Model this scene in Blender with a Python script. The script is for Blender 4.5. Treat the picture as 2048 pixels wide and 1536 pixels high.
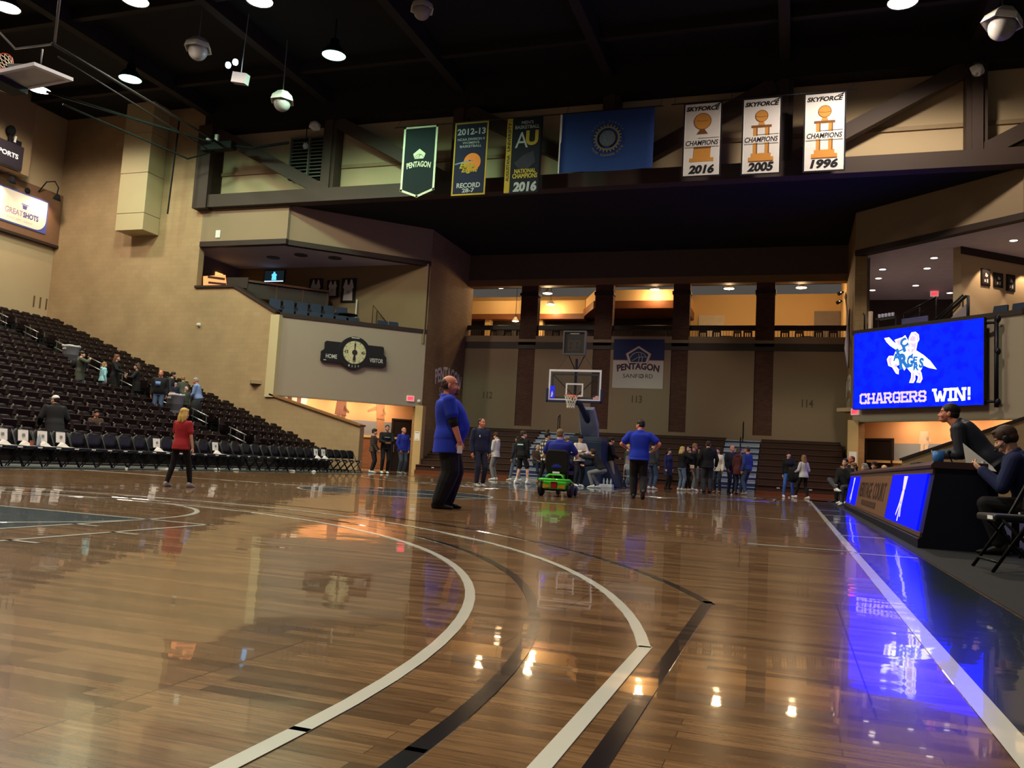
import bpy, bmesh, math, random
from mathutils import Vector, Matrix, Quaternion
random.seed(7)
SC = bpy.context.scene
COL = SC.collection
for o in list(bpy.data.objects):
    bpy.data.objects.remove(o)

# ---------------------------------------------------------------- camera
CAM = Vector((7.0794, -0.1825, 0.6510))
YAW, PITCH, ROLL, FPX = 0.325692, 0.094930, 0.055859, 1678.36
def cam_axes():
    cy, sy, cp, sp = math.cos(YAW), math.sin(YAW), math.cos(PITCH), math.sin(PITCH)
    f = Vector((-sy*cp, cy*cp, sp)); r = Vector((cy, sy, 0)); u = r.cross(f)
    cr, sr = math.cos(ROLL), math.sin(ROLL)
    return cr*r + sr*u, -sr*r + cr*u, f
_r, _u, _f = cam_axes()
cd = bpy.data.cameras.new('camera')
cam = bpy.data.objects.new('camera', cd); COL.objects.link(cam)
cam.matrix_world = Matrix(((_r.x, _u.x, -_f.x, CAM.x), (_r.y, _u.y, -_f.y, CAM.y), (_r.z, _u.z, -_f.z, CAM.z), (0, 0, 0, 1)))
cd.sensor_width = 36; cd.sensor_fit = 'HORIZONTAL'; cd.lens = 36*FPX/2048
cd.clip_end = 200; cd.clip_start = 0.05
SC.camera = cam

# ---------------------------------------------------------------- world, exposure
w = bpy.data.worlds.new('world'); SC.world = w; w.use_nodes = True
w.node_tree.nodes['Background'].inputs[0].default_value = (1.0, 0.88, 0.76, 1)
w.node_tree.nodes['Background'].inputs[1].default_value = 0.055
vs = SC.view_settings
vs.view_transform = 'Standard'; vs.look = 'None'; vs.gamma = 1; vs.use_curve_mapping = False
vs.exposure = 0.45
SC.cycles.max_bounces = 6; SC.cycles.diffuse_bounces = 3; SC.cycles.glossy_bounces = 3
SC.cycles.sample_clamp_indirect = 4.0
SC.cycles.use_denoising = True

def lamp(name, kind, loc, power, color=(1, .85, .66), size=0.4, target=None, spot=110, blend=.6, parent=None):
    l = bpy.data.lights.new(name, kind); l.energy = power; l.color = color
    if kind == 'AREA': l.shape = 'DISK'; l.size = size
    elif kind in ('POINT', 'SPOT'): l.shadow_soft_size = size
    if kind == 'SPOT': l.spot_size = math.radians(spot); l.spot_blend = blend
    o = bpy.data.objects.new(name, l); COL.objects.link(o); o.location = loc
    d = Vector(target) - Vector(loc) if target else Vector((0, 0, -1))
    o.rotation_euler = d.to_track_quat('-Z', 'Y').to_euler()
    if parent:
        o.parent = parent; o.matrix_parent_inverse = Matrix.Translation(parent.location).inverted()
    return o

# ---------------------------------------------------------------- materials
def srgb(r, g, b):
    f = lambda c: (c/255/12.92) if c/255 <= .04045 else ((c/255+.055)/1.055)**2.4
    return (f(r), f(g), f(b), 1)
MATS = {}
def mat(name, rgb, rough=.6, metal=0, var=.12, scale=3.0, spec=.3, bump=0.0, emit=0, coat=0, alpha=1, trans=0):
    if name in MATS: return MATS[name]
    m = bpy.data.materials.new(name); m.use_nodes = True; nt = m.node_tree
    b = nt.nodes['Principled BSDF']; c = srgb(*rgb)
    b.inputs['Roughness'].default_value = rough; b.inputs['Metallic'].default_value = metal
    b.inputs['Specular IOR Level'].default_value = spec; b.inputs['Coat Weight'].default_value = coat
    b.inputs['Alpha'].default_value = alpha; b.inputs['Transmission Weight'].default_value = trans
    if var > 0:
        tc = nt.nodes.new('ShaderNodeTexCoord'); n = nt.nodes.new('ShaderNodeTexNoise')
        n.inputs['Scale'].default_value = scale; n.inputs['Detail'].default_value = 4
        nt.links.new(tc.outputs['Object'], n.inputs['Vector'])
        r = nt.nodes.new('ShaderNodeMapRange'); r.inputs[3].default_value = 1-var; r.inputs[4].default_value = 1+var
        nt.links.new(n.outputs['Fac'], r.inputs[0])
        mx = nt.nodes.new('ShaderNodeMix'); mx.data_type = 'RGBA'; mx.blend_type = 'MULTIPLY'
        mx.inputs[0].default_value = 1; mx.inputs[6].default_value = c
        nt.links.new(r.outputs[0], mx.inputs[7]); nt.links.new(mx.outputs[2], b.inputs['Base Color'])
        if bump:
            bp = nt.nodes.new('ShaderNodeBump'); bp.inputs['Strength'].default_value = bump; bp.inputs['Distance'].default_value = .02
            nt.links.new(n.outputs['Fac'], bp.inputs['Height']); nt.links.new(bp.outputs[0], b.inputs['Normal'])
    else:
        b.inputs['Base Color'].default_value = c
    if emit:
        b.inputs['Emission Color'].default_value = c; b.inputs['Emission Strength'].default_value = emit
    MATS[name] = m
    return m
def noise_chain(nt, vec, scale, detail=3, stretch=None):
    n = nt.nodes.new('ShaderNodeTexNoise'); n.inputs['Scale'].default_value = scale; n.inputs['Detail'].default_value = detail
    if stretch:
        mp = nt.nodes.new('ShaderNodeMapping'); mp.inputs['Scale'].default_value = stretch
        nt.links.new(vec, mp.inputs['Vector']); nt.links.new(mp.outputs[0], n.inputs['Vector'])
    else: nt.links.new(vec, n.inputs['Vector'])
    return n.outputs['Fac']
def floor_gloss(nt, b):
    """the same clear varnish over wood, paint and lines"""
    g = nt.nodes.new('ShaderNodeNewGeometry')
    def vm(op, a, c):
        n = nt.nodes.new('ShaderNodeVectorMath'); n.operation = op
        for k, q in ((0, a), (1, c)):
            if isinstance(q, tuple): n.inputs[k].default_value = q
            elif q is not None: nt.links.new(q, n.inputs[k])
        return n.outputs[0]
    def field(scale, stretch, amp):
        n = nt.nodes.new('ShaderNodeTexNoise'); n.inputs['Scale'].default_value = scale; n.inputs['Detail'].default_value = 1
        nt.links.new(vm('MULTIPLY', g.outputs['Position'], stretch), n.inputs['Vector'])
        return vm('MULTIPLY', vm('SUBTRACT', n.outputs['Color'], (.5, .5, .5)), amp)
    t = nt.nodes.new('ShaderNodeTexBrick'); t.offset = .37; t.inputs['Scale'].default_value = 1; t.inputs['Brick Width'].default_value = .62; t.inputs['Row Height'].default_value = .0571
    t.inputs['Color1'].default_value = (0, 0, 0, 1); t.inputs['Color2'].default_value = (1, 1, 1, 1); t.inputs['Mortar'].default_value = (.5, .5, .5, 1); t.inputs['Mortar Size'].default_value = .001
    nt.links.new(g.outputs['Position'], t.inputs['Vector'])
    board = vm('MULTIPLY', vm('SUBTRACT', t.outputs['Color'], (.5, .5, .5)), (.0016, .0062, 0))
    tot = vm('ADD', vm('ADD', board, field(1.1, (1, 1.6, 0), (.012, .014, 0))), vm('ADD', field(6, (.6, 2.0, 0), (.006, .010, 0)), (0, 0, 1)))
    nrm = vm('NORMALIZE', tot, None)
    nt.links.new(nrm, b.inputs['Normal']); nt.links.new(nrm, b.inputs['Coat Normal'])
    b.inputs['Roughness'].default_value = .22; b.inputs['Specular IOR Level'].default_value = .2
    b.inputs['Coat Weight'].default_value = .75; b.inputs['Coat Roughness'].default_value = .03
def floor_paint(name, rgb):
    m = mat(name, rgb, var=.06, scale=2); floor_gloss(m.node_tree, m.node_tree.nodes['Principled BSDF']); return m
def wood_floor():
    m = bpy.data.materials.new('maple_boards'); m.use_nodes = True; nt = m.node_tree; b = nt.nodes['Principled BSDF']
    g = nt.nodes.new('ShaderNodeNewGeometry')
    def brick(sx, sy, off, c1, c2, mort, msize):
        t = nt.nodes.new('ShaderNodeTexBrick'); t.offset = off; t.inputs['Scale'].default_value = 1
        t.inputs['Brick Width'].default_value = sx; t.inputs['Row Height'].default_value = sy
        t.inputs['Color1'].default_value = c1; t.inputs['Color2'].default_value = c2; t.inputs['Mortar'].default_value = mort
        t.inputs['Mortar Size'].default_value = msize; t.inputs['Mortar Smooth'].default_value = .2
        nt.links.new(g.outputs['Position'], t.inputs['Vector']); return t
    t1 = brick(.62, .0571, .37, srgb(176, 136, 94), srgb(116, 84, 54), srgb(84, 60, 38), .0012)
    t2 = brick(1.22, 2.44, .5, srgb(255, 252, 246), srgb(228, 220, 208), srgb(150, 130, 110), .0035)
    mx = nt.nodes.new('ShaderNodeMix'); mx.data_type = 'RGBA'; mx.blend_type = 'MULTIPLY'; mx.inputs[0].default_value = 1
    nt.links.new(t1.outputs['Color'], mx.inputs[6]); nt.links.new(t2.outputs['Color'], mx.inputs[7])
    n = noise_chain(nt, g.outputs['Position'], 7, 5, (1, 9, 1))
    r = nt.nodes.new('ShaderNodeMapRange'); r.inputs[1].default_value = .3; r.inputs[2].default_value = .72; r.inputs[3].default_value = .58; r.inputs[4].default_value = 1.10
    nt.links.new(n, r.inputs[0])
    m2 = nt.nodes.new('ShaderNodeMix'); m2.data_type = 'RGBA'; m2.blend_type = 'MULTIPLY'; m2.inputs[0].default_value = 1
    nt.links.new(mx.outputs[2], m2.inputs[6]); nt.links.new(r.outputs[0], m2.inputs[7])
    nt.links.new(m2.outputs[2], b.inputs['Base Color'])
    floor_gloss(nt, b); MATS['maple_boards'] = m
    return m
def brick_mat(name, c1, c2, mortar, bw, rh, msize=.008, bump=.25, rough=.75, axis='xz'):
    if name in MATS: return MATS[name]
    m = bpy.data.materials.new(name); m.use_nodes = True; nt = m.node_tree; b = nt.nodes['Principled BSDF']
    g = nt.nodes.new('ShaderNodeNewGeometry'); sp = nt.nodes.new('ShaderNodeSeparateXYZ'); cb = nt.nodes.new('ShaderNodeCombineXYZ')
    nt.links.new(g.outputs['Position'], sp.inputs[0])
    if axis == 'xz': nt.links.new(sp.outputs[0], cb.inputs[0])
    else:
        a = nt.nodes.new('ShaderNodeMath'); a.operation = 'ADD'
        nt.links.new(sp.outputs[0], a.inputs[0]); nt.links.new(sp.outputs[1], a.inputs[1]); nt.links.new(a.outputs[0], cb.inputs[0])
    nt.links.new(sp.outputs[2], cb.inputs[1])
    t = nt.nodes.new('ShaderNodeTexBrick'); t.inputs['Scale'].default_value = 1
    t.inputs['Brick Width'].default_value = bw; t.inputs['Row Height'].default_value = rh; t.inputs['Mortar Size'].default_value = msize
    t.inputs['Color1'].default_value = srgb(*c1); t.inputs['Color2'].default_value = srgb(*c2); t.inputs['Mortar'].default_value = srgb(*mortar)
    nt.links.new(cb.outputs[0], t.inputs['Vector'])
    n = noise_chain(nt, g.outputs['Position'], .9, 4)
    r = nt.nodes.new('ShaderNodeMapRange'); r.inputs[1].default_value = .25; r.inputs[2].default_value = .75; r.inputs[3].default_value = .86; r.inputs[4].default_value = 1.12
    nt.links.new(n, r.inputs[0])
    mx = nt.nodes.new('ShaderNodeMix'); mx.data_type = 'RGBA'; mx.blend_type = 'MULTIPLY'; mx.inputs[0].default_value = 1
    nt.links.new(t.outputs['Color'], mx.inputs[6]); nt.links.new(r.outputs[0], mx.inputs[7]); nt.links.new(mx.outputs[2], b.inputs['Base Color'])
    bp = nt.nodes.new('ShaderNodeBump'); bp.inputs['Strength'].default_value = bump; bp.inputs['Distance'].default_value = .01
    nt.links.new(t.outputs['Fac'], bp.inputs['Height']); bp.invert = True; nt.links.new(bp.outputs[0], b.inputs['Normal'])
    b.inputs['Roughness'].default_value = rough; b.inputs['Specular IOR Level'].default_value = .25
    MATS[name] = m
    return m
def check_mat(name, ca, cb_, cc, size):
    """buffalo plaid"""
    if name in MATS: return MATS[name]
    m = bpy.data.materials.new(name); m.use_nodes = True; nt = m.node_tree; b = nt.nodes['Principled BSDF']
    tc = nt.nodes.new('ShaderNodeTexCoord'); sp = nt.nodes.new('ShaderNodeSeparateXYZ'); nt.links.new(tc.outputs['Object'], sp.inputs[0])
    def band(out):
        a = nt.nodes.new('ShaderNodeMath'); a.operation = 'DIVIDE'; a.inputs[1].default_value = size; nt.links.new(out, a.inputs[0])
        f = nt.nodes.new('ShaderNodeMath'); f.operation = 'FRACT'; nt.links.new(a.outputs[0], f.inputs[0])
        g = nt.nodes.new('ShaderNodeMath'); g.operation = 'GREATER_THAN'; g.inputs[1].default_value = .5; nt.links.new(f.outputs[0], g.inputs[0]); return g.outputs[0]
    bx, bz = band(sp.outputs[0]), band(sp.outputs[2])
    m1 = nt.nodes.new('ShaderNodeMix'); m1.data_type = 'RGBA'; m1.inputs[6].default_value = srgb(*ca); m1.inputs[7].default_value = srgb(*cb_); nt.links.new(bx, m1.inputs[0])
    m2 = nt.nodes.new('ShaderNodeMix'); m2.data_type = 'RGBA'; m2.inputs[6].default_value = srgb(*cb_); m2.inputs[7].default_value = srgb(*cc); nt.links.new(bx, m2.inputs[0])
    m3 = nt.nodes.new('ShaderNodeMix'); m3.data_type = 'RGBA'; nt.links.new(bz, m3.inputs[0]); nt.links.new(m1.outputs[2], m3.inputs[6]); nt.links.new(m2.outputs[2], m3.inputs[7])
    nt.links.new(m3.outputs[2], b.inputs['Base Color']); b.inputs['Roughness'].default_value = .85
    MATS[name] = m
    return m
def glass_mat():
    if 'clear_glass' in MATS: return MATS['clear_glass']
    m = bpy.data.materials.new('clear_glass'); m.use_nodes = True; nt = m.node_tree
    for n in list(nt.nodes):
        if n.type != 'OUTPUT_MATERIAL': nt.nodes.remove(n)
    out = [n for n in nt.nodes if n.type == 'OUTPUT_MATERIAL'][0]
    t = nt.nodes.new('ShaderNodeBsdfTransparent'); t.inputs[0].default_value = (.93, .95, .95, 1)
    g = nt.nodes.new('ShaderNodeBsdfGlossy'); g.inputs['Roughness'].default_value = .03
    mx = nt.nodes.new('ShaderNodeMixShader'); mx.inputs[0].default_value = .05
    nt.links.new(t.outputs[0], mx.inputs[1]); nt.links.new(g.outputs[0], mx.inputs[2]); nt.links.new(mx.outputs[0], out.inputs[0])
    MATS['clear_glass'] = m
    return m
def screen_mat(name, rgb, strength, spots=None):
    """lit LED screen: emission with a faint darker blotch pattern"""
    if name in MATS: return MATS[name]
    m = bpy.data.materials.new(name); m.use_nodes = True; nt = m.node_tree; b = nt.nodes['Principled BSDF']
    b.inputs['Base Color'].default_value = (.004, .004, .006, 1); b.inputs['Specular IOR Level'].default_value = .05; b.inputs['Emission Strength'].default_value = strength
    b.inputs['Roughness'].default_value = .6
    if spots:
        tc = nt.nodes.new('ShaderNodeTexCoord')
        n = noise_chain(nt, tc.outputs['Object'], 3.2, 2)
        r = nt.nodes.new('ShaderNodeValToRGB'); r.color_ramp.elements[0].position = .36; r.color_ramp.elements[1].position = .55
        r.color_ramp.elements[0].color = srgb(*spots); r.color_ramp.elements[1].color = srgb(*rgb)
        nt.links.new(n, r.inputs[0]); nt.links.new(r.outputs[0], b.inputs['Emission Color'])
    else: b.inputs['Emission Color'].default_value = srgb(*rgb)
    MATS[name] = m
    return m

# ---------------------------------------------------------------- mesh helpers
class MB:
    """collects simple shapes into one mesh"""
    def __init__(s): s.v = []; s.f = []
    def add(s, vs, fs):
        k = len(s.v); s.v += [tuple(v) for v in vs]; s.f += [tuple(i+k for i in f) for f in fs]; return s
    def obox(s, o, a, b, c):
        o, a, b, c = map(Vector, (o, a, b, c))
        p = [o, o+a, o+a+b, o+b, o+c, o+a+c, o+a+b+c, o+b+c]
        fs = [(3, 2, 1, 0), (4, 5, 6, 7), (0, 1, 5, 4), (1, 2, 6, 5), (2, 3, 7, 6), (3, 0, 4, 7)]
        if a.cross(b).dot(c) < 0: fs = [f[::-1] for f in fs]
        return s.add(p, fs)
    def box(s, x0, x1, y0, y1, z0, z1):
        return s.obox((x0, y0, z0), (x1-x0, 0, 0), (0, y1-y0, 0), (0, 0, z1-z0))
    def prism(s, pts, d):
        """planar polygon (3-D points) pushed along d"""
        n = len(pts); pts = [Vector(p) for p in pts]; d = Vector(d)
        nn = sum(((pts[i]-pts[0]).cross(pts[(i+1) % n]-pts[0]) for i in range(1, n-1)), Vector())
        if nn.dot(d) < 0: pts = pts[::-1]
        fs = [tuple(range(n))[::-1], tuple(range(n, 2*n))] + [(i, (i+1) % n, (i+1) % n+n, i+n) for i in range(n)]
        return s.add(pts+[p+d for p in pts], fs)
    def rings(s, rings, cap=True, close=False):
        m = len(rings[0]); k = len(rings); fs = []
        for i in range(k if close else k-1):
            for j in range(m):
                fs.append((i*m+j, i*m+(j+1) % m, ((i+1) % k)*m+(j+1) % m, ((i+1) % k)*m+j))
        if cap and not close: fs += [tuple(range(m))[::-1], tuple((k-1)*m+j for j in range(m))]
        return s.add([p for r in rings for p in r], fs)
    def tube(s, pts, r, n=8, cap=True):
        pts = [Vector(p) for p in pts]; rs = r if isinstance(r, (list, tuple)) else [r]*len(pts)
        t = (pts[1]-pts[0]).normalized(); up = Vector((0, 0, 1)) if abs(t.z) < .9 else Vector((1, 0, 0))
        a = t.cross(up).normalized(); out = []
        for i, p in enumerate(pts):
            q = ((pts[min(i+1, len(pts)-1)]-p).normalized()+(p-pts[max(i-1, 0)]).normalized())
            t = q.normalized() if q.length > 1e-6 else t
            a = (a-t*a.dot(t)).normalized(); b = t.cross(a)
            out.append([p+(a*math.cos(2*math.pi*j/n)+b*math.sin(2*math.pi*j/n))*rs[i] for j in range(n)])
        return s.rings(out, cap)
    def lathe(s, prof, o=(0, 0, 0), n=16, axis=(0, 0, 1), cap=True):
        o = Vector(o); q = Vector((0, 0, 1)).rotation_difference(Vector(axis))
        return s.rings([[o+q @ Vector((r*math.cos(2*math.pi*j/n), r*math.sin(2*math.pi*j/n), z)) for j in range(n)] for r, z in prof], cap)
    def ell(s, c, r, n=12, m=8, q=None):
        c = Vector(c); q = q or Quaternion(); out = []
        for i in range(m+1):
            a = math.pi*min(max(i/m, .04), .96)-math.pi/2
            out.append([c+q @ Vector((r[0]*math.cos(a)*math.cos(2*math.pi*j/n), r[1]*math.cos(a)*math.sin(2*math.pi*j/n), r[2]*math.sin(a))) for j in range(n)])
        return s.rings(out)
    def cone(s, p0, r0, p1, r1, n=12, flat=1.0):
        """round-ended tapered limb; flat squashes it sideways"""
        p0, p1 = Vector(p0), Vector(p1); t = (p1-p0); L = max(t.length, 1e-5); t = t/L
        up = Vector((0, 1, 0)) if abs(t.y) < .9 else Vector((0, 0, 1))
        a = t.cross(up).normalized(); b = t.cross(a); out = []
        for k in range(4):
            th = math.pi/2*(1-k/3.2); out.append((p0-t*r0*math.sin(th), r0*max(math.cos(th), .08)))
        for k in range(4):
            th = math.pi/2*((k+.2)/3.2); out.append((p1+t*r1*math.sin(th), r1*max(math.cos(th), .08)))
        return s.rings([[p+(a*math.cos(2*math.pi*j/n)*flat+b*math.sin(2*math.pi*j/n))*r for j in range(n)] for p, r in out])
    def mesh(s, name):
        me = bpy.data.meshes.new(name); me.from_pydata(s.v, [], s.f); me.update(); return me
    def build(s, name, m=None, parent=None, smooth=False, bevel=0, loc=None):
        me = s.mesh(name)
        if smooth: me.shade_smooth()
        if m: me.materials.append(m)
        return link(name, me, parent, bevel, loc)
def link(name, me, parent=None, bevel=0, loc=None):
    o = bpy.data.objects.new(name, me); COL.objects.link(o)
    if parent: o.parent = parent; o.matrix_parent_inverse = Matrix.Translation(-parent.location)
    if loc: o.location = loc
    if bevel:
        b = o.modifiers.new('bevel', 'BEVEL'); b.width = bevel; b.segments = 2; b.limit_method = 'ANGLE'
    return o
def tag(o, label, cat, group=None, kind=None):
    o['label'] = label; o['category'] = cat
    if group: o['group'] = group
    if kind: o['kind'] = kind
    return o
def thing(name, loc, label, cat, group=None):
    o = bpy.data.objects.new(name, None); o.empty_display_size = .1; COL.objects.link(o); o.location = loc
    return tag(o, label, cat, group)
def struct(o): o['kind'] = 'structure'; return o
def copy_tree(o, loc, rz=0, label=None, group=None):
    """copy of an Empty with its parts and sub-parts, moved to loc and turned by rz; parts are laid out relative to the Empty"""
    c = o.copy(); COL.objects.link(c); c.location = loc; c.rotation_euler = (0, 0, rz)
    if label: c['label'] = label
    if group: c['group'] = group
    def rec(a, b):
        for ch in a.children:
            d = ch.copy(); COL.objects.link(d); d.parent = b; d.matrix_parent_inverse = ch.matrix_parent_inverse.copy(); rec(ch, d)
    rec(o, c)
    return c
class Frame:
    """a flat sign's own axes: o origin, r right, u up, n towards the viewer"""
    def __init__(s, o, r, u=(0, 0, 1)):
        s.o = Vector(o); s.r = Vector(r).normalized(); s.u = Vector(u).normalized(); s.n = s.r.cross(s.u)
    def p(s, x, y, d=0): return s.o+s.r*x+s.u*y+s.n*d
def plate(fr, pts, d0, d1, mb=None):
    """polygon in sign coordinates between depth d0 and d1"""
    mb = mb or MB()
    return mb.prism([fr.p(x, y, d0) for x, y in pts], fr.n*(d1-d0))
def rect(x0, y0, x1, y1): return [(x0, y0), (x1, y0), (x1, y1), (x0, y1)]
def rrect(x0, y0, x1, y1, r, n=4):
    out = []
    for cx, cy, a in ((x1-r, y0+r, -90), (x1-r, y1-r, 0), (x0+r, y1-r, 90), (x0+r, y0+r, 180)):
        out += [(cx+r*math.cos(math.radians(a+90*i/n)), cy+r*math.sin(math.radians(a+90*i/n))) for i in range(n+1)]
    return out
def disc(cx, cy, r, n=24, ry=None): return [(cx+r*math.cos(2*math.pi*i/n), cy+(ry or r)*math.sin(2*math.pi*i/n)) for i in range(n)]
def ring2(mb, fr, cx, cy, r0, r1, d0, d1, n=32, a0=0, a1=360, ry=1.0):
    full = abs(a1-a0) >= 360
    for i in range(n):
        t0, t1 = (math.radians(a0+(a1-a0)*k/n) for k in (i, i+1))
        q = [(cx+r*math.cos(t), cy+r*ry*math.sin(t)) for r, t in ((r0, t0), (r1, t0), (r1, t1), (r0, t1))]
        plate(fr, q, d0, d1, mb)
    return mb
def stroke(mb, fr, pts, w, d0, d1):
    for (x0, y0), (x1, y1) in zip(pts, pts[1:]):
        L = math.hypot(x1-x0, y1-y0) or 1; a, b = -(y1-y0)/L*w/2, (x1-x0)/L*w/2
        e, g = (x1-x0)/L*w*.5, (y1-y0)/L*w*.5
        plate(fr, [(x0+a-e, y0+b-g), (x0-a-e, y0-b-g), (x1-a+e, y1-b+g), (x1+a+e, y1+b+g)], d0, d1, mb)
    return mb
_TXT = {}
def text2d(body, bold=0.0, shear=0.0, spacing=1.0):
    k = (body, bold, shear, spacing)
    if k not in _TXT:
        c = bpy.data.curves.new('lettering', 'FONT'); c.body = body; c.offset = bold; c.shear = shear; c.space_character = spacing
        c.align_x = 'CENTER'; c.resolution_u = 3; c.fill_mode = 'FRONT'
        o = bpy.data.objects.new('lettering', c); me = o.to_mesh()
        v = [(p.co.x, p.co.y) for p in me.vertices]; f = [tuple(q.vertices) for q in me.polygons]
        o.to_mesh_clear(); bpy.data.objects.remove(o); bpy.data.curves.remove(c); _TXT[k] = (v, f)
    return _TXT[k]
def letters(mb, fr, body, cx, cy, w, h, d, bold=.0, shear=0, spacing=1, arch=0, fan=0):
    """lettering w wide and h high centred on (cx, cy), d in front of the sign; arch lifts the middle by arch*w"""
    v, f = text2d(body, bold, shear, spacing)
    if not v: return mb
    x0, x1 = min(p[0] for p in v), max(p[0] for p in v); y0, y1 = min(p[1] for p in v), max(p[1] for p in v)
    out = []
    for x, y in v:
        X = ((x-x0)/(x1-x0)-.5); Y = ((y-y0)/(y1-y0)-.5)
        xx = X*w*(1+fan*Y); yy = Y*h + (arch*w*(1-4*X*X) if arch else 0)
        if arch: xx -= Y*h*arch*-4*X*1.0
        out.append(fr.p(cx+xx, cy+yy, d))
    mb.add(out, f)
    return mb
# ------ a scratch scene for voxel-merging shapes into one skin
TMP = bpy.data.scenes.new('scratch')
def fuse(mb, voxel, smooth=3, name='skin', dec=None):
    me = mb.mesh(name); o = bpy.data.objects.new('scratch', me); TMP.collection.objects.link(o)
    r = o.modifiers.new('r', 'REMESH'); r.mode = 'VOXEL'; r.voxel_size = voxel; r.use_smooth_shade = True
    if smooth:
        s = o.modifiers.new('s', 'SMOOTH'); s.iterations = smooth; s.factor = .5
    if dec:
        d = o.modifiers.new('d', 'DECIMATE'); d.ratio = dec
    vl = TMP.view_layers[0]; vl.update(); dg = vl.depsgraph
    out = bpy.data.meshes.new_from_object(o.evaluated_get(dg))
    bpy.data.objects.remove(o); bpy.data.meshes.remove(me); out.name = name
    return out
# ================================================================= lights of the hall
# lamps hang in a grid under the roof; the ones in view are built as fixtures, their light sits in them
WARM = (1, .88, .72)
def high_bay(x, y, label, rgb=(255, 244, 226), power=0, lit=True, green=False):
    t = thing('high_bay_lamp', (x, y, 15.0), label, 'ceiling lamp', 'high bay lamps under the roof')
    m = MB(); m.lathe([(.10, .62), (.16, .60), (.17, .40), (.30, .28), (.44, .02), (.46, 0), (.43, .0), (.29, .26), (.1, .36)], (x, y, 15.0), 24)
    m.build('lamp_housing', mat('dark_metal', (32, 32, 34), .5, .6), t, True)
    MB().tube([(x, y, 15.6), (x, y, 16.4)], .025, 8).build('hanger', mat('dark_metal', (32, 32, 34)), t)
    g = MB().lathe([(.02, .10), (.25, .09), (.40, .035), (.42, .03)], (x, y, 14.99), 24)
    em = mat('lamp_lens_green', (150, 255, 205), var=0, emit=9) if green else mat('lamp_lens_lit', rgb, var=0, emit=22)
    g.build('lens', em if lit else mat('lamp_lens_off', (60, 60, 62)), t, True)
    if power: lamp('lamp_bulb', 'SPOT', (x, y, 14.9), power, (.55, 1, .66) if green else WARM, .4, spot=172, blend=.35, parent=t)
    return t
LP = 1900
high_bay(-22.9, 25.2, 'bright white round ceiling lamp at far left above the tan wall corner', power=LP*.55)
high_bay(-18.2, 25.2, 'green-tinted round ceiling lamp left, above the tan duct box', green=True, power=900)
high_bay(-9.0, 25.2, 'green glowing round ceiling lamp right of the hanging speakers', green=True, power=1500)
high_bay(9.9, 25.9, 'glaring white ceiling lamp top right, above the trophy banners', power=LP*1.1)
high_bay(-18.4, 19.8, 'glaring white ceiling lamp in the top left corner of the photo', power=LP)
high_bay(-13.6, 20.45, 'glaring white ceiling lamp at the top edge above the folded hoop', power=LP)
high_bay(-9.5, 21.4, 'glaring white ceiling lamp at the top edge, left of the dark roof', power=LP*.8)
# the rest of the same lamp grid, outside the frame
for lx, ly, k in ((-18, 13, 1.1), (-13, 7, 1.0), (-6, 13, .7), (-6, 5, 1.2), (2, 5, 1.05), (2, 13, .45), (-20, 6, .9), (7, 2, .12), (6, 15, .2), (15, 14, .08), (1, 17, .55), (-6, 20, .35)):
    lamp('roof_lamp', 'SPOT', (lx, ly, 15), LP*k, WARM, .45, spot=150, blend=.9)

# ================================================================= floor and court markings
MWOOD = wood_floor()
fl = struct(MB().box(-27.6, 18.5, -7, 41, -.3, 0).build('floor', MWOOD))
MWHITE = floor_paint('court_white', (244, 244, 230)); MBLK = floor_paint('court_black', (30, 26, 34)); MTEAL = floor_paint('court_teal', (52, 78, 92))
MAPRON = floor_paint('apron_slate', (34, 52, 62))
F0 = Frame((0, 0, 0), (1, 0, 0), (0, 1, 0))
def mark(name, mb, m, z=None): 
    o = mb.build(name, m, fl); return struct(o)
def line(pts, wd, z1=.003, mb=None): return stroke(mb or MB(), F0, pts, wd, .0005, z1)
mb = MB(); plate(F0, rect(-1.83, 0, 1.83, 5.79), .0002, .0016, mb); plate(F0, rect(-1.83, 22.86, 1.83, 28.65), .0002, .0016, mb); mark('floor_key_paint', mb, MTEAL)
mb = MB(); plate(F0, disc(0, 14.325, 1.83, 72), .0002, .0016, mb); mark('floor_center_circle_paint', mb, MTEAL)
mb = MB(); plate(F0, rect(7.65, -5, 8.22, 32.5), .0002, .0016, mb); plate(F0, rect(-8.4, -5, -7.65, 30.5), .0002, .0016, mb); plate(F0, rect(-8.4, 28.68, 8.22, 30.2), .0002, .0016, mb); mark('floor_apron_paint', mb, MAPRON)
wl = MB()
for x in (-7.645, 7.645): line([(x, -.3), (x, 28.65)], .075, mb=wl)
for y in (0, 28.675): line([(-7.6, y), (7.68, y)], .06, mb=wl)
line([(-7.6, 14.325), (7.6, 14.325)], .07, mb=wl)
ring2(wl, F0, 0, 14.325, 1.79, 1.84, .0005, .003, 72)
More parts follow.
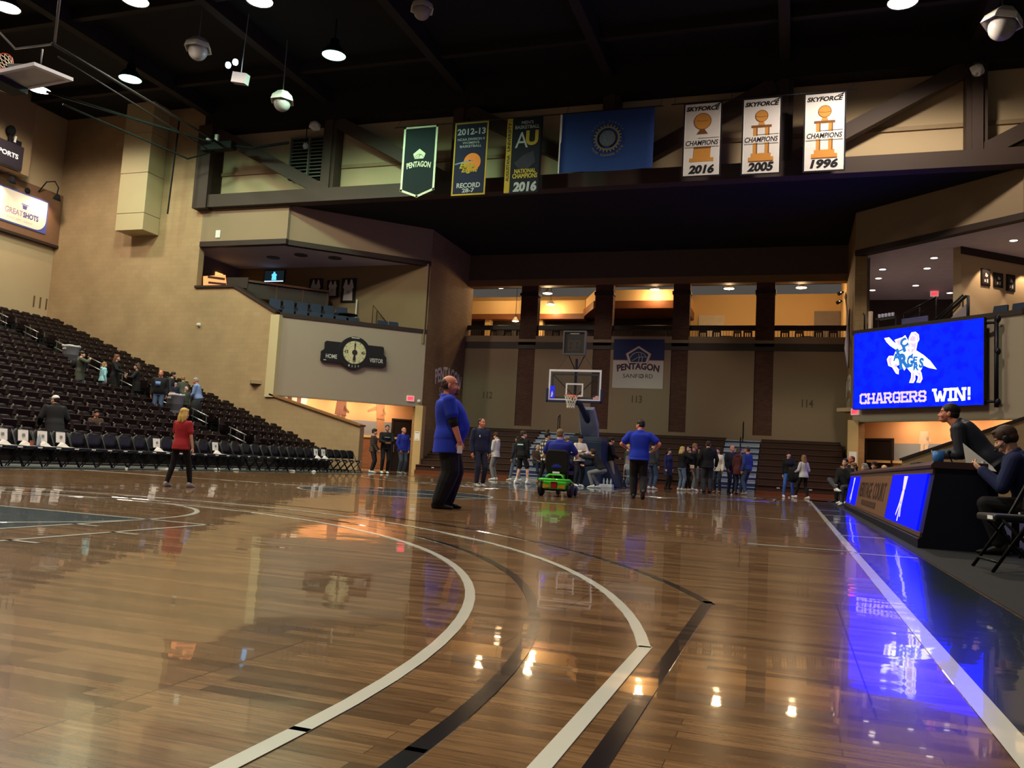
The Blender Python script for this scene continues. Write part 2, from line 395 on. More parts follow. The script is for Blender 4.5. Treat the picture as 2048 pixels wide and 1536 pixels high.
for s, y0 in ((1, 0), (-1, 28.65)):
    for x in (-1.83, 1.83, -2.44, 2.44): line([(x, y0), (x, y0+s*5.79)], .05, mb=wl)
    line([(-2.465, y0+s*5.79), (2.465, y0+s*5.79)], .05, mb=wl)
    ring2(wl, F0, 0, y0+s*5.79, 1.79, 1.84, .0005, .003, 72)
    for dy in (2.13, 3.0, 3.9, 4.75):
        for sx in (-1, 1): line([(sx*2.44, y0+s*dy), (sx*2.64, y0+s*dy)], .05, mb=wl); line([(sx*1.83, y0+s*(dy+.25)), (sx*2.03, y0+s*(dy+.25))], .05, mb=wl)
    yb = y0+s*1.6
    a0, a1 = (0, 180) if s > 0 else (180, 360)
    ring2(wl, F0, 0, yb, 5.97, 6.02, .0005, .003, 72, a0, a1)
    for x in (-5.995, 5.995): line([(x, y0), (x, yb)], .05, mb=wl)
    th = math.degrees(math.acos(6.58/6.73))
    ring2(wl, F0, 0, yb, 6.70, 6.75, .0005, .003, 72, a0+th, a1-th)
    for x in (-6.577, 6.577): line([(x, y0), (x, yb+s*1.41)], .05, mb=wl)
for y, xa, xb in ((8.53, 6.71, 7.6), (8.40, 7.68, 8.16), (11.1, 7.68, 8.14), (14.55, 7.68, 8.1), (17.5, 7.68, 8.1), (20.4, 7.68, 8.1), (20.12, 6.71, 7.6), (8.53, -7.6, -6.71)): line([(xa, y), (xb, y)], .06, mb=wl)
mark('floor_white_lines', wl, MWHITE)
bl = MB()
for s, y0 in ((1, 0), (-1, 28.65)):
    yb = y0+s*1.6; a0, a1 = (0, 180) if s > 0 else (180, 360)
    ring2(bl, F0, 0, yb, 6.27, 6.32, .0004, .0027, 72, a0, a1)
    for x in (-6.295, 6.295): line([(x, y0), (x, yb)], .05, .0027, mb=bl)
    th = math.degrees(math.acos(6.71/7.24))
    ring2(bl, F0, 0, yb, 7.19, 7.24, .0004, .0027, 72, a0+th-.3, a1-th+.3)
    for x in (-6.685, 6.685): line([(x, y0), (x, yb+s*2.72)], .05, .0027, mb=bl)
mark('floor_black_lines', bl, MBLK)
# dark rubber mat under the scorer's table side, worn edge along the apron
o = MB().box(8.24, 18.5, -7, 33.0, .0003, .006).build('floor_dark_mat', mat('dark_mat', (26, 27, 30), .8, scale=1.2, var=.25), fl); struct(o)
o = MB().box(-27.4, -8.42, -7, 30.8, .0003, .006).build('floor_side_mat', mat('grey_mat', (66, 68, 66), .7, scale=1.2, var=.2), fl); struct(o)

# ================================================================= hall shell
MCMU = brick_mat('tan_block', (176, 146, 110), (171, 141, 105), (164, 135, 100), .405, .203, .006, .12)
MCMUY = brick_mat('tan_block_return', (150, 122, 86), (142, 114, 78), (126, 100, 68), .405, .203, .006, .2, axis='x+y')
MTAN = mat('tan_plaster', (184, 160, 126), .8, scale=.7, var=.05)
MGREY = mat('warm_grey_panel', (166, 149, 130), .75, scale=.6, var=.04)
MDBEAM = mat('umber_steel', (64, 49, 42), .65, scale=1.5, var=.10)
MBLACK = mat('roof_black', (20, 20, 22), .9, scale=1.0, var=.2)
MDARK = mat('dark_trim', (52, 38, 32), .6)
MWOODT = mat('wood_trim', (150, 104, 62), .5, scale=8, var=.15)
MPANEL = mat('dim_taupe_block', (146, 124, 99), .85, scale=.8, var=.06)
MBRICK = brick_mat('brown_brick', (92, 58, 44), (76, 46, 36), (84, 66, 54), .21, .075, .008, .3)
struct(MB().prism([(-27.4, 30.8, 0), (-9.9, 30.8, 0), (-9.9, 30.8, 1.85), (-14.4, 30.8, 3.03), (-14.4, 30.8, 6.6), (-16.7, 30.8, 7.8), (-18.78, 30.8, 7.8), (-18.78, 30.8, 16.4), (-27.8, 30.8, 16.4), (-27.8, 30.8, 0)], (0, .35, 0)).build('wall_back_left', MCMU))
struct(MB().box(-27.9, -27.4, -7, 30.8, 0, 16.4).build('wall_left', MTAN))
struct(MB().box(-27.42, -26.5, -7, 28.2, 12.55, 16.4).build('wall_left_upper', mat('tan_plaster_shaded', (150, 126, 94), .8, scale=.7, var=.05)))  # darker copy of the tan plaster, the weaker light here is in its colour
struct(MB().box(-27.42, -27.15, -7, 30.78, 10.0, 12.5).build('wall_left_brown_band', mat('brown_band', (122, 88, 66), .7, scale=.8, var=.06)))
struct(MB().box(-27.42, -27.1, -7, 30.78, 9.88, 10.0).build('trim_left_band', MDARK))
# wooden caps on the portal wall and the suite parapet
cap = MB(); cap.obox((-14.4, 30.72, 3.03), (4.52, 0, -1.18), (0, .5, 0), (0.015, 0, .07)); struct(cap.build('trim_portal_cap', MWOODT))
cap = MB()
cap.box(-18.8, -16.68, 30.7, 31.25, 7.8, 7.9); cap.obox((-16.7, 30.7, 7.8), (2.3, 0, -1.2), (0, .55, 0), (.05, 0, .1)); struct(cap.build('trim_suite_cap', MDARK))
# roofs
struct(MB().box(-28, 22, -7, 31.6, 16.4, 16.7).build('ceiling', MBLACK))
bm_ = MB()
for x in (-18.6, -12.4, -6.2, 0, 6.5, 12.7): bm_.box(x-.18, x+.18, -7, 30.5, 15.75, 16.4)
for y in (3, 9.5, 16, 22.5, 28): bm_.box(-27.4, 22, y-.12, y+.12, 16.0, 16.4)
struct(bm_.build('ceiling_beams', mat('roof_beam', (34, 27, 25), .8)))
struct(MB().box(-20.2, 20, 31.0, 41, 11.5, 11.8).build('ceiling_end', MBLACK))
struct(MB().box(-18.78, 22, 31.3, 31.6, 11.9, 16.4).build('wall_clerestory', MTAN))
lg = MB(); lg.box(-18.78, 22, 31.22, 31.3, 13.15, 13.3); struct(lg.build('trim_clerestory_ledge', mat('ledge_tan', (150, 126, 94))))
# big timber-brown truss across the hall
tr = MB(); tr.box(-18.78, 22, 30.45, 31.0, 11.45, 12.03); struct(tr.build('beam_bottom_chord', MDBEAM))
tr = MB(); tr.box(-18.78, 22, 30.4, 31.25, 15.1, 16.4); struct(tr.build('beam_top_chord', mat('chord_black', (30, 25, 24), .8)))
PX = (-18.62, -12.3, -6.2, 0.1, 6.5, 12.75, 19.0)
for i, x in enumerate(PX):
    p = MB().box(x-.17, x+.17, 30.5, 30.95, 12.0, 15.2); p.box(x-.32, x+.32, 30.6, 31.2, 12.0, 15.2)
    struct(p.build('column_truss_post', MDBEAM))
for a, b in ((0, 1), (1, 2), (2, 3), (4, 3), (5, 4), (6, 5)):
    p = Vector((PX[a]+(.35 if a < b else -.35), 30.55, 15.0)); q = Vector((PX[b]-(.2 if a < b else -.2), 30.55, 12.0)); d = (q-p).normalized(); n = Vector((-d.z, 0, d.x))*.26
    struct(MB().prism([p-n, q-n, q+n, p+n], (0, .4, 0)).build('beam_diagonal', MDBEAM))
struct(MB().box(-19.05, -18.3, 30.35, 31.3, 11.4, 15.3).build('column_corner_post', MDBEAM))
# louvre vent behind the truss
t = thing('wall_louvre', (-13.4, 31.2, 13.0), 'grey louvred vent panel on the upper wall behind the left truss post', 'vent')
m = MB()
for z in [12.85+.16*i for i in range(11)]: m.obox((-14.5, 31.15, z), (1.85, 0, 0), (0, -.12, -.07), (0, 0, .03))
m.build('slats', mat('louvre_grey', (112, 108, 96), .6), t)
m = MB(); m.box(-14.56, -14.5, 30.98, 31.2, 12.7, 14.65); m.box(-12.65, -12.59, 30.98, 31.2, 12.7, 14.65); m.box(-13.6, -13.54, 30.98, 31.2, 12.7, 14.65); m.box(-14.5, -12.6, 30.98, 31.2, 14.6, 14.65)
m.build('louvre_frame', mat('louvre_grey', (112, 108, 96)), t)
MB().box(-14.5, -12.65, 31.16, 31.21, 12.7, 14.6).build('vent_back', MBLACK, t)
# square duct box on the tan wall
t = thing('duct_box', (-22, 30.3, 10.3), 'tall tan metal duct box mounted on the left block wall', 'duct')
m = MB()
for z0, z1 in ((10.32, 11.1), (11.12, 13.0), (13.02, 14.9), (14.92, 16.38)): m.box(-22.72, -21.15, 29.75, 30.78, z0, z1)
m.build('duct_panels', mat('duct_tan', (188, 168, 130), .6, scale=.8, var=.04), t, bevel=.01)
MB().box(-22.68, -21.19, 29.79, 30.79, 10.36, 16.35).build('duct_core', MDARK, t)

# ---------------- corner boxes (left one carries the old clock scoreboard, right one the video screen)
S = math.hypot(5.0, 4.5)
FL = Frame((-14.25, 30.95, 0), (4.95, 4.45, 0)); FR = Frame((9.3, 35.4, 0), (4.95, -4.45, 0)); FW = math.hypot(4.95, 4.45)
def corner(fr, side, sgn, full):
    L = FW if full else FW
    m = MB(); plate(fr, rect(0, 3.1, L, 6.55), -.3, 0, m)
    struct(m.build('wall_corner_box_'+side, MGREY))
    m = MB(); plate(fr, rect(-.05, 6.5, L+.03, 6.68), -.45, .05, m); struct(m.build('trim_parapet_'+side, MDARK))
    m = MB(); plate(fr, rect(-.03, 3.04, L, 3.1), -.32, .02, m); struct(m.build('trim_soffit_edge_'+side, mat('soffit_edge', (150, 140, 120))))
    m = MB(); plate(fr, rect(0, 9.95, L, 11.5), -.25, 0, m); struct(m.build('wall_fascia_'+side, MPANEL))
    m = MB(); plate(fr, rect(0, 9.72, L, 9.95), -.3, .03, m); struct(m.build('trim_fascia_'+side, MDARK))
    # slab over the portal, floor of the suite above
    m = MB(); plate(fr, rect(-1, 3.5, L+.2, 3.65), -6.5 if side == 'right' else -3.4, -.28, m); struct(m.build('ceiling_portal_'+side, mat('portal_soffit', (170, 140, 110))))
corner(FL, 'left', 1, True); corner(FR, 'right', -1, True)
struct(MB().box(-14.62, -14.18, 30.72, 31.2, 2.95, 6.55).build('wall_corner_box_return', mat('cream_panel_lit', (206, 184, 142), .75, scale=.7, var=.03)))  # pale paint, with the brighter light on this face put into the colour
struct(MB().box(-18.78, -14.2, 30.8, 31.05, 9.95, 11.5).build('wall_fascia_straight', MPANEL))
struct(MB().box(-18.78, -14.2, 30.77, 31.1, 9.72, 9.95).build('trim_fascia_straight', MDARK))
struct(MB().box(14.2, 22, 30.8, 31.05, 9.95, 11.5).build('wall_fascia_straight_right', MPANEL))
struct(MB().box(14.2, 22, 30.77, 31.1, 9.72, 9.95).build('trim_fascia_straight_right', MDARK))
struct(MB().box(14.2, 22, 30.8, 31.1, 3.1, 6.55).build('wall_box_straight_right', MGREY))
struct(MB().box(14.15, 22, 30.76, 31.2, 6.5, 6.68).build('trim_parapet_straight_right', MDARK))
# portals: columns and mural walls
for sx, fr, sd in ((-1, FL, 'left'), (1, FR, 'right')):
    struct(MB().box(*sorted((sx*9.12, sx*9.5)), 35.15, 35.5, 0, 3.1).build('column_portal_'+sd, mat('column_tan', (196, 166, 116), .8, scale=1, var=.04)))
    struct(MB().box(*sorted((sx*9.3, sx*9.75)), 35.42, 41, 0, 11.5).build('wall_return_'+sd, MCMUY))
MPEACH = mat('mural_peach', (226, 172, 120), .8, scale=.5, var=.05)
def mural(fr, sd, x0, x1):
    D = -1.62
    m = MB(); plate(fr, rect(x0, 0, x1, 3.5), D-.2, D, m); o = struct(m.build('wall_mural_'+sd, MPEACH))
    m = MB(); plate(fr, rect(x0, 1.62, x1, 2.3), D, D+.006, m); struct(m.build('wall_mural_grey_band', mat('mural_grey', (138, 140, 140), .8, scale=2, var=.08), o))
    m = MB(); plate(fr, rect(x0, .1, x1, 1.55), D, D+.05, m); struct(m.build('wall_mural_wainscot', brick_mat('wainscot_brick', (150, 96, 60), (138, 86, 52), (128, 92, 64), .3, .1, .008, .2, axis='x+y'), o))
    m = MB(); plate(fr, rect(x0, 1.52, x1, 1.62), D, D+.09, m); struct(m.build('trim_mural_rail_'+sd, mat('rail_cream', (214, 178, 116), .6)))
    return o, D
MUR_L, D = mural(FL, 'left', -.6, FW+.6)
MUR_R, D = mural(FR, 'right', -1.2, FW+3)
def mural_person(fr, cx, h, rgb, pose, parent, rgb2=None):
    """flat painted figure on the mural wall (shoulders to shoes; the head is hidden above)"""
    d0, d1 = D+.003, D+.012; m = MB()
    P = lambda pts: plate(fr, [(cx+x*h*.85, 1.6+(y+.3)*h*.88) for x, y in pts], d0, d1, m)
    if pose == 'suit':
        P([(-.16, .62), (.12, .62), (.14, .2), (-.2, .24)]); P([(-.14, .24), (-.03, .22), (-.06, -.3), (-.15, -.3)]); P([(-.01, .24), (.11, .22), (.1, -.3), (.0, -.3)]); P([(.06, .5), (.22, .34), (.21, .29), (.04, .36)])
    else:
        P([(-.12, .62), (.14, .62), (.16, .16), (-.08, .18)]); P([(-.08, .2), (.04, .2), (.1, -.3), (-.02, -.32)]); P([(.05, .2), (.16, .18), (.15, -.26), (.06, -.28)]); P([(-.1, .56), (-.36, .42), (-.36, .37), (-.09, .44)]); P([(.12, .5), (.2, .34), (.05, .26), (.05, .3), (.13, .36), (.08, .47)])
    o = m.build('mural_figure', mat('mural_paint_%d' % rgb[0], rgb, .8, scale=5, var=.14), parent); struct(o)
mural_person(FL, 3.3, 1.9, (122, 84, 66), 'suit', MUR_L); mural_person(FL, 5.1, 1.9, (176, 128, 92), 'reach', MUR_L)
m = MB(); plate(FL, [(.1, 2.3), (1.55, 2.3), (1.75, 3.45), (.1, 3.45)], D+.002, D+.008, m); struct(m.build('mural_panel_white', mat('mural_white', (226, 220, 206), .8), MUR_L))
m = MB(); letters(m, FL, 'U', 1.1, 2.8, .6, .95, D+.012, .06); struct(m.build('mural_letter', mat('mural_plum', (120, 84, 78), .8), MUR_L))
m = MB(); letters(m, FL, '8', .5, 2.9, .42, .6, D+.012, .05); struct(m.build('mural_numeral', mat('mural_blue', (120, 150, 190), .8), MUR_L))
# player painted on the right mural
mural_person(FR, 2.0, 1.45, (214, 190, 160), 'suit', MUR_R)
# doors in the portals
def portal_door(fr, n, x0, x1):
    d0 = D+.055
    m = MB(); plate(fr, rect(x0-.08, 0, x0, 2.5), D, D+.1, m); plate(fr, rect(x1, 0, x1+.08, 2.5), D, D+.1, m); plate(fr, rect(x0-.08, 2.42, x1+.08, 2.5), D, D+.1, m)
    root = struct(m.build('door_%d' % n, mat('door_frame_dark', (40, 30, 28), .5)))
    m = MB(); plate(fr, rect(x0, .02, x1, 2.42), d0-.03, d0, m); struct(m.build('door_leaf', mat('door_dark', (30, 24, 24), .5), root))
    m = MB(); plate(fr, rect(x0+.06, .9, x0+.1, 1.25), d0, d0+.05, m); struct(m.build('door_handle', mat('steel', (150, 150, 150), .35, .9), root))
portal_door(FL, 1, 5.8, 6.68); portal_door(FR, 2, -.52, .60)
# upper suites
MSC = mat('suite_ceiling', (196, 186, 192), .85, scale=.9, var=.07); MSW = mat('suite_wall', (128, 106, 78), .85, scale=.9, var=.06)
struct(MB().prism([(-20, 31.1, 9.78), (-14.3, 31.1, 9.78), (-9.4, 35.5, 9.78), (-20, 35.5, 9.78)], (0, 0, .12)).build('ceiling_suite_left', MSC))
struct(MB().box(-20, -9.35, 35.25, 35.45, 6.0, 9.8).build('wall_suite_back_left', MSW))
struct(MB().box(-20.1, -19.9, 31.15, 35.3, 6.0, 9.8).build('wall_suite_side_left', MSW))
struct(MB().prism([(-20, 31.2, 6.0), (-14.3, 31.2, 6.0), (-9.5, 35.4, 6.0), (-20, 35.4, 6.0)], (0, 0, .15)).build('floor_suite_left', mat('dark_carpet', (96, 88, 88), .95)))
# the right suite runs far back
struct(MB().prism([(9.4, 35.5, 9.78), (14.3, 31.1, 9.78), (22, 31.1, 9.78), (22, 46, 9.78), (9.4, 46, 9.78)], (0, 0, .12)).build('ceiling_suite_right', mat('suite_ceiling_pale', (214, 204, 214), .85)))
struct(MB().prism([(9.5, 35.5, 6.0), (14.3, 31.2, 6.0), (22, 31.2, 6.0), (22, 46, 6.0), (9.5, 46, 6.0)], (0, 0, .15)).build('floor_suite_right', mat('suite_carpet', (168, 156, 156), .95)))
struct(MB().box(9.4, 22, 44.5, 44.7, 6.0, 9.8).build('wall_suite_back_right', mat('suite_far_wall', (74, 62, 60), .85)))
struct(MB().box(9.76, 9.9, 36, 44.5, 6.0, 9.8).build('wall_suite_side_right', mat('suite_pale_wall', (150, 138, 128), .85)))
pw = Vector((12.95, 34.55, 0)); pd = Vector((3.1, 2.5, 0)).normalized()
FP = Frame(pw, pd); m = MB(); plate(FP, rect(0, 6.1, 8, 9.8), -.35, 0, m); struct(m.build('wall_picture', mat('picture_wall_tan', (196, 168, 132), .85, scale=.8, var=.04)))
m = MB(); plate(FP, rect(-.02, 9.5, 8, 9.78), .0, .04, m); struct(m.build('trim_picture_wall', MDARK))

# ---------------- far end wall with five openings onto the concourse
PIL = ((-6.36, -5.46), (-2.45, -1.55), (1.42, 2.22), (5.3, 6.15))
BAY = ((-9.3, -6.36), (-5.46, -2.45), (-1.55, 1.42), (2.22, 5.3), (6.15, 9.3))
for x0, x1 in BAY: struct(MB().box(x0, x1, 40.32, 40.7, 1.6, 7.22).build('wall_far_panel', MPANEL))
for x0, x1 in PIL:
    struct(MB().box(x0, x1, 40.36, 40.8, 0, 10.2).build('column_brick_pier', MBRICK))
    m = MB(); m.box(x0-.01, x1+.01, 40.30, 40.5, 6.75, 7.05); m.box(x0-.01, x1+.01, 40.30, 40.5, 2.15, 2.6); struct(m.build('trim_pier_band', MPANEL))
    struct(MB().box(x0-.04, x1+.04, 40.25, 40.85, 9.3, 9.45).build('trim_pier_cap', MDARK))
struct(MB().box(-9.5, 9.5, 40.3, 40.75, 10.15, 11.5).build('wall_far_upper', mat('far_upper_dark', (88, 74, 62), .9)))
struct(MB().box(-9.4, 9.4, 40.28, 40.8, 9.82, 10.16).build('beam_far_lintel', mat('lintel_brown', (138, 104, 72), .6, scale=3, var=.1)))
struct(MB().box(-9.4, 9.4, 40.3, 47, 6.55, 6.9).build('floor_concourse', mat('concourse_floor', (70, 60, 52), .6)))
MCREAM = mat('concourse_cream', (232, 190, 128), .8, scale=.6, var=.04)
struct(MB().box(-12, 9.8, 46.0, 46.2, 6.9, 10.45).build('wall_concourse_back', MCREAM))
struct(MB().box(9.3, 9.5, 40.8, 46.0, 6.9, 11.0).build('wall_concourse_right', MCREAM))
struct(MB().box(-12.3, -12.1, 40.8, 46.0, 6.9, 11.0).build('wall_concourse_left', MCREAM))
struct(MB().box(-12.3, 9.8, 40.75, 46.2, 11.0, 11.2).build('ceiling_concourse', MBLACK))
# stepped bulkhead over the concession counters
m = MB(); m.box(-12, -4.1, 44.9, 45.9, 9.2, 10.0); struct(m.build('wall_bulkhead_far', MCREAM))
m = MB(); m.box(-12, -4.1, 44.82, 45.95, 8.92, 9.22); struct(m.build('trim_bulkhead_far', mat('bulkhead_wood', (126, 76, 46), .4, scale=6, var=.15)))
m = MB(); m.prism([(-4.1, 45.0, 9.45), (-3.0, 42.6, 9.45), (1.75, 42.6, 9.45), (1.75, 46, 9.45), (-4.1, 46, 9.45)], (0, 0, .6)); struct(m.build('wall_bulkhead_near', MCREAM))
m = MB(); m.prism([(-4.2, 44.95, 9.05), (-3.05, 42.5, 9.05), (1.8, 42.5, 9.05), (1.8, 46, 9.05), (-4.2, 46, 9.05)], (0, 0, .4)); struct(m.build('trim_bulkhead_near', mat('bulkhead_wood', (126, 76, 46))))
struct(MB().box(-12, 1.6, 45.5, 45.98, 6.9, 9.0).build('wall_concession_shade', mat('concession_shade', (46, 36, 30), .8)))  # dark box stands for the shade inside the concession openings
struct(MB().box(-10.05, -9.75, 45.0, 45.5, 6.9, 8.95).build('column_concession', MCREAM))
struct(MB().box(-6.75, -6.55, 45.0, 45.5, 6.9, 8.95).build('column_concession', MCREAM))
struct(MB().box(2.05, 3.4, 45.93, 46.02, 6.9, 9.3).build('door_3', mat('door_pale', (226, 208, 178), .6)))
struct(MB().box(8.0, 9.28, 45.9, 46.02, 6.9, 9.5).build('wall_concourse_niche', mat('niche_grey', (150, 136, 124), .7)))
# ================================================================= concourse: pendants, rails, cafe chairs
def pendant(x, y, z, label, power, r=.26):
    t = thing('pendant_lamp', (x, y, z), label, 'pendant lamp', 'warm pendant lamps over the concourse')
    MB().lathe([(.04, .25), (.06, .24), (r*.8, .08), (r, .0), (r*.96, 0), (r*.7, .07), (.04, .2)], (x, y, z), 20).build('shade', mat('lamp_white', (230, 220, 200), .5), t, True)
    MB().tube([(x, y, z+.24), (x, y, 11.0)], .015, 6).build('cord', MBLACK, t)
    MB().lathe([(.02, -.02), (r*.6, -.015), (r*.95, .01), (r*.9, .03)], (x, y, z), 20).build('bulb_glass', mat('warm_bulb', (255, 236, 196), var=0, emit=20), t, True)
    lamp('pendant_bulb', 'POINT', (x, y, z-.15), power, (1, .68, .36), .15, parent=t)
pendant(-5.46, 42, 9.77, 'upper of two warm pendant lamps beside the second opening', 70)
pendant(-5.9, 44.2, 9.62, 'lower of two warm pendant lamps in the second opening', 70)
pendant(.24, 42, 9.9, 'warm pendant lamp in the opening above the blue and white banner', 80)
pendant(3.91, 42, 9.9, 'warm pendant lamp in the opening above the pale concourse door', 110)
pendant(7.31, 42, 9.9, 'warm pendant lamp in the rightmost concourse opening', 110)
pendant(-8.05, 44.6, 8.75, 'small warm pendant lamp low in the leftmost concourse opening', 25, .2)
pendant(-8.6, 43.2, 10.4, 'warm pendant lamp hidden high behind the leftmost lintel', 70)
for (y, z), nm in (((43.4, 9.95), 'upper'), ((44.6, 9.75), 'lower')):
    t = thing('track_spotlight', (9.2, y, z), nm+' white spotlight on the right side wall of the concourse', 'spotlight', 'concourse wall spotlights')
    MB().lathe([(.05, 0), (.09, .02), (.09, .2), (.04, .22)], (9.2, y, z), 12, (-.8, -.3, -.5)).build('spot_body', mat('dark_metal', (32, 32, 34)), t, True)
    MB().box(9.16, 9.3, y-.04, y+.04, z-.03, z+.05).build('mount', mat('dark_metal', (32, 32, 34)), t)
    MB().ell((9.15, y-.04, z-.02), (.07, .07, .05)).build('spot_lens', mat('warm_bulb', (255, 236, 196)), t, True)
for i, (x0, x1) in enumerate(BAY):
    nm = ('leftmost', 'second', 'middle', 'fourth', 'rightmost')[i]
    t = thing('concourse_railing', ((x0+x1)/2, 40.6, 6.9), 'dark railing across the %s concourse opening of the far wall' % nm, 'railing', 'concourse railings')
    MB().box(x0, x1, 40.5, 40.68, 7.56, 7.80).build('top_rail', mat('rail_dark', (44, 32, 28), .35), t, bevel=.02)
    m = MB()
    n = int((x1-x0)/.13)
    for k in range(n+1): m.box(x0+.02+k*(x1-x0-.04)/n-.008, x0+.02+k*(x1-x0-.04)/n+.008, 40.58, 40.6, 7.2, 7.58)
    m.build('balusters', mat('rail_dark', (44, 32, 28)), t)
def cafe_chair(x, y, rz, label, proto=[]):
    if proto: return copy_tree(proto[0], (x, y, 6.9), rz, label)
    t = thing('cafe_chair', (x, y, 6.9), label, 'chair', 'dark chairs on the concourse'); m_ = mat('cafe_wood', (40, 26, 22), .5)
    MB().box(x-.21, x+.21, y-.21, y+.21, 7.33, 7.38).build('seat', m_, t, bevel=.01)
    b = MB(); b.box(x-.2, x+.2, y+.17, y+.21, 7.72, 7.86)
    for k in range(4): b.box(x-.17+k*.1, x-.13+k*.1, y+.18, y+.2, 7.38, 7.74)
    b.build('backrest', m_, t)
    for sx in (-1, 1):
        for sy in (-1, 1): MB().box(x+sx*.19-.02, x+sx*.19+.02, y+sy*.19-.02, y+sy*.19+.02, 6.9, 7.34 if sy < 0 else 7.74).build('leg', m_, t)
    t.rotation_euler = (0, 0, rz); proto.append(t); return t
for x, y, rz in ((-8.4, 41.9, 0), (-7.6, 42.0, .1), (-6.9, 41.9, 0), (-4.9, 42, .2), (-4.0, 42.1, -.1), (-3.1, 42, 0), (-.6, 42, .1), (.6, 42.1, -.2), (2.7, 42, 0), (3.4, 41.9, .1), (4.3, 42.2, -.3), (4.9, 42.0, .2), (6.6, 42.0, 0), (7.3, 42.2, .2), (8.1, 41.9, -.2), (8.8, 42, 0)):
    cafe_chair(x, y, rz, 'dark slat-back chair seen through the concourse railing on the far wall')
def cafe_table(x, y, label):
    t = thing('cafe_table', (x, y, 6.9), label, 'table', 'concourse tables'); m_ = mat('cafe_wood', (40, 26, 22))
    MB().lathe([(.02, .70), (.4, .70), (.42, .72), (.4, .74), (.02, .74)], (x, y, 6.9), 20).build('tabletop', m_, t)
    MB().lathe([(.25, 0), (.25, .03), (.04, .06), (.04, .70)], (x, y, 6.9), 14).build('pedestal', m_, t)
for x, y, w_ in ((-7.9, 43.0, 'leftmost'), (-4.4, 43, 'second'), (3.8, 43, 'fourth'), (7.6, 43, 'rightmost')): cafe_table(x, y, 'round dark table behind the railing of the %s concourse opening' % w_)

# ================================================================= bleachers along the far wall
MBL = mat('bleacher_brown', (62, 38, 28), .5, scale=3, var=.15); MBR = mat('bleacher_red', (112, 58, 34), .45, scale=4, var=.12)
MSIL = mat('silver_tread', (170, 176, 184), .4, .3); MNAVY = mat('navy_step', (36, 46, 92), .5)
RZ = [.40+.27*i for i in range(8)]; RY = [34.7+.62*i for i in range(8)]
AIS = ((-4.62, -2.85), (4.15, 5.72))
SEC = ((-9.1, AIS[0][0]), (AIS[0][1], AIS[1][0]), (AIS[1][1], 9.1))
for n, (x0, x1) in enumerate(SEC):
    t = thing('bleacher_section', ((x0+x1)/2, 34.7, 0), ('brown folding bleacher section in the far left corner behind the tall man', 'brown folding bleacher section behind the basketball stand', 'brown folding bleacher section at the far right beside the seated people')[n], 'bleachers', 'folding bleachers on the far wall')
    for i in range(8):
        m = MB(); m.box(x0, x1, RY[i]+(0 if i else .03), 40.2 if i == 7 else RY[i]+.7, 0.02 if i == 0 else RZ[i-1]-.02, RZ[i]-.05)
        m.build('riser', MBL, t)
        m = MB(); m.box(x0+.02, x1-.02, RY[i]-.03, RY[i]+.28, RZ[i]-.05, RZ[i]); m.build('bench_board', MBL, t, bevel=.01)
    MB().box(x0, x1, 34.62, 34.72, 0, .15).build('kick_board', MBR, t)
    m = MB(); m.box(x0, x1, 40.0, 40.1, 2.3, 2.42); m.build('top_rail', MBL, t)
    d = MB()
    for k in range(3): d.box(x0+.8+k*1.2, x0+.92+k*1.2, 34.7, 34.73, .27, .32)
    d.build('number_plate', mat('plate_pale', (200, 196, 186)), t)
for n, (x0, x1) in enumerate(AIS):
    t = thing('aisle_steps', ((x0+x1)/2, 34.6, 0), ('silver and blue bleacher steps left, behind the boy in black shorts', 'silver and blue bleacher steps right, behind the man in maroon')[n], 'steps', 'bleacher aisle steps')
    for i in range(8):
        for h in (0, 1):
            z = (RZ[i]-.27 if i else .0)+.135*h; y = RY[i]-.08+.31*h
            MB().box(x0+.03, x1-.03, y, RY[i]+.75, z, z+.135 if not (i == 0 and h) else RZ[0]).build('step', MSIL if h == 0 else MNAVY, t, bevel=.006)
            MB().box(x0+.03, x1-.03, y-.02, y+.05, z+.10, z+.14).build('step_nosing', MSIL, t)
    xm = (x0+x1)/2
    for i in (1, 4, 7): MB().tube([(xm, RY[i]+.1, RZ[i]-.2), (xm, RY[i]+.1, RZ[i]+.75), (xm, RY[i]+.4, RZ[i]+.88), (xm, RY[i]+.45, RZ[i]+.1)], .022, 8).build('hand_rail', mat('rail_black', (24, 22, 24), .4), t, True)
# ================================================================= numbers and lettering painted on the walls
def painted(name, fr, body, cx, cz, w_, h_, m_, parent_label, **k):
    o = letters(MB(), fr, body, cx, cz, w_, h_, .006, **k).build(name, m_); return struct(o)
FF = Frame((0, 40.32, 0), (1, 0, 0)); MNUM = mat('section_number_paint', (92, 78, 62), .8)
painted('wall_number', FF, '112', -7.88, 4.12, .5, .36, MNUM, '', bold=0.020); painted('wall_number', FF, '113', -.15, 4.12, .5, .36, MNUM, '', bold=0.020); painted('wall_number', FF, '114', 7.68, 4.15, .5, .36, MNUM, '', bold=0.020)
FWL = Frame((-27.4, 0, 0), (0, 1, 0)); painted('wall_number', FWL, '111', 30.35, 7.1, .8, .55, mat('section_number_dark', (104, 82, 58), .8), '', bold=0.020)
MCHALK = mat('painted_white', (250, 244, 234), .8)
for fr, c in ((Frame((-9.3, 0, 0), (0, 1, 0)), 38.35), (Frame((9.3, 0, 0), (0, -1, 0)), -38.35)):
    painted('wall_lettering', fr, 'PENTAGON', c, 4.62, 3.3, .72, MCHALK, '', bold=0.027, arch=.09)
    painted('wall_lettering', fr, 'SANFORD', c, 3.98, 2.1, .42, MCHALK, '')

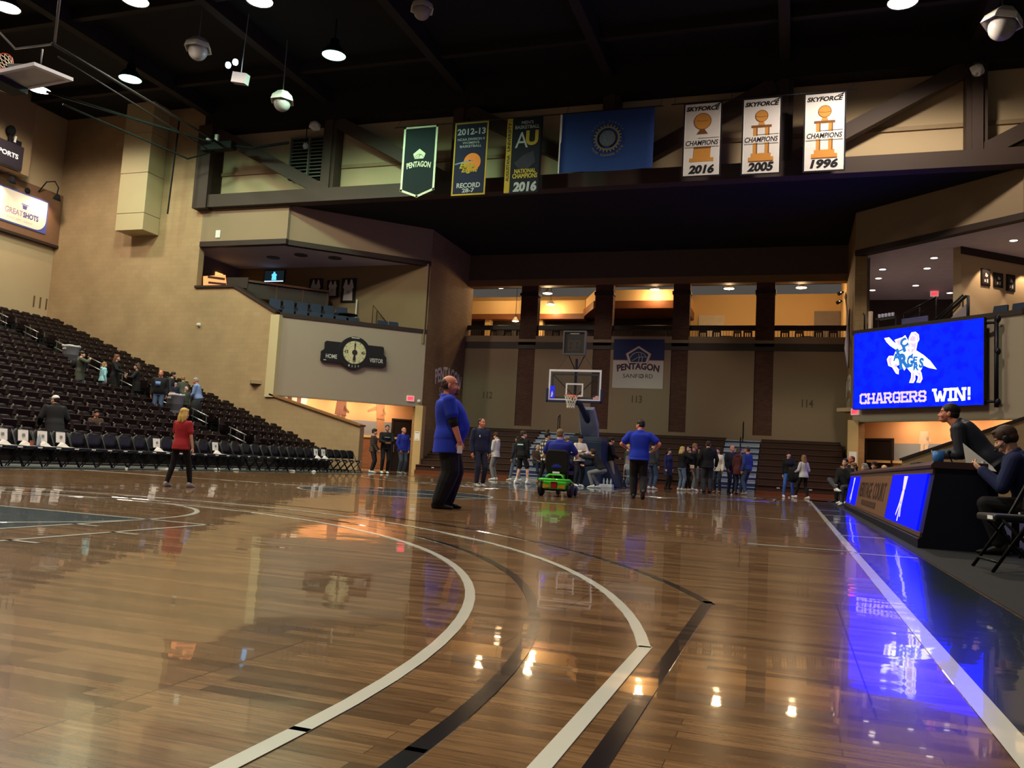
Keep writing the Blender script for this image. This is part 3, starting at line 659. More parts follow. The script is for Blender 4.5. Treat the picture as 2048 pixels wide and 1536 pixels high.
# ================================================================= cloth banners
def pole(x0, x1, y, z, label):
    t = thing('banner_rod', ((x0+x1)/2, y, z), label, 'rod', 'banner rods'); mr = mat('rod_black', (24, 22, 22), .4)
    MB().tube([(x0, y, z), (x1, y, z)], .025, 8).build('rod', mr, t, True)
    for k in range(4):
        x = x0+.1+(x1-x0-.2)*k/3; MB().tube([(x, y, z), (x, 30.5, 15.4)], .008, 5).build('hanging_cable', mr, t, True)
YB = 29.5
pole(-8.6, 2.3, YB, 14.02, 'long thin black rod holding the dark banners and blue flag')
pole(2.6, 8.9, YB, 14.04, 'thin black rod holding the three white trophy banners')
def cloth(fr, pts, name, m_, parent, d=0, wave=.03, cols=14):
    """hanging cloth cut to an outline: a grid between the left and right edges with soft vertical folds; hem may be a point"""
    (x0, y0), (x1, y1) = pts[0], pts[1]; hem = pts[2] if len(pts) > 2 else 0; mb = MB(); rows = 8; v = []
    for s in (0, 1):
        for j in range(rows+1):
            for i in range(cols+1):
                a = i/cols; lo = y0+hem*abs(2*a-1); y = y1+(lo-y1)*j/rows
                v.append(fr.p(x0+(x1-x0)*a, y, d+wave*math.sin(a*7+.4)*(j/rows)-.012*s))
    n = (rows+1)*(cols+1); f = []
    for j in range(rows):
        for i in range(cols):
            k = j*(cols+1)+i; f += [(k+1, k, k+cols+1, k+cols+2), (n+k, n+k+1, n+k+cols+2, n+k+cols+1)]
    for j in range(rows):
        for i in (0, cols):
            k = j*(cols+1)+i; f.append((k, k+cols+1, n+k+cols+1, n+k))
    mb.add(v, f)
    return mb.build(name, m_, parent, True)
def banner(x0, x1, z0, z1, name, label, m_, hem=0, wave=.0, group='championship banners on the truss'):
    t = thing(name, ((x0+x1)/2, YB, z0), label, 'banner', group)
    fr = Frame(((x0+x1)/2, YB, z0), (1, 0, 0)); w_, h_ = x1-x0, z1-z0
    cloth(fr, ((-w_/2, 0), (w_/2, h_), hem), 'cloth', m_, t, 0, wave)
    return t, fr, w_, h_
MWB = mat('banner_white', (226, 218, 216), .85, var=.03); MINK = mat('banner_ink', (26, 26, 34), .8); MGOLD = mat('banner_gold', (206, 140, 64), .8); MGOLDD = mat('banner_bronze', (120, 76, 40), .8)
MYEL = mat('banner_yellow', (170, 140, 42), .8); MSILV = mat('banner_silver', (164, 164, 164), .8); MRED = mat('banner_red', (150, 50, 44), .8); MORG = mat('banner_orange', (214, 120, 48), .8)
def border(fr, w_, h_, b, m_, t, name='border', d=.006):
    m = MB()
    for r_ in (rect(-w_/2, 0, w_/2, b), rect(-w_/2, h_-b, w_/2, h_), rect(-w_/2, b, -w_/2+b, h_-b), rect(w_/2-b, b, w_/2, h_-b)): plate(fr, r_, -.015, d, m)
    return m.build(name, m_, t)
for x0, x1, z0, year, two in ((3.06, 4.43, 11.26, '2016', 0), (5.12, 6.46, 11.22, '2005', 1), (7.19, 8.56, 11.2, '1996', 1)):
    t, fr, w_, h_ = banner(x0, x1, z0, 14.03, 'trophy_banner', 'white banner with a gold trophy and the year '+year, MWB)
    border(fr, w_, h_, .05, MINK, t)
    letters(MB(), fr, 'SKYFORCE', 0, h_*.915, w_*.86, .17, .01, bold=0.041, shear=.25).build('lettering', MINK, t)
    stroke(MB(), fr, [(w_*.32, h_*.95), (w_*.44, h_*.975), (w_*.38, h_*.94)], .03, .004, .01).build('wing_mark', MINK, t)
    letters(MB(), fr, year, 0, h_*.1, w_*.66, .33, .01, bold=0.047, shear=.2).build('year', MINK, t)
    sc = 1.0; g = MB(); k = MB(); cy = h_*.735
    if two:
        plate(fr, disc(0, cy+.06, .22, 20), .004, .008, g); plate(fr, [(-.08, cy-.16), (.08, cy-.16), (.12, cy-.28), (-.12, cy-.28)], .004, .008, g)
        plate(fr, rect(-.34, cy-.36, .34, cy-.27), .004, .009, k)
        for x in (-.27, .13): plate(fr, rect(x, h_*.27, x+.14, cy-.36), .004, .008, g); plate(fr, rect(x+.1, h_*.27, x+.14, cy-.36), .008, .010, k)
        plate(fr, rect(-.33, h_*.225, .33, h_*.275), .004, .009, g); plate(fr, rect(-.42, h_*.175, .42, h_*.225), .004, .009, g); plate(fr, rect(-.42, h_*.165, .42, h_*.178), .008, .011, k)
    else:
        plate(fr, disc(0, cy+.02, .31, 24), .004, .008, g); plate(fr, [(-.08, cy-.28), (.08, cy-.28), (.2, cy-.46), (-.2, cy-.46)], .004, .008, k)
        plate(fr, [(-.3, h_*.25), (.3, h_*.25), (.32, h_*.40), (-.28, h_*.40)], .004, .008, g); plate(fr, rect(-.28, h_*.375, .32, h_*.40), .008, .011, k); plate(fr, rect(-.42, h_*.2, .42, h_*.25), .004, .009, g)
    ring2(k, fr, 0, cy+(.06 if two else .02), .2 if two else .29, .22 if two else .31, .008, .011, 24)
    stroke(k, fr, [(-.2, cy+.05), (.0, cy+.02), (.2, cy+.05)], .015, .008, .011)
    g.build('trophy_print', MGOLD, t); k.build('trophy_shading', MGOLDD, t)
    plate(fr, rect(-w_*.43, h_*.41, w_*.43, h_*.50), .009, .012).build('name_strip', MWB, t)
    letters(MB(), fr, 'CHAMPIONS', 0, h_*.452, w_*.84, .19, .014, bold=0.027, shear=.22).build('lettering', MINK, t)
    s_ = MB(); stroke(s_, fr, [(-w_*.1, h_*.515), (w_*.43, h_*.515)], .012, .01, .013); stroke(s_, fr, [(-w_*.43, h_*.395), (w_*.43, h_*.395)], .012, .01, .013); s_.build('rule_line', MINK, t)
# dark pennant
t, fr, w_, h_ = banner(-8.15, -6.68, 11.06, 14.0, 'pennant_banner', 'dark green pennant with white border and pentagon emblem, pointed hem', mat('pennant_green', (18, 30, 32), .85), hem=.30)
m = MB()
stroke(m, fr, [(-w_/2+.03, h_-.03), (-w_/2+.03, .3), (0, .03), (w_/2-.03, .3), (w_/2-.03, h_-.03), (-w_/2+.03, h_-.03)], .085, -.015, .008); m.build('border', mat('banner_cream', (206, 208, 180), .8), t)
m = MB(); MCR = mat('banner_cream', (206, 208, 180))
letters(m, fr, 'PENTAGON', 0, h_*.44, w_*.72, .24, .01, bold=0.027, arch=.07); m.build('lettering', MCR, t)
m = MB(); plate(fr, [(-.2, h_*.54), (.2, h_*.54), (.27, h_*.61), (0, h_*.68), (-.27, h_*.61)], .004, .01, m); m.build('pentagon_emblem', MCR, t)
m = MB(); ring2(m, fr, 0, h_*.53, .2, .215, .01, .013, 20, 0, 180); stroke(m, fr, [(0, h_*.54), (.03, h_*.61)], .012, .01, .013); stroke(m, fr, [(-.14, h_*.55), (.1, h_*.6)], .012, .01, .013); m.build('emblem_lines', mat('pennant_green', (24, 44, 40)), t)
# 2012-13 banner
t, fr, w_, h_ = banner(-5.92, -4.5, 11.03, 14.0, 'record_banner', 'dark banner reading 2012-13 with an orange ball and gold border', mat('banner_midnight', (28, 28, 52), .85, scale=1, var=.25))
border(fr, w_, h_, .06, MYEL, t)
letters(MB(), fr, '2012-13', 0, h_*.87, w_*.84, .26, .01, bold=0.027).build('lettering', MSILV, t)
for k, (tx, ww) in enumerate((('NCAA DIVISION II', .8), ("WOMEN'S", .5), ('BASKETBALL', .64))): letters(MB(), fr, tx, 0, h_*(.765-.048*k), w_*ww, .1, .01, bold=0.013).build('lettering', mat('banner_ash', (150, 150, 150)), t)
plate(fr, disc(.1, h_*.45, .36, 26), .004, .008).build('orange_ball', MORG, t)
m = MB(); stroke(m, fr, [(-.6, h_*.43), (0, h_*.47), (.1, h_*.47)], .05, .008, .012); m.build('swoosh', mat('banner_sky', (96, 130, 150)), t)
letters(MB(), fr, 'Elite', -.1, h_*.405, .66, .24, .014, bold=0.041, shear=.3).build('lettering', MYEL, t); letters(MB(), fr, 'Eight', .02, h_*.335, .7, .24, .014, bold=0.041, shear=.3).build('lettering', MYEL, t)
for tx, zz, ww, hh in (('RECORD', .135, .7, .2), ('28-7', .065, .36, .17)): letters(MB(), fr, tx, 0, h_*zz, w_*ww, hh, .01, bold=0.027).build('lettering', MSILV, t)
# university banner
t, fr, w_, h_ = banner(-3.72, -2.28, 11.0, 14.02, 'champions_banner', 'black banner with a yellow side strip, AU letters and the year 2016', mat('banner_black', (22, 22, 34), .85, scale=1.4, var=.3))
plate(fr, rect(-w_/2, .03, -w_/2+.22, h_), .003, .008).build('side_strip', MYEL, t)
fv = Frame(fr.p(-w_/2+.11, h_*.5), (0, 0, 1), (-1, 0, 0)); letters(MB(), fv, 'AUGUSTANA', -.50, 0, h_*.35, .13, .012, bold=0.027).build('lettering', MINK, t); letters(MB(), fv, 'UNIVERSITY', .75, 0, h_*.38, .13, .012, bold=0.027).build('lettering', MINK, t)
for tx, zz, ww, hh, mm in (("MEN'S", .93, .34, .13, MSILV), ('BASKETBALL', .87, .68, .14, MSILV)): letters(MB(), fr, tx, .1, h_*zz, w_*ww, hh, .01, bold=0.020).build('lettering', mat('banner_ash', (150, 150, 150)), t)
letters(MB(), fr, 'A', -.1, h_*.70, .52, .62, .01, bold=.0).build('monogram', MSILV, t); letters(MB(), fr, 'U', .32, h_*.72, .5, .6, .012, bold=0.041).build('monogram', MYEL, t)
m = MB(); plate(fr, [(-.35, h_*.4), (.0, h_*.5), (.4, h_*.55), (.5, h_*.4), (.2, h_*.32), (-.2, h_*.33)], .003, .006, m); m.build('player_print', mat('banner_shade', (52, 48, 60), .85, scale=4, var=.5), t)
for tx, zz, ww, hh in (('NATIONAL', .29, .6, .17), ('CHAMPIONS', .225, .7, .19)): letters(MB(), fr, tx, .1, h_*zz, w_*ww, hh, .01, bold=0.034).build('lettering', mat('banner_mustard', (176, 150, 46)), t)
letters(MB(), fr, '2016', .12, h_*.085, w_*.66, .4, .01, bold=0.054, shear=.1).build('year', MSILV, t)
# blue state flag
t, fr, w_, h_ = banner(-1.54, 2.0, 11.69, 14.05, 'state_flag', 'large blue flag with a round seal hanging between the banners', mat('flag_blue', (40, 66, 128), .85, scale=1, var=.08), wave=.05, group=None)
plate(fr, rect(-w_/2-.05, 0, -w_/2+.03, h_), -.02, .01).build('hoist_strip', mat('banner_white', (226, 218, 216)), t)
MSEAL = mat('seal_tan', (128, 116, 84), .8); m = MB(); ring2(m, fr, .05, h_*.52, .40, .46, .05, .056, 36); ring2(m, fr, .05, h_*.52, .27, .30, .05, .056, 30)
for k in range(24):
    a = 2*math.pi*k/24; c_, s_ = math.cos(a), math.sin(a)
    plate(fr, [(.05+.47*c_-.04*s_, h_*.52+.47*s_+.04*c_), (.05+.47*c_+.04*s_, h_*.52+.47*s_-.04*c_), (.05+.56*c_, h_*.52+.56*s_)], .05, .056, m)
m.build('seal_rings', MSEAL, t)
plate(fr, disc(.05, h_*.52, .26, 24), .048, .054).build('seal_scene', mat('seal_slate', (92, 104, 120), .8, scale=9, var=.5), t)
m = MB()
for i, ch in enumerate('MOUNT RUSHMORE STATE'):
    if ch == ' ': continue
    a = math.radians(215+i*115/19); q = Frame(fr.p(.05+.66*math.cos(a), h_*.52+.66*math.sin(a)), fr.r*-math.sin(a)+fr.u*math.cos(a), -(fr.r*math.cos(a)+fr.u*math.sin(a)))
    letters(m, q, ch, 0, 0, .06, .09, .056)
for i, ch in enumerate('SOUTH DAKOTA'):
    if ch == ' ': continue
    a = math.radians(150-i*120/11); q = Frame(fr.p(.05+.66*math.cos(a), h_*.52+.66*math.sin(a)), fr.r*math.sin(a)-fr.u*math.cos(a), fr.r*math.cos(a)+fr.u*math.sin(a))
    letters(m, q, ch, 0, 0, .06, .09, .056)
m.build('seal_lettering', MSEAL, t)
# pentagon banner on the far wall
t = thing('hall_banner', (-.16, 40.3, 4.65), 'blue over white wall banner with pentagon ball emblem beside the basket', 'banner')
fr = Frame((-.16, 40.31, 4.65), (1, 0, 0)); w_, h_ = 2.48, 2.42
plate(fr, rect(-w_/2, 0, w_/2, h_*.57), 0, .012).build('cloth_lower', mat('hall_banner_white', (196, 184, 174), .85, var=.03), t)
plate(fr, rect(-w_/2, h_*.57, w_/2, h_), 0, .012).build('cloth_upper', mat('hall_banner_navy', (48, 54, 90), .85, var=.05), t)
MCOP = mat('copper_line', (170, 110, 84), .8); MBAN = mat('hall_banner_white', (196, 184, 174))
pen = lambda s, cy=h_*.65: [(-.44*s, cy-.34*s), (.44*s, cy-.34*s), (.6*s, cy+.12*s), (0, cy+.5*s), (-.6*s, cy+.12*s)]
plate(fr, pen(1.06), .012, .016).build('emblem_outline', MCOP, t); plate(fr, pen(1.0), .016, .02).build('emblem_field', MBAN, t); plate(fr, pen(.82), .02, .024).build('emblem_ink', mat('emblem_navy', (40, 50, 84)), t)
m = MB()
for a0, a1, cx, r_ in ((20, 160, 0, .42),): ring2(m, fr, cx, h_*.56, r_-.012, r_+.012, .024, .028, 20, a0, a1)
stroke(m, fr, [(0, h_*.53), (.06, h_*.62), (0, h_*.7)], .02, .024, .028); stroke(m, fr, [(-.3, h_*.56), (-.02, h_*.63), (.32, h_*.64)], .02, .024, .028); stroke(m, fr, [(.18, h_*.53), (.2, h_*.62), (.12, h_*.7)], .02, .024, .028); m.build('ball_lines', MBAN, t)
letters(MB(), fr, 'PENTAGON', 0, h_*.40, w_*.84, .34, .02, bold=0.047, arch=.06).build('lettering', mat('plum_ink', (70, 40, 58)), t)
m = MB(); letters(MB(), fr, 'SANF', -.36, h_*.25, .74, .2, .02).build('lettering', mat('charcoal_ink', (52, 44, 54)), t); letters(MB(), fr, 'RD', .56, h_*.25, .36, .2, .02).build('lettering', mat('charcoal_ink', (52, 44, 54)), t); ring2(m, fr, .2, h_*.25, .055, .1, .012, .02, 20, -120, 120)
for dy in (-.07, 0, .07): stroke(m, fr, [(.06, h_*.25+dy), (.16, h_*.25+dy)], .03, .012, .02)
m.build('round_emblem', mat('charcoal_ink', (52, 44, 54)), t)
m = MB(); stroke(m, fr, [(-w_/2, h_*.57), (-.5, h_*.57)], .03, .012, .018); stroke(m, fr, [(.5, h_*.57), (w_/2, h_*.57)], .03, .012, .018); m.build('copper_line', MCOP, t)

# ================================================================= old clock scoreboard on the left corner box
cx, cz = 3.30, 5.22
t = thing('clock_scoreboard', FL.p(cx, cz-.8, 0), 'black retro scoreboard with round clock dial, HOME and VISITOR', 'scoreboard')
fr = Frame(FL.p(cx, cz, .02), FL.r); MSB = mat('scoreboard_black', (30, 27, 28), .45)
m = MB(); plate(fr, disc(0, 0, .74, 48), 0, .16, m)
for s in (-1, 1): plate(fr, [(s*.45, .42), (s*1.28, .42), (s*1.34, .36), (s*1.34, .06), (s*1.48, -.06), (s*1.48, -.46), (s*1.42, -.52), (s*.45, -.52)], 0, .155, m)
m.build('housing', MSB, t, bevel=.01)
plate(fr, disc(0, .02, .52, 48), .158, .175).build('dial', mat('dial_cream', (214, 204, 160), .6, scale=14, var=.12), t)
m = MB()
for k in range(60):
    a = 2*math.pi*k/60; l = .075 if k % 5 == 0 else .03; wd = .024 if k % 5 == 0 else .012
    stroke(m, fr, [((.52-l)*math.cos(a), .02+(.52-l)*math.sin(a)), (.525*math.cos(a), .02+.525*math.sin(a))], wd, .175, .18)
ring2(m, fr, 0, .02, .30, .306, .175, .178, 40); ring2(m, fr, 0, .02, .4, .406, .175, .178, 40)
m.build('dial_ticks', MSB, t)
m = MB(); letters(m, fr, '15', -.36, .03, .15, .15, .18, bold=0.027); letters(m, fr, '45', .38, .03, .15, .15, .18, bold=0.027); letters(m, fr, '30', 0, -.36, .15, .1, .18, bold=0.027); m.build('dial_numbers', MSB, t)
m = MB(); plate(fr, [(-.012, .04), (.012, .04), (.03, .3), (.035, .4), (0, .46), (-.035, .4), (-.03, .3)], .18, .19, m); plate(fr, disc(0, .02, .12, 24), .18, .2, m); plate(fr, [(-.02, 0), (.02, 0), (.07, -.3), (0, -.34), (-.07, -.3)], .18, .19, m); m.build('clock_hand', mat('hand_dark', (50, 38, 34), .5), t)
MSBT = mat('scoreboard_lettering', (206, 200, 190), .7)
letters(MB(), fr, 'HOME', -1.02, -.25, .5, .19, .157, bold=0.013).build('lettering', MSBT, t); letters(MB(), fr, 'VISITOR', 1.02, -.25, .62, .19, .157, bold=0.013).build('lettering', MSBT, t)
for i, ch in enumerate('1234'): letters(MB(), fr, ch, -.21+.14*i, -.60+(.02 if i in (0, 3) else 0), .05, .09, .162, bold=0.013).build('period_number', MSBT, t)
m = MB(); plate(fr, rect(-1.36, -.45, -1.24, -.42), .156, .16, m); plate(fr, rect(-.18, .66, .18, .70), .16, .165, m); m.build('maker_plate', mat('pale_plate', (200, 196, 190)), t)
# exit signs, cameras and other small wall fittings
def exit_sign(fr, label):
    t = thing('exit_sign', fr.p(0, 0, 0), label, 'exit sign', 'red lit exit signs')
    plate(fr, rrect(-.18, -.13, .18, .13, .02), 0, .07).build('sign_case', mat('exit_case', (226, 190, 190), .5, var=0, emit=.25), t)
    plate(fr, rect(-.15, -.10, .15, .10), .07, .074).build('face', mat('exit_face', (255, 120, 124), var=0, emit=.5), t)
    letters(MB(), fr, 'EXIT', 0, 0, .24, .13, .078, bold=0.041).build('lettering', mat('exit_red', (255, 30, 50), var=0, emit=2.2), t)
exit_sign(Frame(FL.p(6.08, 3.4, .0), FL.r), 'red EXIT sign on the left corner box above the portal')
exit_sign(Frame(FR.p(.14, 3.44, .0), FR.r), 'red EXIT sign at the lower left of the blue video screen')
exit_sign(Frame((13.2, 42.6, 9.65), (1, 0, 0)), 'red EXIT sign hanging in the right suite above the screen')
def dome_cam(p, n_, label):
    t = thing('wall_camera', p, label, 'camera', 'small white wall cameras'); p = Vector(p); n_ = Vector(n_)
    MB().lathe([(.09, 0), (.09, .05), (.07, .06)], p, 14, n_).build('mount', mat('white_plastic', (226, 222, 214), .4), t, True)
    MB().ell(p+n_*.09, (.075, .075, .075)).build('camera_dome', mat('white_plastic', (226, 222, 214)), t, True)
dome_cam((-18.4, 30.8, 6.1), (0, -1, 0), 'small white camera dome on the tan block wall')
dome_cam(FL.p(6.5, 3.3, 0), FL.n, 'small white camera at the lower right end of the left box')
t = tag(MB().box(-17.95, -17.7, 30.76, 30.8, 10.1, 10.45).build('wall_sensor', mat('white_plastic', (226, 222, 214)), bevel=.01), 'small white sensor box on the fascia above the left suite', 'sensor')
t = thing('notice_sheet', (-9.31, 35.14, 1.5), 'white paper notice taped to the tan portal column', 'notice')
fr = Frame((-9.31, 35.145, 1.7), (1, 0, 0)); plate(fr, rect(-.13, -.22, .13, .2), 0, .004).build('paper', mat('paper_white', (236, 232, 224), .8, var=.02), t)
m = MB(); stroke(m, fr, [(-.09, .14), (.09, .14)], .02, .004, .006); stroke(m, fr, [(-.09, -.16), (.06, -.16)], .012, .004, .006); m.build('print_lines', mat('banner_ink', (26, 26, 34)), t)

# ================================================================= video screen on the right corner box
s0, s1, z0, z1 = .34, 5.48, 3.52, 6.46
t = thing('video_screen', FR.p((s0+s1)/2, z0, .3), 'huge blue LED video screen reading CHARGERS WIN!', 'video screen')
fr = Frame(FR.p(s0, z0, .40), FR.r); sw, sh = s1-s0, z1-z0
plate(fr, rect(-.03, -.03, sw+.03, sh+.03), -.16, -.005).build('screen_cabinet', mat('cabinet_black', (18, 18, 26), .5), t)
plate(fr, rect(0, 0, sw, sh), -.005, 0).build('screen_face', screen_mat('led_blue', (0, 7, 255), 7.0, (0, 3, 225)), t)
def cp(x, y):
    """from the screen's own picture grid to the plane of the screen"""
    u = (x-22)/1885; top = 215*(1-u); bot = 1318-78*u
    return (u*sw, (1-(y-top)/(bot-top))*sh)
def art(polys, d0, d1, name, m_):
    for p in polys: plate(fr, [cp(*q) for q in p], d0, d1).build(name, m_, t)
MLW = mat('led_white', (255, 255, 255), var=0, emit=1.6); MLL = mat('led_lilac', (226, 204, 244), var=0, emit=.50); MLT = mat('led_steel', (30, 110, 200), var=0, emit=.6)
art([[(510, 275), (585, 262), (650, 325), (745, 395), (700, 450), (600, 385), (545, 330)], [(945, 545), (965, 455), (1005, 460), (1110, 530), (1200, 610), (1292, 735), (1180, 712), (1110, 680), (1050, 640)]], .001, .004, 'emblem_wing', MLW)
art([[(845, 262), (690, 470), (632, 598), (735, 640), (800, 700), (822, 752), (850, 710), (1055, 768), (1115, 660), (1108, 590), (1075, 560), (1035, 580), (945, 545), (860, 460), (872, 300)],
     [(640, 535), (585, 538), (556, 585), (580, 680), (640, 705), (700, 795), (738, 806), (742, 735), (700, 690), (755, 660), (760, 620)],
     [(858, 705), (930, 790), (925, 860), (898, 930), (962, 932), (990, 880), (985, 810), (1030, 835), (1025, 870), (1005, 925), (1062, 930), (1092, 870), (1075, 780), (1050, 745)],
     [(672, 300), (790, 262), (832, 232), (858, 280), (800, 352), (740, 410), (700, 370)], [(880, 320), (890, 262), (925, 192), (985, 184), (1032, 225), (1040, 300), (1015, 345), (995, 455), (912, 530), (850, 455), (862, 345)]], .001, .005, 'emblem_outline', MLW)
art([[(690, 318), (790, 278), (828, 255), (842, 285), (795, 345), (745, 392)], [(898, 312), (905, 270), (940, 235), (990, 255), (990, 310), (960, 330)], [(935, 205), (985, 198), (1022, 235), (1026, 300), (1005, 330), (1002, 250), (960, 225)],
     [(872, 350), (1005, 350), (985, 445), (912, 512), (862, 448)], [(645, 552), (595, 555), (575, 590), (595, 670), (640, 690), (620, 620)], [(665, 680), (715, 780), (728, 785), (725, 745), (690, 700), (735, 665), (690, 650)],
     [(890, 730), (945, 790), (940, 860), (915, 915), (952, 918), (975, 870), (970, 790)], [(1000, 765), (1048, 830), (1042, 870), (1022, 912), (1052, 915), (1078, 868), (1060, 785)]], .005, .008, 'emblem_tint', MLL)
art([[(905, 372), (925, 372), (925, 410), (965, 412), (963, 430), (925, 430), (922, 490), (908, 495), (905, 430), (878, 430), (876, 412), (905, 410)]], .008, .010, 'emblem_cross', MLW)
m = MB()
for ch, x, y, w_, h_, rot in (('C', 815, 345, 112, 130, -.4), ('H', 770, 455, 150, 90, -.3), ('A', 700, 552, 118, 98, -.2), ('R', 815, 610, 150, 225, -.15), ('G', 908, 615, 92, 170, 0), ('E', 985, 598, 66, 98, .1), ('R', 1003, 698, 88, 98, .1), ('S', 1075, 640, 72, 140, .1)):
    px_, py_ = cp(x, y); q = Frame(fr.p(px_, py_), fr.r*math.cos(rot)-fr.u*math.sin(rot), fr.u*math.cos(rot)+fr.r*math.sin(rot))
    letters(m, q, ch, 0, 0, w_/1885*sw, h_/1100*sh, .009, bold=0.06)
m.build('emblem_letters', MLT, t)
BLOCK = {'C': (4.1, [[(3.6, 4.4), (3.6, 5.4), (3, 6), (.8, 6), (0, 5.2), (0, .8), (.8, 0), (3, 0), (3.6, .6), (3.6, 1.6)]]),
    'H': (4.1, [[(0, 0), (0, 6)], [(3.4, 0), (3.4, 6)], [(0, 3), (3.4, 3)], [(-.5, 6), (.5, 6)], [(-.5, 0), (.5, 0)], [(2.9, 6), (3.9, 6)], [(2.9, 0), (3.9, 0)]]),
    'A': (4.3, [[(.1, 0), (1.3, 6), (2.4, 6), (3.6, 0)], [(.6, 2), (3.1, 2)], [(-.5, 0), (.7, 0)], [(3, 0), (4.2, 0)]]),
    'R': (4.2, [[(0, 0), (0, 6)], [(-.5, 6), (2.8, 6), (3.5, 5.3), (3.5, 3.7), (2.8, 3), (0, 3)], [(1.8, 3), (3.3, 0), (4.0, 0)], [(-.5, 0), (.6, 0)]]),
    'G': (4.1, [[(3.6, 4.4), (3.6, 5.4), (3, 6), (.8, 6), (0, 5.2), (0, .8), (.8, 0), (3, 0), (3.6, .6), (3.6, 2.7), (2.1, 2.7)]]),
    'E': (3.8, [[(0, 0), (0, 6)], [(-.5, 6), (3.2, 6), (3.2, 5)], [(0, 3), (2.4, 3)], [(-.5, 0), (3.2, 0), (3.2, 1)]]),
    'S': (4.0, [[(3.4, 4.6), (3.4, 5.4), (2.8, 6), (.7, 6), (0, 5.3), (0, 3.8), (.7, 3.1), (2.8, 2.9), (3.5, 2.2), (3.5, .7), (2.8, 0), (.6, 0), (0, .6), (0, 1.4)]]),
    'W': (5.6, [[(0, 6), (1.1, 0), (1.6, 0), (2.6, 4.5), (3.6, 0), (4.1, 0), (5.2, 6)], [(-.5, 6), (.6, 6)], [(4.7, 6), (5.7, 6)]]),
    'I': (1.7, [[(.6, 0), (.6, 6)], [(-.1, 6), (1.3, 6)], [(-.1, 0), (1.3, 0)]]),
    'N': (4.2, [[(0, 0), (0, 6)], [(-.5, 6), (.6, 6), (3, 0), (3.6, 0), (3.6, 6)], [(3.1, 6), (4.1, 6)], [(-.5, 0), (.5, 0)]]), '!': (1.0, [[(.4, 2.75), (.4, 6)], [(.4, .3), (.4, .6)]])}
def block(fr, body, cx, cy, w_, h_, d, name, m_, parent):
    """heavy slab lettering, one mesh per letter"""
    tot = sum(BLOCK[c][0]+1.15 for c in body); x = cx-w_/2+.4*w_/tot; sx, sy = w_/tot, h_/7.2
    for c in body:
        mb = MB()
        for pl in BLOCK[c][1]: stroke(mb, fr, [(x+(px+.5)*sx, cy+(py-3)*sy) for px, py in pl], 1.42*min(sx, sy), d, d+.002)
        mb.build(name, m_, parent); x += (BLOCK[c][0]+1.15)*sx
(ax, ay), (bx, by) = cp(120, 1172), cp(1155, 1122); block(fr, 'CHARGERS', (ax+bx)/2, (ay+by)/2, bx-ax, .40, .006, 'lettering', MLL, t)
(ax, ay), (bx, by) = cp(1235, 1112), cp(1755, 1085); block(fr, 'WIN!', (ax+bx)/2, (ay+by)/2, bx-ax, .44, .006, 'lettering', MLW, t)
m = MB(); P = lambda s, z, d: FR.p(s, z, d)
m.tube([P(5.86, 3.42, .28), P(5.86, 6.45, .28)], .07, 8); m.tube([P(5.48, 6.3, .3), P(5.9, 6.3, .2)], .05, 8); m.tube([P(5.48, 3.62, .3), P(5.9, 3.62, .2)], .05, 8)
for z in (3.6, 5.3, 6.4): m.add(*(lambda q: (q.v, q.f))(MB().ell(P(5.9, z, .27), (.1, .1, .13))))
m.build('bracket', mat('bracket_black', (24, 22, 30), .4), t, True)
# ================================================================= basketball goal at the far baseline
t = thing('basketball_goal', (0, 29.8, 0), 'portable basketball goal with glass backboard and navy padded base at far baseline', 'basketball hoop')
BY = 27.43
fr = Frame((0, BY, 0), (1, 0, 0)); MFW = mat('frame_white', (226, 222, 228), .35)
plate(fr, rect(-.9, 2.91, .9, 3.96), -.02, -.008).build('backboard_glass', glass_mat(), t)
m = MB()
for r_ in (rect(-.915, 2.9, .915, 2.96), rect(-.915, 3.9, .915, 3.97), rect(-.915, 2.96, -.86, 3.9), rect(.86, 2.96, .915, 3.9)): plate(fr, r_, -.04, .0, m)
m.build('backboard_frame', MFW, t)
m = MB()
for r_ in (rect(-.305, 3.05, .305, 3.1), rect(-.305, 3.45, .305, 3.5), rect(-.305, 3.1, -.255, 3.45), rect(.255, 3.1, .305, 3.45)): plate(fr, r_, -.008, .001, m)
m.build('target_square', MFW, t)
m = MB()
for r_ in (rect(-.83, 3.78, .83, 3.84), rect(-.83, 2.98, .83, 3.04), rect(-.83, 3.04, -.78, 3.78), rect(.79, 3.04, .83, 3.78)): plate(fr, r_, -.12, -.07, m)
m.build('steel_backing', mat('backing_grey', (96, 96, 100), .4, .5), t)
m = MB(); m.box(-.98, .98, BY-.03, BY+.06, 2.84, 2.92); m.box(-.99, -.91, BY-.03, BY+.06, 2.84, 3.32); m.box(.91, .99, BY-.03, BY+.06, 2.84, 3.32); m.build('edge_padding', mat('pad_navy', (34, 40, 70), .6), t, bevel=.015)
m = MB(); plate(fr, rect(-.86, 2.96, -.69, 3.4), -.005, .003, m); m.build('blue_decal', mat('decal_blue', (40, 44, 235), .5, var=0, emit=.25), t)
m = MB(); plate(fr, [(-.83, 3.02), (-.8, 3.18), (-.77, 3.22), (-.74, 3.12), (-.77, 3.02)], .003, .006, m); m.build('decal_player', MFW, t)
m = MB(); plate(fr, rect(.66, 2.97, .85, 3.09), -.005, .002, m); m.build('flag_decal', mat('decal_pink', (214, 160, 158), .6), t); plate(fr, rect(.66, 3.04, .74, 3.09), .002, .005).build('flag_canton', mat('decal_indigo', (70, 60, 110), .6), t)
MRIM = mat('rim_orange', (226, 84, 40), .45)
m = MB(); c0 = Vector((0, BY-.38, 3.05))
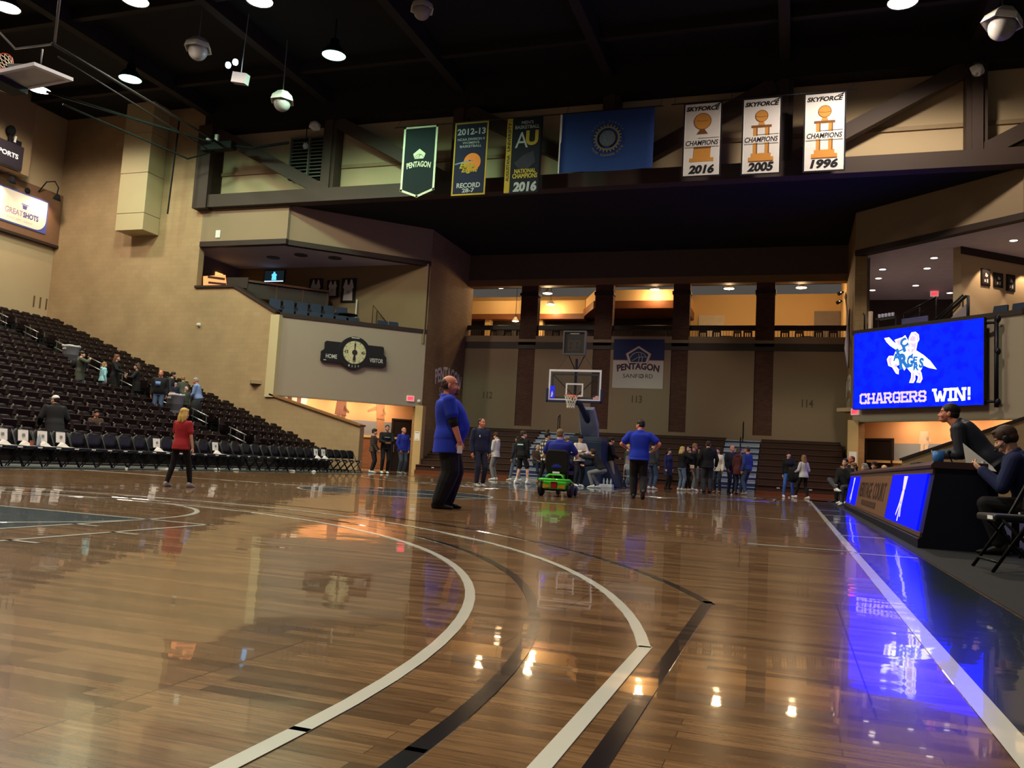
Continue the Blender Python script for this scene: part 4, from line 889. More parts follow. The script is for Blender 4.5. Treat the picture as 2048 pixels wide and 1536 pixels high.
m.rings([[c0+Vector(((.2286+.011*math.cos(b))*math.cos(a), (.2286+.011*math.cos(b))*math.sin(a), .011*math.sin(b))) for b in [2*math.pi*j/8 for j in range(8)]] for a in [2*math.pi*i/32 for i in range(32)]], close=True)
m.obox((-.1, BY-.17, 3.03), (.2, 0, 0), (0, .17, 0), (0, 0, .03)); m.box(-.11, .11, BY-.03, BY, 2.94, 3.08); m.obox((-.04, BY-.2, 3.0), (.08, 0, 0), (0, .18, -.04), (0, 0, .03))
m.build('rim', MRIM, t, True)
m = MB(); n = 12
prof = [(.225, 3.04), (.19, 2.93), (.155, 2.82), (.125, 2.72), (.13, 2.63)]
for k in range(n):
    for s in (-1, 1):
        pts = []
        for i, (r_, z) in enumerate(prof):
            a = 2*math.pi*(k+s*.5*i)/n; pts.append((r_*math.cos(a), BY-.38+r_*math.sin(a), z))
        m.tube(pts, .009, 5)
m.build('net', mat('net_white', (226, 222, 206), .8), t)
MST = mat('goal_navy', (34, 44, 66), .5)
m = MB()
m.tube([(0, BY+.1, 2.85), (.0, 28.2, 2.9), (.0, 29.7, 2.35)], [.07, .1, .12], 10); m.build('arm', MST, t, True)
m = MB(); m.tube([(0, BY+.1, 3.0), (0, BY+.12, 4.35)], .05, 8)
for s in (-1, 1): m.tube([(s*.8, BY+.1, 3.8), (.02*s, BY+.16, 3.05)], .016, 6); m.tube([(s*.27, BY+.1, 4.45), (s*.05, BY+.1, 4.0)], .02, 6); m.tube([(s*.62, BY+.02, 3.97), (s*.3, BY+.05, 4.46)], .006, 5)
m.build('mast', mat('mast_black', (24, 24, 28), .5), t)
m = MB(); m.prism([(-.28, 29.2, 2.75), (.28, 29.2, 2.75), (.34, 29.75, 2.15), (.30, 30.1, 1.5), (-.3, 30.1, 1.5), (-.34, 29.75, 2.15)], (0, .25, .12)); m.build('hydraulic_cover', mat('cover_silver', (150, 154, 176), .35, .4), t, bevel=.03)
m = MB(); m.box(-.62, .62, 29.45, 30.2, 1.62, 1.78); m.build('pad_cap', mat('pad_slate', (62, 72, 88), .6), t, bevel=.02)
m = MB(); m.rings([[(-.62, 29.42, z), (.62, 29.42, z), (.64, 30.9+d, z), (-.64, 30.9+d, z)] for z, d in ((0, .9), (.9, .5), (1.62, -.4))]); m.build('base_padding', mat('base_navy', (30, 42, 66), .55), t, bevel=.03)
m = MB(); m.prism([(.62, 29.9, .02), (1.12, 29.9, .02), (.62, 29.9, .95)], (0, 2, 0)); m.prism([(-.62, 29.9, .02), (-.8, 29.9, .02), (-.62, 29.9, .6)], (0, 2, 0)); m.build('base_wing', mat('base_navy', (30, 42, 66)), t, bevel=.02)
# shot clock over the backboard
t = thing('shot_clock', (0, BY+.05, 4.45), 'square shot clock mounted above the far backboard', 'shot clock')
m = MB(); fr = Frame((-.08, BY-.02, 4.48), (1, 0, 0))
for r_ in (rect(-.40, 0, .40, .05), rect(-.40, .78, .40, .83), rect(-.40, .05, -.35, .78), rect(.35, .05, .40, .78)): plate(fr, r_, -.16, .0, m)
m.build('clock_frame', mat('backing_grey', (96, 96, 100)), t)
plate(fr, rect(-.35, .05, .35, .78), -.15, -.05).build('face', mat('clock_face', (52, 48, 46), .4), t)
m = MB()
for x in (-.13, .1):
    for r_ in (rect(x-.08, .15, x+.08, .17), rect(x-.08, .31, x+.08, .33), rect(x-.08, .47, x+.08, .49), rect(x-.09, .17, x-.07, .47), rect(x+.07, .17, x+.09, .47)): plate(fr, r_, -.05, -.045, m)
m.build('unlit_digits', mat('digit_dark', (84, 70, 66), .4), t)
plate(fr, rect(-.16, .72, .16, .75), -.05, -.04).build('marking', mat('plate_pale', (200, 196, 186)), t)

# folded ceiling goal at the top left
t = thing('folded_goal', (-13.4, 16, 10.2), 'folded ceiling hung basketball goal with orange rim at the top left', 'basketball hoop')
c0 = Vector((-13.42, 16.0, 10.72)); m = MB()
ax, ay_ = Vector((.85, .35, 0)).normalized(), Vector((0, 0, 1))
m.rings([[c0+(ax*math.cos(a)+ay_*math.sin(a))*(.24+.013*math.cos(b))+ax.cross(ay_)*.013*math.sin(b) for b in [2*math.pi*j/8 for j in range(8)]] for a in [2*math.pi*i/32 for i in range(32)]], close=True)
m.box(-13.55, -13.3, 15.9, 16.1, 10.36, 10.5); m.build('rim', mat('rim_orange', (226, 84, 40)), t, True)
m = MB()
for k in range(12):
    for s in (-1, 1):
        pts = []
        for i, (r_, dd) in enumerate(((.235, 0), (.2, .10), (.16, .2), (.13, .3))):
            a = 2*math.pi*(k+s*.5*i)/12; pts.append(c0+(ax*math.cos(a)+ay_*math.sin(a))*r_+Vector((-.3, .9, -.2)).normalized()*dd)
        m.tube(pts, .008, 5)
m.build('net', mat('net_white', (226, 222, 206)), t)
m = MB(); fr = Frame((-13.0, 16.2, 10.28), (1, -.1, 0), (0, 1, 0.12))
for r_ in (rect(-1.3, -.62, 1.35, -.5), rect(-1.3, .5, 1.35, .62), rect(-1.3, -.5, -1.18, .5), rect(1.2, -.5, 1.35, .5)): plate(fr, r_, -.03, .06, m)
m.build('backboard_frame', mat('frame_white', (226, 222, 228)), t)
plate(fr, rect(-1.18, -.5, 1.2, .5), 0, .02).build('backboard_glass', mat('board_pale', (186, 184, 180), .3), t)
m = MB(); m.box(-13.7, -13.15, 15.7, 16.6, 10.05, 10.22); m.obox((-12.9, 15.7, 10.4), (.95, 0, -.1), (0, .5, 0), (0, 0, .07)); m.build('folding_frame', mat('mast_black', (24, 24, 28)), t)
m = MB(); MP = mat('pipe_grey', (120, 116, 116), .4, .5)
m.tube([(-13.9, 15.4, 12.0), (-13.06, 16, 11.05), (-11.8, 16.1, 11.1)], .03, 8); m.tube([(-11.8, 16.1, 11.1), (-11.8, 16.1, 16.3)], .035, 8); m.tube([(-12.2, 16.1, 10.4), (-12.2, 16.1, 11.0)], .02, 6); m.build('support_pipe', MP, t, True)
m = MB(); m.tube([(-11.75, 16, 11.05), (-17.1, 29.2, 13.95)], .05, 8); m.tube([(-11.95, 16.4, 10.9), (-17.5, 29.4, 13.6)], .03, 8); m.build('brace_pipe', mat('pipe_dark', (34, 31, 30), .6, .2), t, True)
# pipe rig by the truss corner
t = thing('pipe_rig', (-17.2, 29.4, 13.9), 'dark lighting pipes meeting at the left end of the truss', 'pipe rig'); m = MB()
m.tube([(-21.7, 24.5, 14.5), (-17.2, 29.4, 13.9), (-15.4, 29.5, 13.65), (-13.6, 29.5, 13.75)], .06, 8); m.tube([(-21.2, 24.9, 14.1), (-18.6, 29.3, 13.3), (-17.0, 29.5, 13.7)], .04, 8); m.build('pipes', mat('pipe_black', (9, 9, 9), .8), t, True)
m = MB(); m.box(-17.9, -16.3, 29.2, 29.6, 13.6, 13.95); m.build('junction_box', mat('pipe_black', (30, 28, 28)), t, bevel=.03)
m = MB(); m.tube([(-19.6, 29.5, 10.9), (-19.45, 29.5, 15.2)], .035, 8); m.build('drop_pipe', mat('pipe_black', (30, 28, 28)), t)
m = MB(); m.box(-17.15, -17.0, 29.15, 29.25, 13.95, 14.25); m.ell((-17.5, 29.2, 14.05), (.12, .12, .08)); m.build('fitting', mat('white_plastic', (226, 222, 214)), t)
# faceted hood lamps hanging unlit under the roof
def hood(x, y, z, label, s=1.0, tilt=(0, 0, 1), top=16.3):
    t = thing('hood_lamp', (x, y, z), label, 'lamp', 'unlit faceted hood lamps'); ax = Vector(tilt).normalized()
    MB().lathe([(.02, .42*s), (.22*s, .36*s), (.44*s, .14*s), (.50*s, -.06*s), (.46*s, -.05*s), (.38*s, .12*s), (.1*s, .3*s)], (x, y, z), 6, ax).build('hood', mat('hood_white', (206, 200, 190), .5), t)
    MB().ell((x, y, z-.12*s), (.33*s, .33*s, .33*s), 16, 10).build('globe', mat('globe_grey', (150, 144, 140), .25), t, True)
    MB().tube([(x, y, z+.3*s), (x, y, top)] if top > 16 else [(x, y, z+.2*s), (x, 30.6, z+.25)], .02, 6).build('stem', mat('pipe_grey', (120, 116, 116)), t)
hood(-13.3, 23.2, 14.75, 'hanging white hood lamp at top left, left of the twin light')
hood(-11.6, 26.0, 13.9, 'hanging white hood lamp left of the green lamp, by the vent', .95)
hood(-4.3, 22.6, 14.75, 'pale hood lamp cut by the top edge of the photo', .8)
hood(12.6, 26.3, 14.25, 'hanging white hood lamp in the top right corner', 1.15, (.25, 0, 1))
hood(-12.7, 30.0, 14.62, 'small round hood lamp beside the left truss post', .55, (.5, -.6, .5), 15.2)
hood(12.6, 29.8, 14.5, 'small round hood lamp on the right truss post', .5, (.3, -.8, .3), 15.2)
t = thing('twin_spot', (-12.4, 24, 14.3), 'small twin emergency light glowing white under the roof', 'light')
m = MB(); m.obox((-12.35, 23.9, 13.75), (.55, .05, -.1), (0, .25, 0), (.05, 0, .38)); m.tube([(-12.0, 24, 14.1), (-11.9, 24, 16.3)], .02, 6); m.build('battery_box', mat('box_grey', (128, 126, 130), .5), t, bevel=.02)
for x, z in ((-12.45, 14.36), (-12.15, 14.44)): MB().lathe([(.03, .0), (.11, .05), (.11, .1), (.02, .12)], (x, 23.9, z), 14, (-.1, -.9, -.3)).build('spot_head', mat('spot_glow', (210, 240, 255), var=0, emit=14), t, True)
t = thing('vent_lamp', (-13.3, 30.4, 13.9), 'small globe on a stem in front of the louvred vent', 'lamp'); MB().ell((-13.35, 30.4, 13.95), (.13, .13, .16)).build('globe', mat('globe_grey', (150, 144, 140)), t, True); MB().tube([(-13.35, 30.4, 14.1), (-13.35, 30.4, 15.3)], .02, 6).build('stem', mat('pipe_black', (30, 28, 28)), t)

# ================================================================= left wall sign, dark scoreboard box
t = thing('lit_wall_sign', (-27.15, 28.6, 10.4), 'floodlit GREATSHOTS wall sign with rounded corner on the brown band', 'sign')
fr = Frame((-27.14, 28.0, 10.42), (0, 1, 0)); 
plate(fr, rect(-2.0, -.06, 1.98, 1.52), 0, .03).build('backing', mat('sign_blue', (84, 92, 170), .6), t)
pts = [(-1.95, 0), (1.35, 0)]+[(1.35+.55*math.sin(a), .55-.55*math.cos(a)) for a in [math.pi/2*k/8 for k in range(1, 9)]]+[(1.9, 1.45), (-1.0, 1.45)]+[(-1.4-.55*math.sin(a), .9+.55*math.cos(a)) for a in [math.pi/2*k/8 for k in range(0, 9)]]
plate(fr, pts, .03, .05).build('sign_face', mat('sign_cream', (250, 232, 216), .5, var=.02), t)
letters(MB(), fr, 'GREAT', .15, .52, .94, .27, .056, bold=.02).build('lettering', mat('sign_mauve', (176, 148, 176), .7), t); letters(MB(), fr, 'SHOTS', 1.06, .51, .84, .27, .056, bold=.045).build('lettering', mat('sign_indigo', (84, 84, 150), .7), t)
letters(MB(), fr, 'GOLF . EAT . DRINK', .5, .2, 1.4, .10, .056).build('lettering', mat('sign_tan', (214, 190, 160), .7), t)
m = MB(); plate(fr, [(.6, .76), (.78, .76), (.82, .94), (.56, .94)], .05, .056, m); plate(fr, rect(.5, .96, .88, 1.0), .05, .056, m); m.build('cup_emblem', mat('sign_indigo', (84, 84, 150)), t)
for i, yy in enumerate((29.35, 26.9)):
    t = thing('gooseneck_lamp', (-27.0, yy, 12.3), ('black gooseneck lamp over the right half of the lit wall sign', 'black gooseneck lamp over the left half of the lit wall sign')[i], 'wall lamp', 'gooseneck sign lamps')
    m = MB(); dz = .45*i; m.tube([(-27.12, yy, 12.25-dz), (-26.8, yy+.1, 12.75-dz), (-26.45, yy+.25, 12.8-dz), (-26.25, yy+.3, 12.5-dz*.5), (-26.3, yy+.3, 12.2)], .03, 8); m.build('gooseneck', MBLACK, t, True)
    MB().lathe([(.03, .3), (.09, .26), (.14, .12), (.2, 0), (.18, 0), (.1, .12)], (-26.3, yy+.3, 11.9), 14, (.25, 0, 1)).build('shade', MBLACK, t, True)
    lamp('sign_bulb', 'SPOT', (-26.3, yy+.3, 11.95), 95, (1, .74, .5), .06, target=(-27.1, yy-.1, 11.0), spot=130, blend=.8, parent=t)
t = tag(MB().lathe([(.13, 0), (.14, .05), (.1, .1), (.02, .12)], (-27.14, 28.75, 12.1), 14, (1, 0, 0)).build('round_sensor', MBLACK, None, True), 'round black sensor on the brown band above the lit sign', 'sensor')
t = thing('sports_board', (-26.4, 26.8, 12.6), 'dark board ending in the letters ORTS at the left edge', 'sign')
m = MB(); m.box(-26.42, -26.15, 24.5, 27.55, 12.55, 13.65); m.build('board', mat('board_charcoal', (48, 40, 48), .5), t, bevel=.05)
letters(MB(), Frame((-26.145, 26.75, 13.1), (0, 1, 0)), 'SPORTS', -.05, 0, 1.15, .22, .004, bold=.03).build('lettering', mat('board_white', (236, 230, 222), .6, var=0, emit=.3), t)
m = MB(); m.box(-26.4, -26.3, 26.9, 27.5, 13.65, 13.9); m.ell((-26.3, 26.9, 14.2), (.2, .2, .24)); m.tube([(-26.3, 26.9, 13.65), (-26.3, 26.9, 14.2)], .06, 8); m.build('top_fitting', MBLACK, t)
t = thing('camera_bracket', (-26.2, 27.2, 13.9), 'white handle bracket on top of the dark board at the left edge', 'bracket'); MB().tube([(-26.2, 27.05, 13.7), (-26.2, 27.1, 14.0)], .05, 8).build('handle', mat('white_plastic', (226, 222, 214)), t)

# ================================================================= suites
def suite_chair(p, rz, label, group, proto={}):
    if 'a' in proto: return copy_tree(proto['a'], p, rz, label, group)
    t = thing('suite_chair', p, label, 'seat', group); x, y, z = p; m_ = mat('suite_seat_blue', (44, 54, 72), .8)
    m = MB(); m.rings([[(x-.26+.02*abs(k-1), y+.10+.05*k, z+.42+.3*k), (x+.26-.02*abs(k-1), y+.10+.05*k, z+.42+.3*k), (x+.26-.02*abs(k-1), y+.2+.05*k, z+.42+.3*k), (x-.26+.02*abs(k-1), y+.2+.05*k, z+.42+.3*k)] for k in (0, 1, 1.8)]); m.build('backrest', m_, t, bevel=.02)
    MB().box(x-.25, x+.25, y-.3, y+.14, z+.38, z+.48).build('seat_pan', m_, t, bevel=.03)
    for s in (-1, 1): MB().box(x+s*.28-.03, x+s*.28+.03, y-.2, y+.2, z, z+.62).build('armrest', mat('seat_black', (20, 20, 22), .5), t, bevel=.01)
    t.rotation_euler = (0, 0, rz); proto['a'] = t; return t
al = math.atan2(FL.r.y, FL.r.x)
for k in range(6): suite_chair(FL.p(.45+.60*k, 6.08, -.95), al, 'blue suite seat in the front row above the clock scoreboard', 'front suite seats left')
for k in range(2): suite_chair(FL.p(4.75+.55*k, 6.05, -.66), al, 'blue suite seat alone near the right end of the left suite parapet', 'end suite seats left')
for k in range(6): suite_chair(FL.p(-.05+.62*k, 6.65, -1.85), al, 'blue suite seat in the raised second row of the left suite', 'second suite seats left')
t = thing('suite_riser', FL.p(1.5, 6.15, -2), 'low dark riser step under the second suite seat row', 'riser'); plate(FL, rect(-.3, 6.15, 2.9, 6.65), -2.3, -1.45).build('riser_block', mat('dark_carpet', (44, 40, 42)), t)
t = thing('suite_counter', FL.p(.6, 6.2, -2.5), 'long dark wood drink rail with panel front in the left suite', 'counter')
P = [FL.p(-1.3, 8.30, -2.35), FL.p(2.45, 8.30, -2.35)]
m = MB(); m.obox(P[0], P[1]-P[0], FL.n*-.35, (0, 0, .09)); m.build('counter_top', mat('counter_wood', (84, 58, 42), .35), t)
m = MB(); m.obox(FL.p(-1.3, 7.6, -2.45), P[1]-P[0], FL.n*-.05, (0, 0, .7)); m.build('counter_panel', mat('counter_dark', (52, 40, 34), .5), t)
for s in (.0, 1.2, 2.35): MB().obox(FL.p(s, 6.2, -2.42), FL.r*.06, FL.n*-.06, (0, 0, 2.1)).build('counter_post', mat('counter_wood', (84, 58, 42)), t)
t = thing('high_table', FL.p(3.55, 6.2, -2.2), 'small high table behind the left suite seats', 'table'); MB().lathe([(.02, 1.02), (.45, 1.02), (.47, 1.06), (.02, 1.06)], FL.p(3.3, 6.2, -1.85), 18).build('tabletop', mat('cafe_wood', (40, 26, 22)), t); MB().tube([FL.p(3.3, 6.2, -1.85), FL.p(3.3, 7.22, -1.85)], .04, 8).build('pedestal', mat('cafe_wood', (40, 26, 22)), t)
t = thing('white_post', FL.p(3.6, 7.2, -2.4), 'thin white post standing by the framed jerseys', 'post'); MB().tube([FL.p(3.75, 6.2, -2.2), FL.p(3.75, 8.1, -2.2)], .035, 8).build('post', mat('white_plastic', (226, 222, 214)), t)
for i, (x0, x1, z0, z1) in enumerate(((-15.7, -14.95, 8.05, 9.2), (-14.7, -14.05, 8.25, 9.1), (-13.9, -13.1, 7.98, 9.18))):
    t = thing('jersey_frame', ((x0+x1)/2, 35.2, z0), ('leftmost framed white jersey on the left suite wall', 'small middle framed white jersey on the left suite wall', 'rightmost large framed white jersey on the left suite wall')[i], 'framed jersey', 'framed jerseys')
    fr = Frame(((x0+x1)/2, 35.245, z0), (1, 0, 0)); w_, h_ = x1-x0, z1-z0
    plate(fr, rect(-w_/2, 0, w_/2, h_), 0, .05).build('frame', mat('frame_black', (22, 18, 18), .5), t, bevel=.01)
    m = MB(); q = [(-.32, .08), (.32, .08), (.28, .55), (.36, .62), (.22, .94), (.14, .94), (.06, .72), (-.06, .72), (-.14, .94), (-.22, .94), (-.36, .62), (-.28, .55)]
    plate(fr, [(x*w_, y*h_) for x, y in q], .05, .06, m); m.build('jersey', mat('jersey_white', (196, 190, 184), .8), t)
    letters(MB(), fr, str((3, 22, 10)[i]), 0, h_*.42, w_*.2, h_*.16, .064, bold=.03).build('jersey_number', mat('jersey_grey', (120, 112, 108), .8), t)
t = thing('wall_screen', (-17.8, 35.2, 9.0), 'television with a light blue player on the left suite wall', 'television')
fr = Frame((-17.75, 35.24, 9.05), (1, 0, 0)); plate(fr, rect(-.6, 0, .6, .62), 0, .06).build('screen_case', mat('frame_black', (22, 18, 18)), t)
plate(fr, rect(-.56, .04, .56, .58), .06, .064).build('screen_face', mat('tv_dark', (22, 34, 40), var=0, emit=.6), t)
m = MB(); plate(fr, [(-.14, .1), (.14, .1), (.12, .3), (.16, .36), (.08, .44), (.05, .44), (.05, .52), (-.05, .52), (-.05, .44), (-.08, .44), (-.16, .36), (-.12, .3)], .064, .068, m); m.build('screen_player', mat('tv_blue', (90, 190, 250), var=0, emit=1.2), t)
m = MB(); plate(fr, rect(-.55, .02, .55, .07), .064, .068, m); m.build('screen_ticker', mat('tv_white', (190, 220, 250), var=0, emit=1.2), t)
t = thing('orange_poster', (-18.0, 31.6, 7.9), 'orange lit poster leaning on the left suite parapet', 'poster')
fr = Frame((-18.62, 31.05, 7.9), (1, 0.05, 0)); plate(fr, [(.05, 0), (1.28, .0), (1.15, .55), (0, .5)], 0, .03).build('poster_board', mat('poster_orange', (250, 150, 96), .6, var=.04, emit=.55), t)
m = MB(); stroke(m, fr, [(.3, .46), (1.1, .36)], .11, .03, .036); stroke(m, fr, [(.35, .2), (1.2, .12)], .1, .03, .036); m.build('poster_print', mat('poster_brown', (70, 36, 24), .7), t)
m = MB(); plate(fr, rect(.0, -.04, 2.3, .45), -.1, -.05, m); m.build('parapet_board', mat('counter_dark', (52, 40, 34)), t)
t = thing('lit_doorway', (-19.85, 34.4, 8.4), 'bright narrow doorway at the back of the left suite', 'doorway'); MB().box(-19.89, -19.84, 33.4, 33.95, 7.6, 9.2).build('doorway_glow', mat('warm_doorway', (255, 190, 110), var=0, emit=1.0), t)
t = thing('stair_rail', FL.p(4.5, 6.2, -1.6), 'thin dark stair handrail at the right of the left suite', 'handrail'); m = MB(); m.tube([FL.p(4.35, 6.3, -1.3), FL.p(4.35, 7.75, -1.3), FL.p(5.2, 6.85, -1.3), FL.p(5.2, 6.3, -1.3)], .03, 8); m.tube([FL.p(4.55, 6.3, -1.3), FL.p(4.55, 7.5, -1.3)], .02, 6); m.build('rail', mat('rail_dark', (44, 32, 28)), t)
t = thing('suite_stairs', FL.p(4.8, 6.2, -1.2), 'pale stair treads beside the suite handrail on the left', 'stairs')
for k in range(3): plate(FL, rect(3.9+.2*k, 6.15, 4.95, 6.6-.12*k+.15), -1.05+.2*k, -.87+.2*k).build('tread', mat('tread_pale', (128, 116, 100), .7), t)
for i, (x, y) in enumerate(((-16.5, 33.2), (-14.8, 32.9), (-13.4, 33.6))):
    tag(MB().lathe([(.02, 0), (.3, 0), (.32, -.03), (.02, -.04)], (x, y, 9.78), 16).build('ceiling_vent', mat('vent_dark', (84, 76, 80), .7)), ('dark ceiling vent at the left of the left suite', 'middle dark ceiling vent of the left suite', 'dark ceiling vent at the right of the left suite')[i], 'vent', 'suite ceiling vents')
# right suite
dl = ((10.54, 37.94), (10.53, 39.62), (10.49, 42.1), (12.26, 36.16), (12.25, 37.91), (12.23, 41.2), (13.9, 42.9), (14.54, 33.84))
nm = ('left column front', 'left column second', 'left column last', 'right column front', 'right column second', 'right column last', 'far right beside the exit sign', 'nearest, above the framed pictures')
for (x, y), n_ in zip(dl, nm):
    t = thing('recessed_downlight', (x, y, 9.76), 'round recessed ceiling light of the right suite, '+n_, 'ceiling light', 'recessed suite lights')
    MB().lathe([(.13, .02), (.17, .0), (.17, -.015), (.13, -.015)], (x, y, 9.77), 18, cap=False).build('trim_ring', mat('white_plastic', (226, 222, 214)), t, True)
    MB().lathe([(.02, 0), (.13, 0), (.13, .01), (.02, .01)], (x, y, 9.755), 18).build('lens', mat('downlight_lens', (255, 240, 224), var=0, emit=5), t)
    if (x, y) != dl[2]: lamp('downlight_bulb', 'SPOT', (x, y, 9.72), 55, (1, .82, .68), .08, spot=120, blend=.5, parent=t)
lamp('picture_light', 'SPOT', tuple(FP.p(1.2, 9.6, .55)), 120, (1, .76, .5), .05, target=tuple(FP.p(1.2, 7.0, .1)), spot=70, blend=.25)
lamp('picture_light', 'SPOT', tuple(FP.p(3.2, 9.6, .55)), 120, (1, .76, .5), .05, target=tuple(FP.p(3.2, 7.0, .1)), spot=70, blend=.25)
for i, (s, z0, h_, w_) in enumerate(((1.23, 8.42, .66, .46), (1.88, 8.44, .56, .5), (2.54, 8.36, .66, .46))):
    t = thing('framed_picture', FP.p(s, z0, 0), ('leftmost framed picture on the tan wall of the right suite', 'middle framed picture on the tan wall of the right suite', 'rightmost framed picture on the tan wall of the right suite')[i], 'picture', 'framed suite pictures')
    fr = Frame(FP.p(s, z0, .005), FP.r); plate(fr, rect(-w_/2, 0, w_/2, h_), 0, .04).build('frame', mat('frame_black', (22, 18, 18)), t, bevel=.01)
    plate(fr, rect(-w_/2+.05, .06, w_/2-.05, h_-.06), .04, .044).build('photo', mat('photo_dark', (50, 40, 42), .5, scale=11, var=.7), t)
    m = MB(); plate(fr, [(-.06, h_*.55), (.05, h_*.5), (.1, h_*.62), (-.02, h_*.76)], .044, .047, m); plate(fr, rect(-.09, h_*.2, -.02, h_*.36), .044, .047, m); plate(fr, rect(.03, h_*.18, .1, h_*.4), .044, .047, m); m.build('photo_figures', mat('photo_pale', (206, 200, 196), .6), t)
ar = math.atan2(FR.r.y, FR.r.x)
for k in range(2): suite_chair(FR.p(5.3+.66*k, 6.15, -.72), ar, 'dark blue suite seat at the right end of the right parapet', 'right parapet seats')
for k in range(3): suite_chair(FR.p(.95+.62*k, 6.15, -1.75), ar, 'dark blue suite seat behind the top of the video screen', 'right suite seats')
t = thing('suite_railing', FR.p(1.5, 6.2, -2.6), 'long dark double handrails crossing the right suite above the screen', 'railing'); m = MB(); MR = mat('rail_black', (24, 22, 24))
m.tube([FR.p(.5, 7.62, -2.4), FR.p(1.9, 8.12, -2.4)], .05, 8); m.tube([FR.p(.4, 7.38, -2.4), FR.p(1.9, 7.75, -2.4)], .04, 8)
for s_, z_ in ((.5, 7.62), (1.2, 7.87), (1.9, 8.12)): m.tube([FR.p(s_, 6.15, -2.4), FR.p(s_, z_, -2.4)], .03, 6)
m.build('rails', MR, t, True)
t = thing('stair_railing', FR.p(3.4, 6.2, -1.2), 'thick dark stair handrail rising right in the right suite above the screen', 'railing'); m = MB()
m.tube([FR.p(2.7, 6.82, -1.2), FR.p(3.85, 7.68, -1.2), FR.p(3.95, 7.66, -1.2), FR.p(3.95, 6.15, -1.2)], .06, 8); m.tube([FR.p(2.2, 6.9, -1.6), FR.p(3.5, 7.85, -1.6)], .04, 8); m.tube([FR.p(2.2, 6.15, -1.6), FR.p(2.2, 6.9, -1.6)], .03, 6); m.tube([FR.p(3.5, 6.15, -1.6), FR.p(3.5, 7.85, -1.6)], .03, 6); m.build('rails', MR, t, True)
m = MB(); m.prism([FR.p(3.1, 6.15, -1.22), FR.p(3.9, 6.15, -1.22), FR.p(3.9, 7.4, -1.22), FR.p(3.1, 6.8, -1.22)], FR.n*.04); m.build('stair_panel', mat('stair_panel_pale', (150, 134, 140), .7), t)
t = thing('low_suite_wall', FR.p(1.6, 6.15, -.9), 'low partition coloured by blue screen glow in the right suite', 'partition'); m = MB(); m.obox(FR.p(1.45, 6.15, -.9), FR.r*1.1, FR.n*-.05, (0, 0, .95)); m.build('panel', mat('low_wall_glow', (90, 84, 130), .7), t)  # blue of the panel stands for the screen's glow on it
t = thing('end_rail', FR.p(.0, 6.6, -.3), 'rounded black guard rail at the left end of the right suite parapet', 'railing'); MB().tube([FR.p(-.1, 6.65, -.25), FR.p(-.1, 7.25, -.25), FR.p(-.02, 7.38, -.25), FR.p(.2, 7.42, -.25), FR.p(.28, 7.3, -.25), FR.p(.28, 6.65, -.25)], .03, 8).build('rail', MR, t, True)
t = thing('white_door_edge', FR.p(.45, 6.6, -.4), 'narrow pale post at the left of the right suite', 'post'); MB().obox(FR.p(.34, 6.15, -.4), FR.r*.13, FR.n*-.1, (0, 0, 1.32)).build('post', mat('post_pale', (226, 196, 170), .6), t)
for k in range(5): tag(MB().lathe([(.03, 0), (.05, .02), (.06, .14), (.05, .16)], FR.p(.62+.15*k, 7.2, -.7), 10).build('counter_glass', mat('glassware', (206, 200, 226), .2)), 'pale glass on the right suite drink rail, one of a row of five', 'glass', 'glasses on the suite rail')
t = thing('drink_rail', FR.p(.9, 6.2, -.7), 'narrow dark drink rail carrying the pale glasses', 'counter'); m = MB(); m.obox(FR.p(.52, 7.14, -.58), FR.r*.9, FR.n*-.26, (0, 0, .06)); m.build('rail_top', MR, t)
for s_ in (.56, 1.34): MB().obox(FR.p(s_, 6.15, -.68), FR.r*.05, FR.n*-.05, (0, 0, 1.0)).build('post', MR, t)
# flag on the right return wall, ramp wall below the screen
t = thing('wall_pennant', (9.2, 38, 6.2), 'pale furled pennant on a slanted pole on the right return wall', 'pennant'); m = MB(); m.tube([(9.28, 37.2, 6.3), (9.05, 37.0, 8.3)], .03, 8); m.lathe([(.05, 0), (.06, .1), (.005, .3)], (9.05, 37.0, 8.3), 8); m.build('pole', mat('pole_pale', (206, 190, 180), .5), t)
m = MB(); m.rings([[(9.25, 37.15, z), (9.22-w_, 36.9-.2*w_, z), (9.22-w_*.8, 36.8-.3*w_, z), (9.2, 37.0, z)] for z, w_ in ((5.4, .08), (6.2, .2), (7.0, .13), (7.9, .03))]); m.build('furled_cloth', mat('cloth_pale', (190, 176, 190), .85), t, True)
m = MB(); m.prism([(10.6, 30.8, 0), (22, 30.8, 0), (22, 30.8, 6.0), (14.4, 30.8, 3.12), (10.6, 30.8, 1.52)], (0, .3, 0)); struct(m.build('wall_ramp_right', MCMU))
cap = MB(); cap.obox((10.55, 30.75, 1.5), (3.85, 0, 1.62), (0, .42, 0), (-.03, 0, .07)); struct(cap.build('trim_ramp_cap', MDARK))
fr = Frame((9.31, 35.145, 1.65), (1, 0, 0)); t = thing('notice_sheet', (9.31, 35.14, 1.5), 'white paper notice on the right portal column behind the seated people', 'notice'); plate(fr, rect(-.14, -.22, .14, .22), 0, .004).build('paper', mat('paper_white', (236, 232, 224)), t)
